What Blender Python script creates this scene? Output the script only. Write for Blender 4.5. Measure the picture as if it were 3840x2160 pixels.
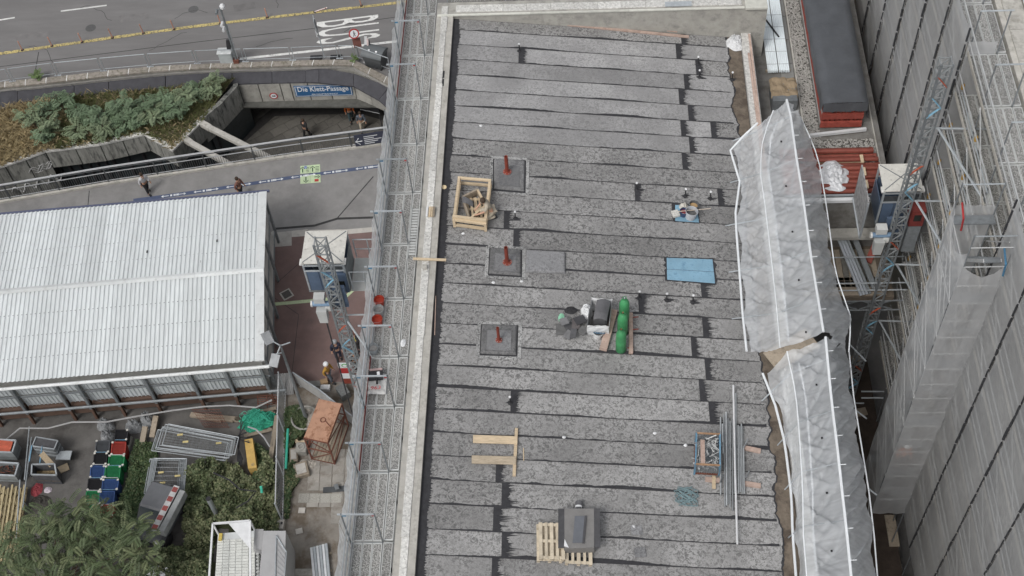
import bpy, bmesh, math, random
from mathutils import Vector, Matrix, Euler, noise
random.seed(7)
scene = bpy.context.scene
for o in list(bpy.data.objects):
    bpy.data.objects.remove(o)

# ------------------------------------------------------------------ camera
CZ = 58.0                       # camera height above the street
F_PX, PITCH, ROLL, YAW = 4903.14, 0.93690, -0.0910, -0.0942
fw = Vector((math.sin(YAW)*math.cos(PITCH), math.cos(YAW)*math.cos(PITCH), -math.sin(PITCH)))
_r = Vector((math.cos(YAW), -math.sin(YAW), 0)); _u = _r.cross(fw)
cr = math.cos(ROLL)*_r + math.sin(ROLL)*_u
cu = -math.sin(ROLL)*_r + math.cos(ROLL)*_u
cam_d = bpy.data.cameras.new('camera'); cam = bpy.data.objects.new('camera', cam_d)
scene.collection.objects.link(cam)
cam_d.sensor_width = 36.0; cam_d.lens = F_PX/3840*36.0
cam_d.clip_start = 0.5; cam_d.clip_end = 2000
cam.matrix_world = Matrix(((cr.x, cu.x, -fw.x, 0), (cr.y, cu.y, -fw.y, 0), (cr.z, cu.z, -fw.z, CZ), (0, 0, 0, 1)))
scene.camera = cam
scene.render.resolution_x, scene.render.resolution_y = 1024, 576

# ------------------------------------------------------------------ light: overcast afternoon
SUN_EL, SUN_AZ = math.radians(52), math.radians(215)      # azimuth clockwise from +Y
world = bpy.data.worlds.new('World'); scene.world = world; world.use_nodes = True
wn = world.node_tree; wn.nodes.clear()
sky = wn.nodes.new('ShaderNodeTexSky'); sky.sky_type = 'NISHITA'; sky.sun_disc = False
sky.sun_elevation = SUN_EL; sky.sun_rotation = SUN_AZ
sky.air_density = 1.0; sky.dust_density = 4.0; sky.ozone_density = 1.0
hs = wn.nodes.new('ShaderNodeHueSaturation'); hs.inputs['Saturation'].default_value = 0.22
bgn = wn.nodes.new('ShaderNodeBackground'); bgn.inputs['Strength'].default_value = 0.15
wo = wn.nodes.new('ShaderNodeOutputWorld')
wn.links.new(sky.outputs[0], hs.inputs['Color']); wn.links.new(hs.outputs[0], bgn.inputs['Color']); wn.links.new(bgn.outputs[0], wo.inputs['Surface'])
sd = bpy.data.lights.new('sun', 'SUN'); sd.energy = 1.1; sd.angle = math.radians(16); sd.color = (1.0, 0.97, 0.93)
sun = bpy.data.objects.new('sun', sd); scene.collection.objects.link(sun)
sdir = Vector((math.sin(SUN_AZ)*math.cos(SUN_EL), math.cos(SUN_AZ)*math.cos(SUN_EL), math.sin(SUN_EL)))
sun.rotation_euler = sdir.to_track_quat('Z', 'Y').to_euler(); sun.location = sdir*100
vs = scene.view_settings; vs.view_transform = 'Standard'; vs.look = 'None'; vs.gamma = 1.0; vs.use_curve_mapping = False
vs.exposure = 0.0

# ------------------------------------------------------------------ pixel -> world (a pixel gives a direction, the height gives the distance)
def ray(x, y): return fw + cr*((x-1920)/F_PX) - cu*((y-1080)/F_PX)
def G(x, y, z=0.0):
    d = ray(x, y); t = (z-CZ)/d.z
    return Vector((d.x*t, d.y*t, z))
ROOF_A, ROOF_B = 18.72, 0.125
def rz_at(X): return ROOF_A - ROOF_B*(X+5.6)
def RP(x, y, off=0.0):                       # point on the sloping roof
    d = ray(x, y); t = (ROOF_A+off-ROOF_B*5.6-CZ)/(d.z+ROOF_B*d.x)
    return Vector((d.x*t, d.y*t, CZ+d.z*t))
def PX(x, y, X):
    d = ray(x, y); t = X/d.x
    return Vector((X, d.y*t, CZ+d.z*t))
def PY(x, y, Y):
    d = ray(x, y); t = Y/d.y
    return Vector((d.x*t, Y, CZ+d.z*t))

# ------------------------------------------------------------------ materials
MATS = {}
def mat(name, col, rough=0.85, var=0.25, scale=3.0, bump=0.0, bscale=20.0, metal=0.0, rand=0.12, dirt=None, dscale=1.2, dcut=(0.55, 0.7), spec=0.3, alpha=None, stretch=None):
    if name in MATS: return MATS[name]
    m = bpy.data.materials.new(name); m.use_nodes = True
    nt = m.node_tree; N = nt.nodes; L = nt.links
    b = N['Principled BSDF']; b.inputs['Roughness'].default_value = rough; b.inputs['Metallic'].default_value = metal
    b.inputs['Specular IOR Level'].default_value = spec
    tc = N.new('ShaderNodeTexCoord'); oi = N.new('ShaderNodeObjectInfo')
    add = N.new('ShaderNodeVectorMath'); add.operation = 'ADD'
    mul = N.new('ShaderNodeMath'); mul.operation = 'MULTIPLY'; mul.inputs[1].default_value = 37.0
    L.new(oi.outputs['Random'], mul.inputs[0]); L.new(tc.outputs['Object'], add.inputs[0]); L.new(mul.outputs[0], add.inputs[1])
    vec = add.outputs[0]
    if stretch:
        mp = N.new('ShaderNodeMapping'); mp.inputs['Scale'].default_value = stretch
        L.new(vec, mp.inputs['Vector']); vec = mp.outputs[0]
    n1 = N.new('ShaderNodeTexNoise'); n1.inputs['Scale'].default_value = scale; n1.inputs['Detail'].default_value = 6; n1.inputs['Roughness'].default_value = 0.65
    L.new(vec, n1.inputs['Vector'])
    mr = N.new('ShaderNodeMapRange'); mr.inputs[1].default_value = 0.3; mr.inputs[2].default_value = 0.7
    mr.inputs[3].default_value = 1-var; mr.inputs[4].default_value = 1+var
    L.new(n1.outputs['Fac'], mr.inputs[0])
    mr2 = N.new('ShaderNodeMapRange'); mr2.inputs[3].default_value = 1-rand; mr2.inputs[4].default_value = 1+rand
    L.new(oi.outputs['Random'], mr2.inputs[0])
    mm = N.new('ShaderNodeMath'); mm.operation = 'MULTIPLY'; L.new(mr.outputs[0], mm.inputs[0]); L.new(mr2.outputs[0], mm.inputs[1])
    sc = N.new('ShaderNodeVectorMath'); sc.operation = 'SCALE'; sc.inputs[0].default_value = col[:3]
    L.new(mm.outputs[0], sc.inputs['Scale']); out = sc.outputs[0]
    if dirt:
        n2 = N.new('ShaderNodeTexNoise'); n2.inputs['Scale'].default_value = dscale; n2.inputs['Detail'].default_value = 8; n2.inputs['Roughness'].default_value = 0.7
        L.new(vec, n2.inputs['Vector'])
        cr_ = N.new('ShaderNodeValToRGB'); cr_.color_ramp.elements[0].position = dcut[0]; cr_.color_ramp.elements[1].position = dcut[1]
        L.new(n2.outputs['Fac'], cr_.inputs['Fac'])
        mx = N.new('ShaderNodeMix'); mx.data_type = 'RGBA'
        L.new(cr_.outputs['Color'], mx.inputs[0]); L.new(out, mx.inputs[6]); mx.inputs[7].default_value = (*dirt[:3], 1)
        out = mx.outputs[2]
    L.new(out, b.inputs['Base Color'])
    if bump:
        n3 = N.new('ShaderNodeTexNoise'); n3.inputs['Scale'].default_value = bscale; n3.inputs['Detail'].default_value = 4
        L.new(vec, n3.inputs['Vector'])
        bp = N.new('ShaderNodeBump'); bp.inputs['Strength'].default_value = bump; bp.inputs['Distance'].default_value = 0.03
        L.new(n3.outputs['Fac'], bp.inputs['Height']); L.new(bp.outputs[0], b.inputs['Normal'])
    if alpha is not None:
        b.inputs['Alpha'].default_value = alpha
    MATS[name] = m
    return m

def sheet_mat(name, col, alpha=0.6, transl=0.35, rough=0.45, scale=2.0, bump=0.6, bscale=3.0, weave=0.0, var=0.12, bst=None, avar=0.0):
    """translucent plastic sheeting / netting: part see-through, part diffuse, part translucent"""
    if name in MATS: return MATS[name]
    m = bpy.data.materials.new(name); m.use_nodes = True
    nt = m.node_tree; N = nt.nodes; L = nt.links; N.clear()
    o = N.new('ShaderNodeOutputMaterial')
    tc = N.new('ShaderNodeTexCoord')
    n1 = N.new('ShaderNodeTexNoise'); n1.inputs['Scale'].default_value = scale; n1.inputs['Detail'].default_value = 5
    L.new(tc.outputs['Object'], n1.inputs['Vector'])
    mr = N.new('ShaderNodeMapRange'); mr.inputs[1].default_value = 0.3; mr.inputs[2].default_value = 0.7; mr.inputs[3].default_value = 1-var; mr.inputs[4].default_value = 1+var
    L.new(n1.outputs['Fac'], mr.inputs[0])
    sc = N.new('ShaderNodeVectorMath'); sc.operation = 'SCALE'; sc.inputs[0].default_value = col; L.new(mr.outputs[0], sc.inputs['Scale'])
    b = N.new('ShaderNodeBsdfPrincipled'); b.inputs['Roughness'].default_value = rough; L.new(sc.outputs[0], b.inputs['Base Color'])
    b.inputs['Specular IOR Level'].default_value = 0.4
    tl = N.new('ShaderNodeBsdfTranslucent'); L.new(sc.outputs[0], tl.inputs['Color'])
    tr = N.new('ShaderNodeBsdfTransparent')
    n3 = N.new('ShaderNodeTexNoise'); n3.inputs['Scale'].default_value = bscale; n3.inputs['Detail'].default_value = 3; n3.inputs['Distortion'].default_value = 1.5
    if bst:
        mp = N.new('ShaderNodeMapping'); mp.inputs['Scale'].default_value = bst; L.new(tc.outputs['Object'], mp.inputs['Vector']); L.new(mp.outputs[0], n3.inputs['Vector'])
    else: L.new(tc.outputs['Object'], n3.inputs['Vector'])
    bp = N.new('ShaderNodeBump'); bp.inputs['Strength'].default_value = bump; bp.inputs['Distance'].default_value = 0.08
    L.new(n3.outputs['Fac'], bp.inputs['Height']); L.new(bp.outputs[0], b.inputs['Normal'])
    m1 = N.new('ShaderNodeMixShader'); m1.inputs[0].default_value = transl
    L.new(b.outputs[0], m1.inputs[1]); L.new(tl.outputs[0], m1.inputs[2])
    m2 = N.new('ShaderNodeMixShader'); m2.inputs[0].default_value = alpha
    if avar:
        ra = N.new('ShaderNodeMapRange'); ra.inputs[1].default_value = .3; ra.inputs[2].default_value = .7; ra.inputs[3].default_value = alpha-avar; ra.inputs[4].default_value = min(1, alpha+avar)
        L.new(n3.outputs['Fac'], ra.inputs[0]); L.new(ra.outputs[0], m2.inputs[0])
    L.new(tr.outputs[0], m2.inputs[1]); L.new(m1.outputs[0], m2.inputs[2])
    L.new(m2.outputs[0], o.inputs['Surface'])
    MATS[name] = m
    return m

# ------------------------------------------------------------------ mesh building
WM = {}                                      # world matrix of every empty / parent
COL = scene.collection
class MB:
    def __init__(s): s.v = []; s.f = []
    def add(s, vs, fs):
        k = len(s.v); s.v += [Vector(v) for v in vs]; s.f += [tuple(i+k for i in f) for f in fs]
        return s
    def poly(s, pts): return s.add(pts, [tuple(range(len(pts)))])
    def box(s, c, size, rz=0.0, ry=0.0, rx=0.0):
        M = Euler((rx, ry, rz)).to_matrix(); hx, hy, hz = size[0]/2, size[1]/2, size[2]/2; c = Vector(c)
        vs = [c+M@Vector((x, y, z)) for z in (-hz, hz) for y in (-hy, hy) for x in (-hx, hx)]
        return s.add(vs, [(0, 2, 3, 1), (4, 5, 7, 6), (0, 1, 5, 4), (2, 6, 7, 3), (0, 4, 6, 2), (1, 3, 7, 5)])
    def hexa(s, bot, top):                   # two quads, same winding (counter-clockwise from above)
        vs = list(bot)+list(top)
        return s.add(vs, [(3, 2, 1, 0), (4, 5, 6, 7), (0, 1, 5, 4), (1, 2, 6, 5), (2, 3, 7, 6), (3, 0, 4, 7)])
    def prism(s, pts, dz):                   # polygon (ccw) extruded down by dz
        n = len(pts); top = [Vector(p) for p in pts]; bot = [p-Vector((0, 0, dz)) for p in top]
        return s.add(top+bot, [tuple(range(n)), tuple(range(2*n-1, n-1, -1))]+[((i+1) % n, i, n+i, n+(i+1) % n) for i in range(n)])
    def beam(s, a, b, w, h, up=(0, 0, 1)):   # box from a to b, w wide, h high (along up)
        a, b = Vector(a), Vector(b); d = (b-a).normalized(); up = Vector(up)
        x = d.cross(up)
        if x.length < 1e-4: x = d.cross(Vector((1, 0, 0)))
        x.normalize(); y = x.cross(d)
        vs = [p+x*sx*w/2+y*sy*h/2 for p in (a, b) for sx, sy in ((-1, -1), (1, -1), (1, 1), (-1, 1))]
        return s.add(vs, [(0, 1, 2, 3), (7, 6, 5, 4), (0, 4, 5, 1), (1, 5, 6, 2), (2, 6, 7, 3), (3, 7, 4, 0)])
    def tube(s, pts, r, n=6, close=True):
        pts = [Vector(p) for p in pts]; k = len(s.v); rings = []
        for i, p in enumerate(pts):
            d = (pts[min(i+1, len(pts)-1)]-pts[max(i-1, 0)])
            if d.length < 1e-6: d = Vector((0, 0, 1))
            d.normalize()
            x = d.cross(Vector((0, 0, 1)))
            if x.length < 1e-3: x = d.cross(Vector((1, 0, 0)))
            x.normalize(); y = d.cross(x)
            rr = r[i] if isinstance(r, (list, tuple)) else r
            for j in range(n):
                a = 2*math.pi*j/n; s.v.append(p+x*rr*math.cos(a)+y*rr*math.sin(a))
        for i in range(len(pts)-1):
            for j in range(n):
                a = k+i*n+j; b = k+i*n+(j+1) % n
                s.f.append((a, b, b+n, a+n))
        if close:
            s.f.append(tuple(k+j for j in range(n-1, -1, -1))); e = k+(len(pts)-1)*n; s.f.append(tuple(e+j for j in range(n)))
        return s
    def lathe(s, c, prof, n=14, caps=True):  # profile [(r, z)...] round a vertical axis
        c = Vector(c); k = len(s.v)
        for r, z in prof:
            for j in range(n):
                a = 2*math.pi*j/n; s.v.append(c+Vector((r*math.cos(a), r*math.sin(a), z)))
        for i in range(len(prof)-1):
            for j in range(n):
                a = k+i*n+j; b = k+i*n+(j+1) % n; s.f.append((a, b, b+n, a+n))
        if caps:
            s.f.append(tuple(k+j for j in range(n-1, -1, -1))); e = k+(len(prof)-1)*n; s.f.append(tuple(e+j for j in range(n)))
        return s
    def grid(s, rows):                       # rows of points, equal length
        k = len(s.v); n = len(rows[0])
        for r in rows: s.v += [Vector(p) for p in r]
        for i in range(len(rows)-1):
            for j in range(n-1):
                a = k+i*n+j; s.f.append((a, a+1, a+n+1, a+n))
        return s
    def build(s, name, m, parent=None, local=False, smooth=False, bevel=0.0):
        me = bpy.data.meshes.new(name)
        vs = s.v
        if parent is not None and not local:
            inv = WM[parent].inverted(); vs = [inv@v for v in s.v]
        me.from_pydata([tuple(v) for v in vs], [], s.f); me.update()
        if smooth:
            for p in me.polygons: p.use_smooth = True
        if m is not None: me.materials.append(m)
        o = bpy.data.objects.new(name, me); COL.objects.link(o)
        if parent is not None: o.parent = parent; WM[o] = WM[parent].copy()
        else: WM[o] = Matrix.Identity(4)
        if bevel:
            bv = o.modifiers.new('bevel', 'BEVEL'); bv.width = bevel; bv.segments = 1; bv.limit_method = 'ANGLE'
        return o
def tag(o, label=None, cat=None, group=None, kind=None):
    if label: o['label'] = label
    if cat: o['category'] = cat
    if group: o['group'] = group
    if kind: o['kind'] = kind
    return o
def thing(name, label, cat, loc=(0, 0, 0), rz=0.0, ry=0.0, group=None):
    o = bpy.data.objects.new(name, None); o.empty_display_size = 0.2; COL.objects.link(o)
    o.location = loc; o.rotation_euler = (0, ry, rz)
    WM[o] = Matrix.Translation(Vector(loc)) @ Euler((0, ry, rz)).to_matrix().to_4x4()
    return tag(o, label, cat, group)
ROOF_TILT = math.atan(ROOF_B)
def roof_thing(name, label, cat, px, py, rz=0.0, group=None):
    """an empty on the sloping roof, tilted with it; local x runs down the slope, y up the photograph"""
    p = RP(px, py, 0.012)
    o = bpy.data.objects.new(name, None); COL.objects.link(o)
    Mx = Matrix.Translation(p) @ Euler((0, ROOF_TILT, 0)).to_matrix().to_4x4() @ Euler((0, 0, rz)).to_matrix().to_4x4()
    o.rotation_mode = 'XYZ'; o.location = p; o.rotation_euler = Mx.to_euler(); WM[o] = Mx
    return tag(o, label, cat, group)
def struct(name, mb, m, **k): return tag(mb.build(name, m, **k), kind='structure')
def copy_tree(o, parent=None):
    c = o.copy(); COL.objects.link(c); c.parent = parent
    if parent is None: pass
    for ch in [x for x in bpy.data.objects if x.parent == o]: copy_tree(ch, c)
    return c
def share(src, parent, loc=None, rz=0.0, name=None, sc=None):
    """another child that shares the mesh of src; loc in the parent's frame"""
    c = bpy.data.objects.new(name or src.name.split('.')[0], src.data); COL.objects.link(c); c.parent = parent
    if loc is not None: c.location = loc
    c.rotation_euler = (0, 0, rz)
    if sc: c.scale = sc
    for md in src.modifiers:
        if md.type == 'BEVEL':
            b = c.modifiers.new('bevel', 'BEVEL'); b.width = md.width; b.segments = 1; b.limit_method = 'ANGLE'
    return c
ORD = ['first', 'second', 'third', 'fourth', 'fifth', 'sixth', 'seventh', 'eighth', 'ninth', 'tenth', 'eleventh', 'twelfth', 'thirteenth', 'fourteenth', 'fifteenth', 'sixteenth', 'seventeenth', 'eighteenth']
def text_mesh(txt, bold=False):
    """outline text as flat mesh data, normalised to 0..1 in x and y; returns verts, faces, aspect"""
    c = bpy.data.curves.new('t', 'FONT'); c.body = txt; c.resolution_u = 2
    if bold: c.offset = 0.018
    o = bpy.data.objects.new('t', c); COL.objects.link(o)
    dg = bpy.context.evaluated_depsgraph_get(); me = bpy.data.meshes.new_from_object(o.evaluated_get(dg))
    vs = [v.co.copy() for v in me.vertices]; fs = [tuple(p.vertices) for p in me.polygons]
    bpy.data.objects.remove(o); bpy.data.meshes.remove(me); bpy.data.curves.remove(c)
    x0 = min(v.x for v in vs); x1 = max(v.x for v in vs); y0 = min(v.y for v in vs); y1 = max(v.y for v in vs)
    vs = [((v.x-x0)/(x1-x0), (v.y-y0)/(y1-y0)) for v in vs]
    return vs, fs, (x1-x0)/(y1-y0)
def put_text(mb, txt, o, ux, uy, bold=False):
    """text from corner o spanning vectors ux (line direction) and uy (up)"""
    vs, fs, a = text_mesh(txt, bold); o, ux, uy = Vector(o), Vector(ux), Vector(uy)
    mb.add([o+ux*x+uy*y for x, y in vs], fs); return mb
def nz(x, y=0.0, z=0.0): return noise.noise(Vector((x, y, z)))
def lerp(a, b, t): return a+(b-a)*t
def along(pts, n):                           # resample a polyline to n+1 points
    pts = [Vector(p) for p in pts]; L = [0]
    for i in range(1, len(pts)): L.append(L[-1]+(pts[i]-pts[i-1]).length)
    out = []
    for k in range(n+1):
        s = L[-1]*k/n; i = 1
        while i < len(L)-1 and L[i] < s: i += 1
        t = (s-L[i-1])/max(1e-9, L[i]-L[i-1]); out.append(pts[i-1].lerp(pts[i], t))
    return out

def disc(mb, c, r, ux, uy, n=20): mb.poly([c+ux*r*math.cos(2*math.pi*k/n)+uy*r*math.sin(2*math.pi*k/n) for k in range(n)]); return mb

# palette
asphalt = mat('asphalt', (.225, .22, .215), .95, .12, 1.3, .5, 60, dirt=(.175, .17, .167), dscale=.5, dcut=(.5, .75))
road_m = mat('road_asphalt', (.205, .20, .198), .93, .12, 1.0, .4, 50, dirt=(.155, .15, .148), dscale=.35, dcut=(.45, .7), stretch=(.25, 1.4, 1))
white_paint = mat('white_paint', (.62, .62, .6), .7, .15, 3, dirt=(.3, .3, .3), dscale=5, dcut=(.56, .66))
yellow_paint = mat('yellow_paint', (.50, .41, .17), .75, .15, 6, dirt=(.17, .155, .12), dscale=9, dcut=(.48, .58))
concrete = mat('concrete', (.36, .35, .32), .9, .18, 1.5, .35, 25, dirt=(.22, .215, .2), dscale=2.2, dcut=(.5, .72))
concrete_dark = mat('stained_concrete', (.27, .27, .25), .92, .25, 1.2, .4, 20, dirt=(.07, .072, .07), dscale=1.8, dcut=(.48, .66), stretch=(2.2, 2.2, .5))
stone_rough = mat('rough_stone', (.58, .575, .55), .95, .28, 9, .9, 16, dirt=(.30, .29, .275), dscale=11, dcut=(.54, .66))
coping_m = mat('sandstone', (.45, .435, .40), .9, .15, 2.5, .4, 30, dirt=(.26, .25, .22), dscale=3, dcut=(.5, .72))
zinc = mat('galvanised_steel', (.40, .43, .45), .45, .15, 5, metal=.35, rand=.18)
zinc_dark = mat('weathered_steel', (.20, .215, .225), .55, .2, 5, metal=.3, rand=.15)
black_m = mat('black_rubber', (.03, .03, .033), .7, .2, 6)
rust = mat('rusty_steel', (.15, .06, .042), .85, .3, 8, .3, 40, dirt=(.10, .04, .028), dscale=6)
red_paint = mat('red_oxide', (.21, .045, .03), .6, .2, 6)
wood = mat('new_timber', (.56, .45, .31), .8, .2, 3, .2, 30, rand=.14, dirt=(.30, .235, .16), dscale=3, dcut=(.6, .78), stretch=(1, 6, 6))
wood_old = mat('weathered_timber', (.30, .255, .20), .88, .25, 4, .3, 30, rand=.2, dirt=(.16, .13, .10), dscale=4, dcut=(.5, .7))
wood_pink = mat('reddish_timber', (.43, .325, .275), .85, .2, 4, rand=.12, dirt=(.30, .19, .15), dscale=6, dcut=(.55, .7))
white_plastic = mat('white_plastic', (.66, .67, .68), .5, .1, 3, .2, 10)
blue_m = mat('hoist_blue', (.085, .12, .18), .5, .12, 3)
# ================================================================== ground, road, plaza
hole_near = [G(x, y) for x, y in [(-520, 848), (0, 762), (420, 690), (750, 641), (1100, 588), (1440, 544), (1500, 536)]]
cop_near = [G(x, y, .35) for x, y in [(-450, 385), (0, 327), (199, 307), (410, 283), (600, 264), (800, 254), (1050, 246), (1222, 241), (1315, 240), (1460, 318), (1500, 338)]]
cop_far = [G(x, y, .35) for x, y in [(-450, 364), (0, 306), (199, 288), (410, 263), (600, 246), (800, 237), (1050, 228), (1222, 223), (1322, 221), (1470, 295), (1512, 315)]]
hole = [Vector((p.x, p.y, 0)) for p in hole_near] + [Vector((p.x, p.y, 0)) for p in reversed(cop_near)]
VOID = [(7.6, -40), (7.6, 44.9), (13.9, 44.9), (13.9, -40)]      # the light well between the two buildings is lower or higher than the street
def sheet_with_hole(outer, holes, z):
    bm = bmesh.new(); es = []
    for loop in [outer]+holes:
        vs = [bm.verts.new((p[0], p[1], z)) for p in loop]
        for i in range(len(vs)): es.append(bm.edges.new((vs[i], vs[(i+1) % len(vs)])))
    bmesh.ops.triangle_fill(bm, edges=es, use_beauty=True, use_dissolve=False, normal=(0, 0, 1))
    for f in bm.faces:
        if f.normal.z < 0: f.normal_flip()
    mb = MB(); bm.verts.index_update()
    mb.v = [v.co.copy() for v in bm.verts]; mb.f = [tuple(v.index for v in f.verts) for f in bm.faces]; bm.free()
    return mb
struct('ground', sheet_with_hole([(-700, -700), (700, -700), (700, 900), (-700, 900)], [hole], -.02), asphalt)
RD = Vector((1, .15, 0)).normalized(); RN = Vector((-.15, 1, 0)).normalized()
# road between the parapet and far side
rp = [Vector((p.x, p.y, -.004)) for p in cop_far]
road = MB().poly(rp+[rp[-1]+Vector((60, 14, 0)), rp[-1]+Vector((60, 40, 0)), rp[0]+Vector((-30, 40, 0)), rp[0]+Vector((-30, -4, 0))])
road_o = struct('road', road, road_m)
def strip(mb, pts, w, z):                    # flat painted line along a world polyline
    pts = [Vector((p[0], p[1], z)) for p in pts]
    L, R_ = [], []
    for i, p in enumerate(pts):
        d = pts[min(i+1, len(pts)-1)]-pts[max(i-1, 0)]; d.normalize(); n = Vector((-d.y, d.x, 0))
        L.append(p+n*w/2); R_.append(p-n*w/2)
    for i in range(len(pts)-1): mb.poly([R_[i], R_[i+1], L[i+1], L[i]])
    return mb
for a, b in (((-140, 98), (55, 66)), ((228, 42), (400, 20)), ((575, -10), (760, -35))):
    strip(MB(), [G(*a), G(*b)], .13, .004).build('lane_dash', white_paint, road_o)
strip(MB(), [G(*p) for p in [(899, 221), (1212, 187), (1330, 173), (1490, 155)]], .2, .004).build('edge_line', white_paint, road_o)
strip(MB(), [G(*p) for p in [(-200, 275), (0, 250), (400, 200), (760, 155), (1150, 110), (1500, 62)]], .05, .002).build('asphalt_joint', mat('joint_tar', (.05, .05, .05), .9), road_o)
strip(MB(), [G(*p) for p in [(130, 280), (145, 195)]], .05, .0025).build('asphalt_joint', MATS['joint_tar'], road_o)
mbt = MB(); o_, a_, u_ = G(1185, 84, .006), G(1187, 170, .006), G(1421, 54, .006)
put_text(mbt, 'BUS', o_, a_-o_, u_-o_, False); mbt.build('bus_lettering', white_paint, road_o)

crack_m = mat('crack_dark', (.07, .068, .066), .95)
for (x, y_, L_) in ((655, 70, 7), (300, 30, 9), (1040, 30, 6), (560, 190, 8), (960, 175, 7), (200, 235, 8), (1290, 120, 5)):
    p = G(x, y_); q = [p]; a_ = random.uniform(.6, 2.4)
    for k in range(L_): a_ += random.uniform(-.7, .7); q.append(q[-1]+Vector((.35*math.cos(a_), .35*math.sin(a_), 0)))
    strip(MB(), q, .035, .003).build('crack', crack_m, road_o)
patch_m = mat('asphalt_patch', (.165, .16, .158), .95, .15, 2, .4, 40)
for (x0, y0, x1, y1) in ((450, 60, 560, 85), (880, 20, 960, 45), (60, 130, 190, 150)):
    MB().poly([G(x0, y1, .001), G(x1, y1-14, .001), G(x1-6, y0-14, .001), G(x0-6, y0, .001)]).build('asphalt_patch', patch_m, road_o)
for (x, y_) in ((725, 35), (340, 105)): disc(MB(), G(x, y_, .0015), .35, Vector((1, 0, 0)), Vector((0, 1, 0)), 18).build('manhole_cover', mat('iron_cover', (.10, .10, .10), .7, .3, 30), road_o)
# yellow lane divider, block by block
dv = thing('lane_divider', 'worn yellow lane divider kerb running along the road', 'kerb', G(700, 104))
dvp = along([G(-150, 222), G(0, 202), G(400, 145), G(750, 97), G(1100, 56), G(1500, 10), G(1700, -14)], 34)
for i in range(34):
    a, b = dvp[i], dvp[i+1]; d = (b-a).normalized()*.012; w = .2+.05*random.random()
    MB().beam(a+d+Vector((0, 0, .02)), b-d+Vector((0, 0, .02)), w, .05).build('kerb_block', yellow_paint, dv, bevel=.012)
orange_f = mat('faded_orange', (.46, .24, .17), .7, .2, 8)
white_red = mat('flex_white', (.6, .5, .48), .7, .2, 8)
bases = [(84, 188), (195, 173), (308, 158), (422, 142), (538, 125), (653, 110), (827, 88), (1003, 66), (1180, 45), (1355, 22)]
for i, (x, y) in enumerate(bases):
    p = G(x, y, .045); lean = i == 8
    lab = ('red and white striped post leaning over on the yellow lane divider' if lean else 'faded orange flexible post, %s from the left on the yellow divider' % ORD[i])
    t = thing('marker_post', lab, 'marker post', p, group=None if lean else 'posts on the yellow divider')
    MB().box((0, 0, .02), (.16, .16, .04), .15).build('base', black_m, t, local=True)
    top = Vector((.85, .12, .25)) if lean else Vector((-.08+.05*random.random(), .02, .78))
    MB().tube([(0, 0, .03), top], .035, 8).build('post', orange_f if not lean else white_red, t, local=True)
    if lean:
        for k in range(4): MB().tube([top*(.15+.22*k), top*(.26+.22*k)], .0385, 8).build('stripe', red_paint, t, local=True)

# ------------------------------------------------------------------ parapet along the road, with coping stones and barrier
pw = thing('parapet_wall', 'low concrete parapet with weathered coping between the road and the sunken passage', 'wall', G(700, 250))
n = 26; ca = along(cop_near, n); cb = along(cop_far, n)
mossy = mat('mossy_coping', (.27, .245, .215), .95, .25, 4, .6, 30, dirt=(.15, .14, .10), dscale=5, dcut=(.5, .65))
for i in range(n):
    a0, a1, b1, b0 = (ca[i].lerp(ca[i+1], .012), ca[i].lerp(ca[i+1], .988), cb[i].lerp(cb[i+1], .988), cb[i].lerp(cb[i+1], .012))
    MB().prism([a0, a1, b1, b0], .16).build('coping_stone', mossy, pw, bevel=.015)
    if i < n-1:
        MB().beam(ca[i+1]+Vector((0, 0, -.04)), cb[i+1]+Vector((0, 0, -.04)), .05, .07).build('joint', white_paint, pw)
wl = MB()
for i in range(n):
    d = Vector((0, .08, 0))
    wl.hexa([ca[i]+d+Vector((0, 0, -1.4)), ca[i+1]+d+Vector((0, 0, -1.4)), cb[i+1]+Vector((0, -.05, -1.4)), cb[i]+Vector((0, -.05, -1.4))],
            [ca[i]+d+Vector((0, 0, -.16)), ca[i+1]+d+Vector((0, 0, -.16)), cb[i+1]+Vector((0, -.05, -.16)), cb[i]+Vector((0, -.05, -.16))])
wl.build('wall_face', concrete, pw)

bar_px = [(-125, 335), (47, 305), (217, 283), (388, 266), (564, 250), (740, 238), (921, 231), (1098, 226), (1274, 219), (1336, 219), (1468, 268)]
for i in range(len(bar_px)-1):
    a, b = G(*bar_px[i], .35), G(*bar_px[i+1], .35)
    nm = ['leftmost one'] + ['%s from the left' % ORD[k] for k in range(1, 10)]
    t = thing('barrier_panel', 'tube barrier panel on the road parapet, '+nm[i], 'barrier', (a+b)/2, group='barrier panels on the parapet')
    d = (b-a).normalized()*.1; a += d; b -= d; up = Vector((0, 0, 1.1))
    for p in (a, b):
        po_ = MB().tube([p, p+up], .022, 6).build('post', zinc, t)
        MB().box(p+Vector((0, 0, .012)), (.22, .1, .024)).build('foot_plate', zinc, po_)
    MB().tube([a+up, b+up], .024, 6).build('rail', zinc, t)
    MB().tube([a+Vector((0, 0, .18)), b+Vector((0, 0, .18))], .016, 6).build('rail', zinc, t)

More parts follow.
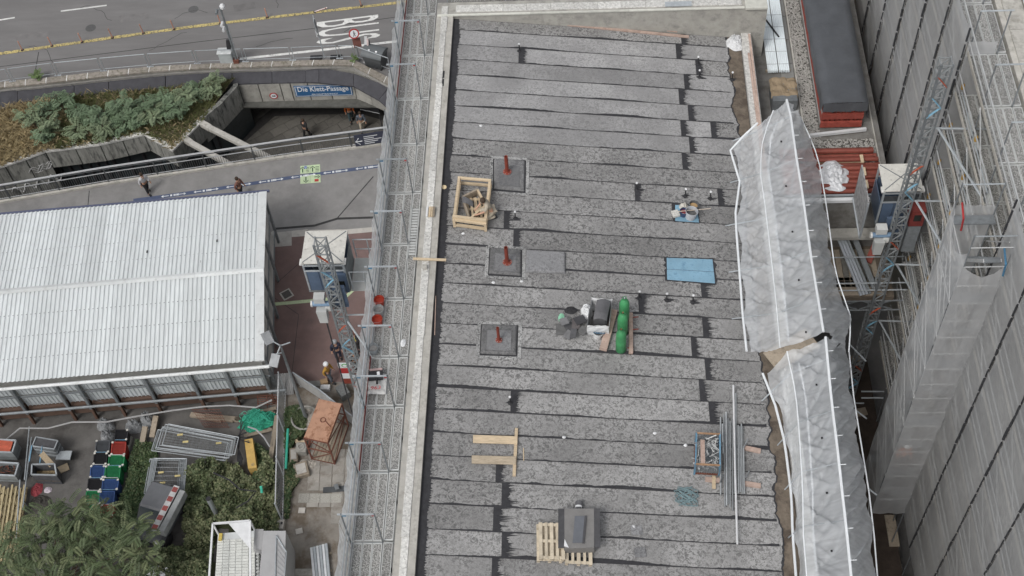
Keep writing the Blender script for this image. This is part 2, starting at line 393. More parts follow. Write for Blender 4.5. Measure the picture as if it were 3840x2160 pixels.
# ------------------------------------------------------------------ black apron roof below the parapet
awn = mat('black_roofing_felt', (.062, .062, .07), .8, .18, 3, .3, 18, rand=.1, dirt=(.11, .11, .12), dscale=9, dcut=(.66, .72))
ap = thing('canopy_roof', 'black felt covered canopy sloping down below the road parapet', 'canopy', G(700, 300, -.3))
up_px = [(-300, 365), (0, 330), (65, 324), (278, 300), (407, 285), (620, 264), (870, 254), (1020, 249), (1145, 246), (1195, 253), (1326, 276), (1460, 325)]
lo_px = [(-300, 520), (0, 418), (65, 385), (278, 360), (407, 344), (620, 330), (870, 315), (1020, 311), (1145, 308), (1195, 309), (1326, 323), (1420, 375)]
for i in range(len(up_px)-1):
    U0, U1 = G(*up_px[i], -.05), G(*up_px[i+1], -.05); L0, L1 = G(*lo_px[i], -.5-.004*i), G(*lo_px[i+1], -.5-.004*i)
    g = .006
    q = [L0.lerp(L1, g), L1.lerp(L0, g), U1.lerp(U0, g), U0.lerp(U1, g)]
    MB().prism(q, .1).build('roof_panel', awn, ap)
MB().prism([G(1420, 375, -.56), G(1470, 420, -.56), G(1475, 332, -.06), G(1462, 326, -.06)], .1).build('roof_panel', awn, ap)

# ------------------------------------------------------------------ sunken passage
ZP = -4.6
fl_m = mat('passage_paving', (.125, .118, .105), .8, .2, 1.5, .2, 20, rand=.16, dirt=(.075, .07, .065), dscale=1.5, dcut=(.5, .7))
fl = struct('passage_floor', MB().poly([(-50, 44, ZP-.03), (-6, 44, ZP-.03), (-6, 80, ZP-.03), (-50, 80, ZP-.03)]), mat('passage_joint', (.09, .085, .08), .9))
pd = Vector((math.cos(.62), math.sin(.62), 0)); pn = Vector((-pd.y, pd.x, 0)); p0 = G(1150, 470, ZP)
slab = None
for i in range(-10, 9):
    for j in range(-6, 12):
        c = p0+pd*(i*1.12+(.56 if j % 2 else 0))+pn*(j*.72)
        if not (-30 < c.x < -9.5 and 49 < c.y < 66): continue
        if slab is None:
            slab = MB().box((0, 0, -.015), (1.08, .69, .03), .62).build('paving_slab', fl_m, fl, local=True); slab.location = (c.x, c.y, ZP+.001)
        else: share(slab, fl, (c.x, c.y, ZP+.001+.002*random.random()))
def wall_line(mb, pts, z0, z1, thick=.25, side=1):
    for a, b in zip(pts[:-1], pts[1:]):
        d = Vector((b.x-a.x, b.y-a.y, 0)).normalized(); nn = Vector((-d.y, d.x, 0))*thick*side
        A, B = Vector((a.x, a.y, 0)), Vector((b.x, b.y, 0))
        q = [A, B, B+nn, A+nn] if side > 0 else [A+nn, B+nn, B, A]
        mb.hexa([p+Vector((0, 0, z0)) for p in q], [p+Vector((0, 0, z1)) for p in q])
    return mb
dark_w = mat('dark_tile_wall', (.06, .062, .06), .6, .2, 2)
pwall = thing('retaining_wall', 'concrete retaining wall under the plaza edge of the passage', 'wall', G(700, 655, -4.6))
wall_line(MB(), hole_near, ZP, -.04, .3, -1).build('wall_face', concrete_dark, pwall)
# fascia with the passage sign: vertical concrete panels under the canopy
ZB, ZT = -2.2, -.62
FA, FB, FC = G(914, 385, ZB), G(1339, 372, ZB), G(1470, 428, ZB)
fas = thing('passage_portal', 'concrete portal beam over the passage entrance', 'portal', (FA+FB)/2)
cuts = [0, .17, .36, .45, .60, .79, 1]
for a, b in zip(cuts[:-1], cuts[1:]):
    p, q = FA.lerp(FB, a+.004), FA.lerp(FB, b-.004)
    wall_line(MB(), [p, q], ZB, ZT, .3, 1).build('fascia_panel', concrete, fas)
for a, b in ((0, .45), (.45, 1)):
    p, q = FB.lerp(FC, a+.006), FB.lerp(FC, b-.006)
    wall_line(MB(), [p, q], ZB, ZT-.02, .3, 1).build('fascia_panel', concrete, fas)
struct('passage_ceiling', MB().prism([FA+Vector((-16, .1, .05)), FC+Vector((8, .35, .05)), Vector((-5, 82, ZB+.05)), Vector((-48, 82, ZB+.05))], .12), mat('dark_ceiling', (.12, .12, .11), .9))
sd_ = (FB-FA).normalized(); sn = Vector((sd_.y, -sd_.x, 0))
S0 = PY(1117, 358, FA.y-.1)
sl = .5*(FB-FA).length; sgn = thing('passage_sign', 'blue sign reading Die Klett-Passage on the portal beam', 'sign', S0)
sign_blue = mat('sign_blue', (.035, .11, .24), .45, .12, 2)
sign_white = mat('sign_white', (.66, .68, .70), .5, .08, 3)
z0, z1 = ZB+.42, ZB+1.36
so = FA.lerp(FB, .475); so.z = 0
def SG(u, z, off=.04): return so+sd_*u+sn*off+Vector((0, 0, z))
MB().hexa([SG(0, z0, .04), SG(sl, z0, .04), SG(sl, z0, .003), SG(0, z0, .003)], [SG(0, z1, .04), SG(sl, z1, .04), SG(sl, z1, .003), SG(0, z1, .003)]).build('board', sign_blue, sgn)
board_ = [o for o in bpy.data.objects if o.parent == sgn][0]
bd = MB()
for u0, u1, a, b in ((.05, sl-.05, z0+.04, z0+.075), (.05, sl-.05, z1-.075, z1-.04), (.05, .085, z0+.04, z1-.04), (sl-.085, sl-.05, z0+.04, z1-.04)):
    bd.poly([SG(u0, a, .045), SG(u1, a, .045), SG(u1, b, .045), SG(u0, b, .045)])
bd.build('border', sign_white, board_)
tx = MB(); put_text(tx, 'Die Klett-Passage', SG(.21, z0+.31, .046), sd_*(sl-.42), Vector((0, 0, .56)), True); tx.build('lettering', sign_white, board_)
tx = MB(); put_text(tx, 'AM HAUPTBAHNHOF', SG(sl*.28, z0+.12, .046), sd_*sl*.46, Vector((0, 0, .13)), True); tx.build('lettering', sign_white, board_)
# round speed sign on the fascia
rs = thing('round_sign', 'small round white sign with red rim on the portal beam', 'sign', SG(-sl*.39, ZB+.55, .02))
uz = Vector((0, 0, 1)); cc = SG(-sl*.39, ZB+.55, .02)
MB().tube([cc-sn*.015, cc+sn*.01], .27, 18).build('rim', mat('sign_red', (.38, .04, .04), .5, .1), rs)
disc(MB(), cc+sn*.014, .2, sd_, uz).build('face', sign_white, rs)
tx = MB(); put_text(tx, '48', cc+sn*.018-sd_*.13-uz*.08, sd_*.26, uz*.16, True); tx.build('lettering', black_m, rs)
# wall on the left side of the opening (right flank of the planted bed)
flank = thing('flank_wall', 'concrete flank wall between planted bed and passage opening', 'wall', G(800, 480, -4.6))
fp = [G(752, 452, -.3), G(820, 395, -.3), G(893, 325, -.45)]
fq = [Vector((p.x, p.y, 0)) for p in fp]+[Vector((FA.x, FA.y, 0))]
for i in range(3):
    a, b = fq[i], fq[i+1]
    wall_line(MB(), [a.lerp(b, .01), b.lerp(a, .01)], -2.3, -.32-.05*i, .3, 1).build('wall_panel', concrete_dark, flank)
glass_d = mat('dark_glazing', (.035, .045, .05), .15, .15, 2, spec=.6)
wall_line(MB(), [q+Vector((.15, .5, 0)) for q in fq], ZP, -2.3, .1, 1).build('glazing', glass_d, flank)
for t_ in (.15, .5, .85):
    p = fq[0].lerp(fq[3], t_)+Vector((.12, .4, 0)); MB().box((p.x, p.y, (ZP-2.3)/2), (.12, .3, abs(ZP+2.3))).build('mullion', black_m, flank)
# planted bed: front wall with concrete panels, soil, coping
bed_px = [(-350, 740), (-60, 645), (94, 594), (168, 566), (280, 552), (373, 540), (540, 502), (647, 563), (757, 453)]
bed = [G(x, y, -.3) for x, y in bed_px]
bw = thing('bed_wall', 'stained concrete panel wall with white coping in front of the planted bed', 'wall', G(300, 650, -4.6))
bn = [Vector((p.x, p.y, 0)) for p in bed]
joints = []
for i in range(len(bn)-1):
    L_ = (bn[i+1]-bn[i]).length; k = max(1, round(L_/1.55))
    for j in range(k):
        a, b = bn[i].lerp(bn[i+1], j/k), bn[i].lerp(bn[i+1], (j+1)/k); e = (b-a).normalized()*.03
        zb = ZP if i < 3 else -1.85
        wall_line(MB(), [a+e, b-e], zb, -.42, .25, 1).build('wall_panel', concrete_dark, bw)
        wall_line(MB(), [a+e*.2+Vector((0, -.06, 0)), b-e*.2+Vector((0, -.06, 0))], -.42, -.3+.02*random.random(), .34, 1).build('coping_stone', stone_rough, bw)
wall_line(MB(), [p+Vector((0, .7, 0)) for p in bn[3:]], ZP, -1.9, .1, 1).build('glazing', glass_d, bw)
for i in range(3, len(bn)-1):
    for t_ in (.02, .35, .7):
        p = bn[i].lerp(bn[i+1], t_)+Vector((0, .62, 0)); MB().box((p.x, p.y, (ZP-1.9)/2), (.14, .14, abs(ZP+1.9))).build('mullion', black_m, bw)
wall_line(MB(), [p+Vector((0, .35, 0)) for p in bn], -2.0, -1.86, 1.2, 1).build('soffit', concrete_dark, bw)
# graffiti tags on the left panels
gr_m = mat('graffiti_paint', (.55, .55, .55), .7, .1)
gf = MB()
wd = (bn[3]-bn[2]).normalized(); wn_ = Vector((wd.y, -wd.x, 0))
for k in range(9):
    c = bn[2]+wd*(.1+.17*k)+wn_*.012; z = -1.5
    gf.tube([c+Vector((0, 0, z+.28*math.sin(k*1.9+j*.8)))+wd*(.16*j-.3) for j in range(5)], .018, 4)
gf.build('graffiti', gr_m, bw)
wd2 = (bn[2]-bn[1]).normalized(); wn2 = Vector((wd2.y, -wd2.x, 0)); gf = MB()
for k in range(10):
    c = bn[1]+wd2*(1.2+.28*k)+wn2*.012
    gf.tube([c+Vector((0, 0, -2.6+.35*math.sin(k*2.3+j*1.1)))+wd2*(.15*j-.3) for j in range(5)], .03, 4)
gf.build('graffiti', gr_m, bw)
soil_m = mat('dry_soil', (.19, .16, .11), .95, .3, 3, .8, 12)
soil_pts = [Vector((p.x, p.y, -.36)) for p in bn]+[Vector((FA.x-.3, FA.y+.3, -.36))]+[G(x, y, -.36) for x, y in [(620, 333), (400, 350), (65, 395), (-350, 530)]]
struct('planting_bed', MB().poly(soil_pts), soil_m)
struct('bed_wall_back', wall_line(MB(), [Vector((p.x, p.y, 0)) for p in [G(893, 318, -.5), G(620, 332, -.5), G(407, 346, -.5), G(65, 388, -.5), G(-300, 522, -.5)]], -2, -.7, .2, -1), dark_w)
# concrete struts across the opening
for i, (a, b) in enumerate((((752, 455), (1028, 591)), ((692, 516), (874, 615)))):
    A, B = G(*a, -.28), G(*b, -.12)
    t = thing('concrete_strut', ['long weathered concrete strut spanning the passage to the plaza railing', 'shorter weathered concrete strut left of the long one, spanning to the railing'][i], 'strut', (A+B)/2+Vector((0, 0, -.3)))
    MB().beam(A+Vector((0, 0, -.14)), A.lerp(B, .12)+Vector((0, 0, -.22)), .36, .3).build('haunch', coping_m, t)
    MB().beam(A.lerp(B, .12)+Vector((0, 0, -.22)), B+Vector((0, 0, -.3)), .34, .3).build('beam', coping_m, t, bevel=.03)
# items inside the passage: shop board, column, step band
dk = MB(); P0, P1 = G(1000, 425, ZP+.02), G(1345, 413, ZP+.02)
strip(dk, [G(860, 560, ZP), G(1025, 422, ZP), G(1345, 410, ZP), G(1460, 440, ZP)], .75, ZP+.012).build('paving_band', mat('dark_paving_band', (.045, .043, .042), .8, .2, 3), fl)
tb = thing('shop_board', 'black shop board with white lettering at the passage side wall', 'sign', G(1385, 405, ZP))
A_, B_ = G(1345, 382, -2.6), G(1418, 398, -2.6)
dd = (B_-A_); dd.z = 0; dn = Vector((dd.y, -dd.x, 0)).normalized()
MB().hexa([A_+Vector((0, 0, -.7)), B_+Vector((0, 0, -.7)), B_-dn*.08+Vector((0, 0, -.7)), A_-dn*.08+Vector((0, 0, -.7))], [A_, B_, B_-dn*.08, A_-dn*.08]).build('board', black_m, tb)
MB().poly([A_+dn*.01+Vector((0, 0, -.7)), B_+dn*.01+Vector((0, 0, -.7)), B_+dn*.01+Vector((0, 0, -.65)), A_+dn*.01+Vector((0, 0, -.65))]).build('edge', sign_white, tb)
for p in (A_, B_): MB().box((p.x, p.y, (ZP-3.3)/2), (.06, .06, abs(ZP+3.3))).build('leg', black_m, tb)
# ------------------------------------------------------------------ plaza railing above the passage
rl = thing('plaza_railing', 'long steel railing with pickets along the plaza edge above the passage', 'railing', G(700, 650))
rpts = along([Vector((p.x, p.y, 0)) for p in hole_near], 22)
kerb = MB()
for a, b in zip(hole_near[:-1], hole_near[1:]): kerb.beam(a+Vector((0, .06, .05)), b+Vector((0, .06, .05)), .16, .14)
kerb.build('kerb', coping_m, rl)
rail_l = mat('railing_light', (.42, .43, .44), .5, .1, 4, metal=.2)
rail_d = mat('railing_dark', (.09, .095, .10), .5, .2, 4, metal=.2)
off = Vector((0, .12, 0))
for z, r, mm_ in ((1.38, .06, rail_l), (1.22, .03, rail_d), (.92, .03, rail_l), (.24, .028, rail_l)):
    MB().tube([p+off+Vector((0, 0, z)) for p in rpts], r, 6).build('rail', mm_, rl)
for p in rpts[::2]: MB().beam(p+off+Vector((0, 0, .1)), p+off+Vector((0, 0, 1.35)), .06, .06, (0, 1, 0)).build('post', rail_d, rl)
for i in range(22):
    pk = MB()
    for j in range(11):
        p = rpts[i].lerp(rpts[i+1], (j+.5)/11)+off; pk.box((p.x, p.y, .58), (.022, .022, .68))
    pk.build('pickets', rail_d, rl)
# direction board at the right end of the railing
A_, B_ = rpts[20]+Vector((.25, .02, 0)), rpts[22]+Vector((0, .02, 0))
A_ = Vector((G(1336, 560).x, G(1336, 560).y, 0)); B_ = Vector((G(1452, 542).x, G(1452, 542).y, 0)); A_.y += .05; B_.y += .05
db = thing('direction_board', 'dark blue direction board with large white arrow on the plaza railing', 'sign', A_)
ux = (B_-A_).normalized(); un = Vector((ux.y, -ux.x, 0)); Lb = (B_-A_).length
def DB(u, z, o=.0): return A_+ux*u*Lb+un*o+Vector((0, 0, z))
navy = mat('navy_board', (.045, .05, .075), .5, .1, 3)
MB().hexa([DB(0, .22, .03), DB(1, .22, .03), DB(1, .22), DB(0, .22)], [DB(0, 1.18, .03), DB(1, 1.18, .03), DB(1, 1.18), DB(0, 1.18)]).build('board', navy, db)
ar = MB()
ar.tube([DB(.03, .62, .034), DB(.24, .62, .034)], .03, 4).tube([DB(.14, .9, .034), DB(.03, .62, .034), DB(.16, .34, .034)], .03, 4)
ar.build('arrow', sign_white, db)
tl = MB()
for k in range(5):
    tl.poly([DB(.30, .32+.15*k, .036), DB(.30+.32+.12*((k*7) % 3), .32+.15*k, .036), DB(.30+.32+.12*((k*7) % 3), .38+.15*k, .036), DB(.30, .38+.15*k, .036)])
tl.build('text_lines', sign_white, db)

# ------------------------------------------------------------------ plaza paving joints, guide tape, stickers, terrace
plz = struct('plaza', MB().poly([G(x, y, .0) for x, y in [(-500, 850), (0, 768), (420, 696), (750, 647), (1100, 594), (1440, 550), (1560, 535), (1560, 800), (1415, 868), (1030, 905), (-500, 1050)]]), asphalt)
jt = MATS['joint_tar']
strip(MB(), [G(335, 715), G(330, 770)], .05, .004).build('joint', jt, plz)
strip(MB(), [G(1265, 818), G(1400, 662)], .07, .004).build('joint', jt, plz)
strip(MB(), [G(1030, 858), G(1180, 846), G(1265, 820), G(1420, 815)], .16, .0035).build('joint', jt, plz)
tape = tag(strip(MB(), [G(500, 752), G(590, 740), G(750, 718), G(1090, 666), G(1440, 620)], .27, .005).build('guide_tape', mat('tape_blue', (.075, .095, .16), .7, .15, 4)), 'long blue floor guide tape with white arrows across the plaza', 'floor tape')
WM[tape] = Matrix.Identity(4)
tp = along([G(590, 740), G(750, 718), G(1090, 666), G(1440, 620)], 14)
for i in range(14):
    c = tp[i].lerp(tp[i+1], .5); d = (tp[i+1]-tp[i]).normalized()*(1 if i % 2 else -1); nn = Vector((-d.y, d.x, 0)); a = MB(); z = Vector((0, 0, .0095))
    c = Vector((c.x, c.y, 0))
    a.poly([c-d*.2-nn*.025+z, c+d*.12-nn*.025+z, c+d*.12+nn*.025+z, c-d*.2+nn*.025+z]); a.poly([c+d*.12-nn*.1+z, c+d*.26+z, c+d*.12+nn*.1+z])
    for k in range(3 if i % 2 == 0 else 1):
        e = c-d*(.34+.2*k); a.poly([e-d*.06-nn*.07+z, e+d*.06-nn*.07+z, e+d*.06+nn*.07+z, e-d*.06+nn*.07+z])
    a.build('arrow', sign_white, tape)
stk = [G(x, y) for x, y in [(1126, 690), (1203, 684), (1200, 616), (1126, 623)]]
pale = mat('pale_green_film', (.46, .56, .36), .7, .1, 4)
gs = thing('floor_sticker', 'pale green floor sticker with arrows across the blue guide tape', 'floor sticker', (stk[0]+stk[2])/2)
def SK(u, v, z=.008): p = stk[0].lerp(stk[1], u).lerp(stk[3].lerp(stk[2], u), v); return Vector((p.x, p.y, z))
for u0, u1 in ((0, .5), (.5, 1)):
    for v0, v1 in ((0, .44), (.56, 1)):
        MB().poly([SK(u0+.004, v0), SK(u1-.004, v0), SK(u1-.004, v1), SK(u0+.004, v1)]).build('film', pale, gs)
dkg = mat('sticker_ink', (.05, .09, .06), .7, .05)
def arrow(mb, a, b, w=.035, z=.012):
    a, b = Vector((a.x, a.y, z)), Vector((b.x, b.y, z)); d = (b-a).normalized(); nn = Vector((-d.y, d.x, 0)); L_ = (b-a).length
    mb.poly([a-nn*w, b-d*.1-nn*w, b-d*.1+nn*w, a+nn*w]); h = .35*L_
    for s_ in (1, -1):
        e = b-d*h+nn*s_*h; mb.poly([b+d*w, b-d*w, e-d*w, e+d*w][::s_])
    return mb
ia = MB(); arrow(ia, SK(.12, .62), SK(.12, .92)); arrow(ia, SK(.62, .62), SK(.62, .92)); arrow(ia, SK(.28, .36), SK(.28, .06)); arrow(ia, SK(.7, .32), SK(.95, .32))
for k in range(4):
    ia.poly([SK(.3, .62+.08*k, .012), SK(.44, .62+.08*k, .012), SK(.44, .65+.08*k, .012), SK(.3, .65+.08*k, .012)])
    ia.poly([SK(.76, .62+.08*k, .012), SK(.95, .62+.08*k, .012), SK(.95, .65+.08*k, .012), SK(.76, .65+.08*k, .012)])
ia.build('arrows', dkg, gs)
MB().poly([SK(.2, .82, .0125), SK(.34, .82, .0125), SK(.34, .97, .0125), SK(.2, .97, .0125)]).build('transit_square', mat('transit_blue', (.03, .08, .3), .6, .05), gs)
tx = MB(); put_text(tx, 'U', SK(.225, .84, .017), SK(.315, .84, .017)-SK(.225, .84, .017), SK(.225, .95, .017)-SK(.225, .84, .017), True); tx.build('lettering', sign_white, gs)
MB().poly([SK(.7, .06, .0125), SK(.9, .06, .0125), SK(.9, .2, .0125), SK(.7, .2, .0125)]).build('red_mark', mat('sign_red', (.4, .05, .05)), gs)

terr_m = mat('red_paving', (.165, .112, .104), .92, .12, 1.5, .3, 40, dirt=(.135, .10, .095), dscale=.8, dcut=(.45, .75))
ter = struct('terrace', MB().poly([G(x, y, .006) for x, y in [(1020, 1432), (1032, 926), (1094, 921), (1094, 889), (1420, 868), (1470, 1100), (1470, 1432)]][::-1]), terr_m)
pale_slab = mat('pale_paving', (.42, .40, .37), .9, .12, 2, .2, 20, rand=.1, dirt=(.3, .29, .27), dscale=3)
edge_quads = [[(1032, 926), (1094, 921), (1093, 866), (1032, 872)], [(1094, 889), (1155, 884), (1155, 859), (1093, 866)], [(1300, 878), (1416, 868), (1416, 850), (1300, 860)], [(1150, 882), (1300, 872), (1300, 860), (1150, 862)]]
for q in edge_quads: MB().poly([G(x, y, .011) for x, y in q]).build('border_slab', pale_slab, ter)
strip(MB(), [G(*p) for p in [(985, 1145), (1150, 1130), (1295, 1115), (1338, 1075)]], .22, .012).build('guide_stripe', mat('pale_green_stripe', (.40, .47, .30), .8, .15, 6), ter)
strip(MB(), [G(*p) for p in [(1125, 985), (1040, 1060)]], .025, .011).build('joint', jt, ter)
strip(MB(), [G(*p) for p in [(1012, 1105), (1120, 1180), (1112, 1250), (1095, 1400)]], .025, .011).build('joint', jt, ter)
mh = thing('drain_grate', 'square drain cover with pale frame in the red terrace', 'drain', G(1075, 1104))
c = G(1075, 1104, .02); MB().box(c, (.62, .62, .02), .6).build('frame', pale_slab, mh); MB().box(c+Vector((0, 0, .008)), (.46, .46, .02), .6).build('grate', mat('grate_dark', (.09, .085, .08), .8, .3, 30), mh)
MB().poly([G(x, y, .009) for x, y in [(985, 900), (1030, 860), (1020, 1440), (985, 1430)]][::-1]).build('side_strip', concrete, ter)

# yard and path ground
yard_m = mat('yard_asphalt', (.115, .11, .105), .95, .2, 1.0, .4, 30, dirt=(.07, .066, .062), dscale=.8, dcut=(.48, .7))
struct('yard', MB().poly([G(x, y, -.006) for x, y in [(-400, 1600), (985, 1470), (1010, 1440), (1040, 2300), (-400, 2400)]][::-1]), yard_m)
path_m = mat('muddy_concrete', (.24, .22, .195), .95, .2, 1.2, .5, 20, dirt=(.135, .11, .085), dscale=.9, dcut=(.44, .62))
pth = struct('path', MB().poly([G(x, y, -.003) for x, y in [(1018, 1434), (1470, 1434), (1420, 2350), (1030, 2350)]][::-1]), path_m)
slab2 = None
pv = mat('worn_path_slab', (.30, .285, .26), .93, .15, 1.5, .3, 20, rand=.1, dirt=(.19, .165, .14), dscale=1.6, dcut=(.5, .68))
for i in range(5):
    for j in range(9):
        px_, py_ = 1175+46*i-(j-4)*1.2, 1700+31*j
        if nz(i*.9, j*.7, 3) < -.28 or (j > 6 and i < 2): continue
        p = G(px_, py_)
        if slab2 is None: slab2 = MB().box((0, 0, 0), (.58, .46, .03)).build('path_slab', pv, pth, local=True); slab2.location = (p.x, p.y, .004)
        else: share(slab2, pth, (p.x, p.y, .004+.006*random.random()), rz=.02*random.random())

# ------------------------------------------------------------------ market hall with corrugated white roof
C0 = G(990, 1352, 4.0); HU = Vector((-.9962, -.0872, 0)); HW = Vector((-.1206, .9927, 0))
hall = thing('market_hall', 'long low hall with white corrugated metal roof beside the plaza', 'hall', Vector((C0.x, C0.y, 0)))
def HP(u, w, z): return C0+HU*u+HW*w+Vector((0, 0, z-4.0))
ZE, ZR, DEP = 4.0, 4.36, 11.1; MID = 5.45
roof_w = mat('white_metal_sheet', (.60, .63, .635), .5, .07, 1.2, .12, 6, rand=.08, dirt=(.56, .585, .59), dscale=1.6, dcut=(.5, .8), stretch=(1.6, .5, 1))
roof_rim = mat('white_metal_trim', (.60, .62, .62), .5, .08, 2, dirt=(.42, .43, .42), dscale=3, dcut=(.55, .7))
WS = .92; ns = 4
def roof_sheet(w0, z0, w1, z1):
    """one ribbed sheet, WS wide: trapezoid ribs running down the slope"""
    prof = []
    for k in range(ns):
        a = k*WS/ns
        prof += [(a, 0), (a+.05, 0), (a+.085, .045), (a+.155, .045), (a+.19, 0)]
    prof.append((WS-.004, 0))
    m_ = MB(); r0 = [HU*u+HW*w0+Vector((0, 0, z0+h)) for u, h in prof]; r1 = [HU*u+HW*w1+Vector((0, 0, z1+h)) for u, h in prof]
    m_.grid([r1, r0]); return m_
base = Vector((C0.x, C0.y, 0)); first = {}
for row, (w0, z0, w1, z1) in enumerate(((0, ZE, MID, ZR), (MID, ZR+.01, DEP, ZE+.01))):
    for k in range(34):
        if k == 0:
            o = roof_sheet(w0, z0, w1, z1).build('roof_sheet', roof_w, hall, local=True); o.location = HU*.42; first[row] = o
        else: share(first[row], hall, HU*(.42+k*WS)+Vector((0, 0, .003*(k % 2))))
# fixing screws in rows
scr = MB()
for wv in (1.3, 2.6, 3.9, 6.9, 8.2, 9.6, 10.9):
    z = lerp(ZE, ZR, wv/MID) if wv < MID else lerp(ZR, ZE, (wv-MID)/(DEP-MID))
    for k in range(150):
        p = HP(.42+k*.23+.12, wv, z+.052); scr.box(p, (.05, .035, .012))
scr.build('screw_caps', mat('screw_grey', (.12, .13, .14), .6), hall)['kind'] = 'stuff'
for k in range(10):
    rc = MB(); u0, u1 = k*3.6, k*3.6+3.58
    rc.grid([[HP(u0, MID-.17, ZR+.05), HP(u1, MID-.17, ZR+.05)], [HP(u0, MID, ZR+.09), HP(u1, MID, ZR+.09)], [HP(u0, MID+.17, ZR+.05), HP(u1, MID+.17, ZR+.05)]])
    rc.build('ridge_cap', roof_rim, hall)
et = MB()
for (a, za, b, zb) in ((-.02, ZE, MID, ZR), (MID, ZR, DEP+.02, ZE)):
    et.hexa([HP(.42, a, za-.02), HP(-.02, a, za-.02), HP(-.02, b, zb-.02), HP(.42, b, zb-.02)], [HP(.42, a, za+.06), HP(-.02, a, za+.06), HP(-.02, b, zb+.06), HP(.42, b, zb+.06)])
et.build('verge_trim', roof_rim, hall)
MB().beam(HP(-.15, DEP+.1, ZE-.02), HP(33, DEP+.1, ZE-.02), .12, .1).build('gutter', mat('gutter_blue', (.09, .10, .16), .5, .1), hall)
# body: end wall, back wall
hw_m = mat('hall_wall', (.5, .5, .48), .8, .12, 2)
MB().hexa([HP(32, .6, 0), HP(.35, .6, 0), HP(.35, DEP-.5, 0), HP(32, DEP-.5, 0)], [HP(32, .6, ZE-.1), HP(.35, .6, ZE-.1), HP(.35, DEP-.5, ZE-.1), HP(32, DEP-.5, ZE-.1)]).build('body', hw_m, hall)
for wv in (.7, 3.6, MID, 8, DEP-.35):
    MB().beam(HP(.12, wv, 0), HP(.12, wv, ZE-.05), .12, .16, (0, 1, 0)).build('post', zinc_dark, hall)
for zv in (1.2, 2.6): MB().beam(HP(.12, .6, zv), HP(.12, DEP-.3, zv), .06, .1).build('rail', zinc_dark, hall)
# near front: gutter, pipe, cladding bays between posts, brown base
for zz, ww, r_ in ((3.62, -.12, .09), (3.42, -.02, .05)): MB().tube([HP(-.2, ww, zz), HP(33, ww, zz)], r_, 8).build('gutter', roof_rim, hall)
clad = mat('wall_cladding', (.50, .53, .54), .5, .12, 1.5, rand=.1, dirt=(.33, .35, .36), dscale=1.4, dcut=(.5, .75), stretch=(4, 1, 1))
post_u = [0.3, 2.1, 3.9, 6.2, 8.1, 9.6, 10.7, 12.9, 14.6, 16.4, 18.3, 20.2, 22.1, 24.0, 26.0]
brown = mat('brown_steel_base', (.115, .075, .058), .85, .2, 2, .2, 10, dirt=(.06, .045, .04), dscale=2)
for i in range(len(post_u)-1):
    a, b = post_u[i]+.09, post_u[i+1]-.09; m_ = MB(); kk = max(3, int((b-a)/.2)); prof = []
    for k in range(kk):
        u = lerp(a, b, k/kk); du = (b-a)/kk
        prof += [(u, 0), (u+du*.55, 0), (u+du*.7, .035), (u+du*.9, .035)]
    prof.append((b, 0))
    for (za, zb, st) in ((1.35, 2.42, .22), (2.50, 3.45, .14)):
        m_.grid([[HP(u, st+.04-h, za) for u, h in prof], [HP(u, st-h-.06, zb) for u, h in prof]])
    m_.build('cladding_panel', clad, hall)
    MB().hexa([HP(b, .15, .35), HP(a, .15, .35), HP(a, .5, .35), HP(b, .5, .35)], [HP(b, .15, 1.2), HP(a, .15, 1.2), HP(a, .5, 1.2), HP(b, .5, 1.2)]).build('base_panel', brown, hall)
for u in post_u:
    MB().beam(HP(u, -.02, 1.0), HP(u, -.02, 3.5), .13, .14, (0, 1, 0)).build('post', zinc_dark, hall)
    MB().beam(HP(u, -.0, 0), HP(u, -.0, 1.0), .14, .15, (0, 1, 0)).build('post_foot', mat('brown_foot', (.13, .08, .06), .85, .2, 4), hall)
MB().tube([HP(-.6, -.16, 1.38), HP(30, -.16, 1.38)], .075, 8).build('pipe', zinc_dark, hall)
MB().beam(HP(0, .08, 2.46), HP(30, .08, 2.46), .07, .08).build('girt', zinc_dark, hall)
for u in (4.2, 8.8, 15.0, 19.1): MB().tube([HP(u, -.1, 1.6), HP(u+1.9, -.1, 3.2)], .012, 4).build('brace_wire', zinc_dark, hall)
hose = tag(MB().tube([G(*p) for p in [(-40, 1700, .5), (75, 1606, .8), (180, 1606, .8), (270, 1583, .9), (400, 1582, 1.0), (520, 1560, 1.0), (640, 1540, 1.0), (760, 1525, 1.0), (860, 1520, 1.0), (960, 1528, .9), (1020, 1500, 1.0)]], .045, 6).build('hose', mat('pale_hose', (.33, .33, .33), .6, .1)), 'pale hose slung along the brown base of the market hall', 'hose')
hl = thing('roof_hole', 'small dark hole pair', 'hole', (0, 0, -50)) if False else None
for (x, y) in ((553, 947), (756, 984), (815, 906)):
    d = ray(x, y)
    t0 = (ZR-.1-CZ)/d.z; p = Vector((d.x*t0, d.y*t0, ZR-.1+.075)); MB().box(p, (.07, .16, .03), .1).build('patch', black_m, hall)
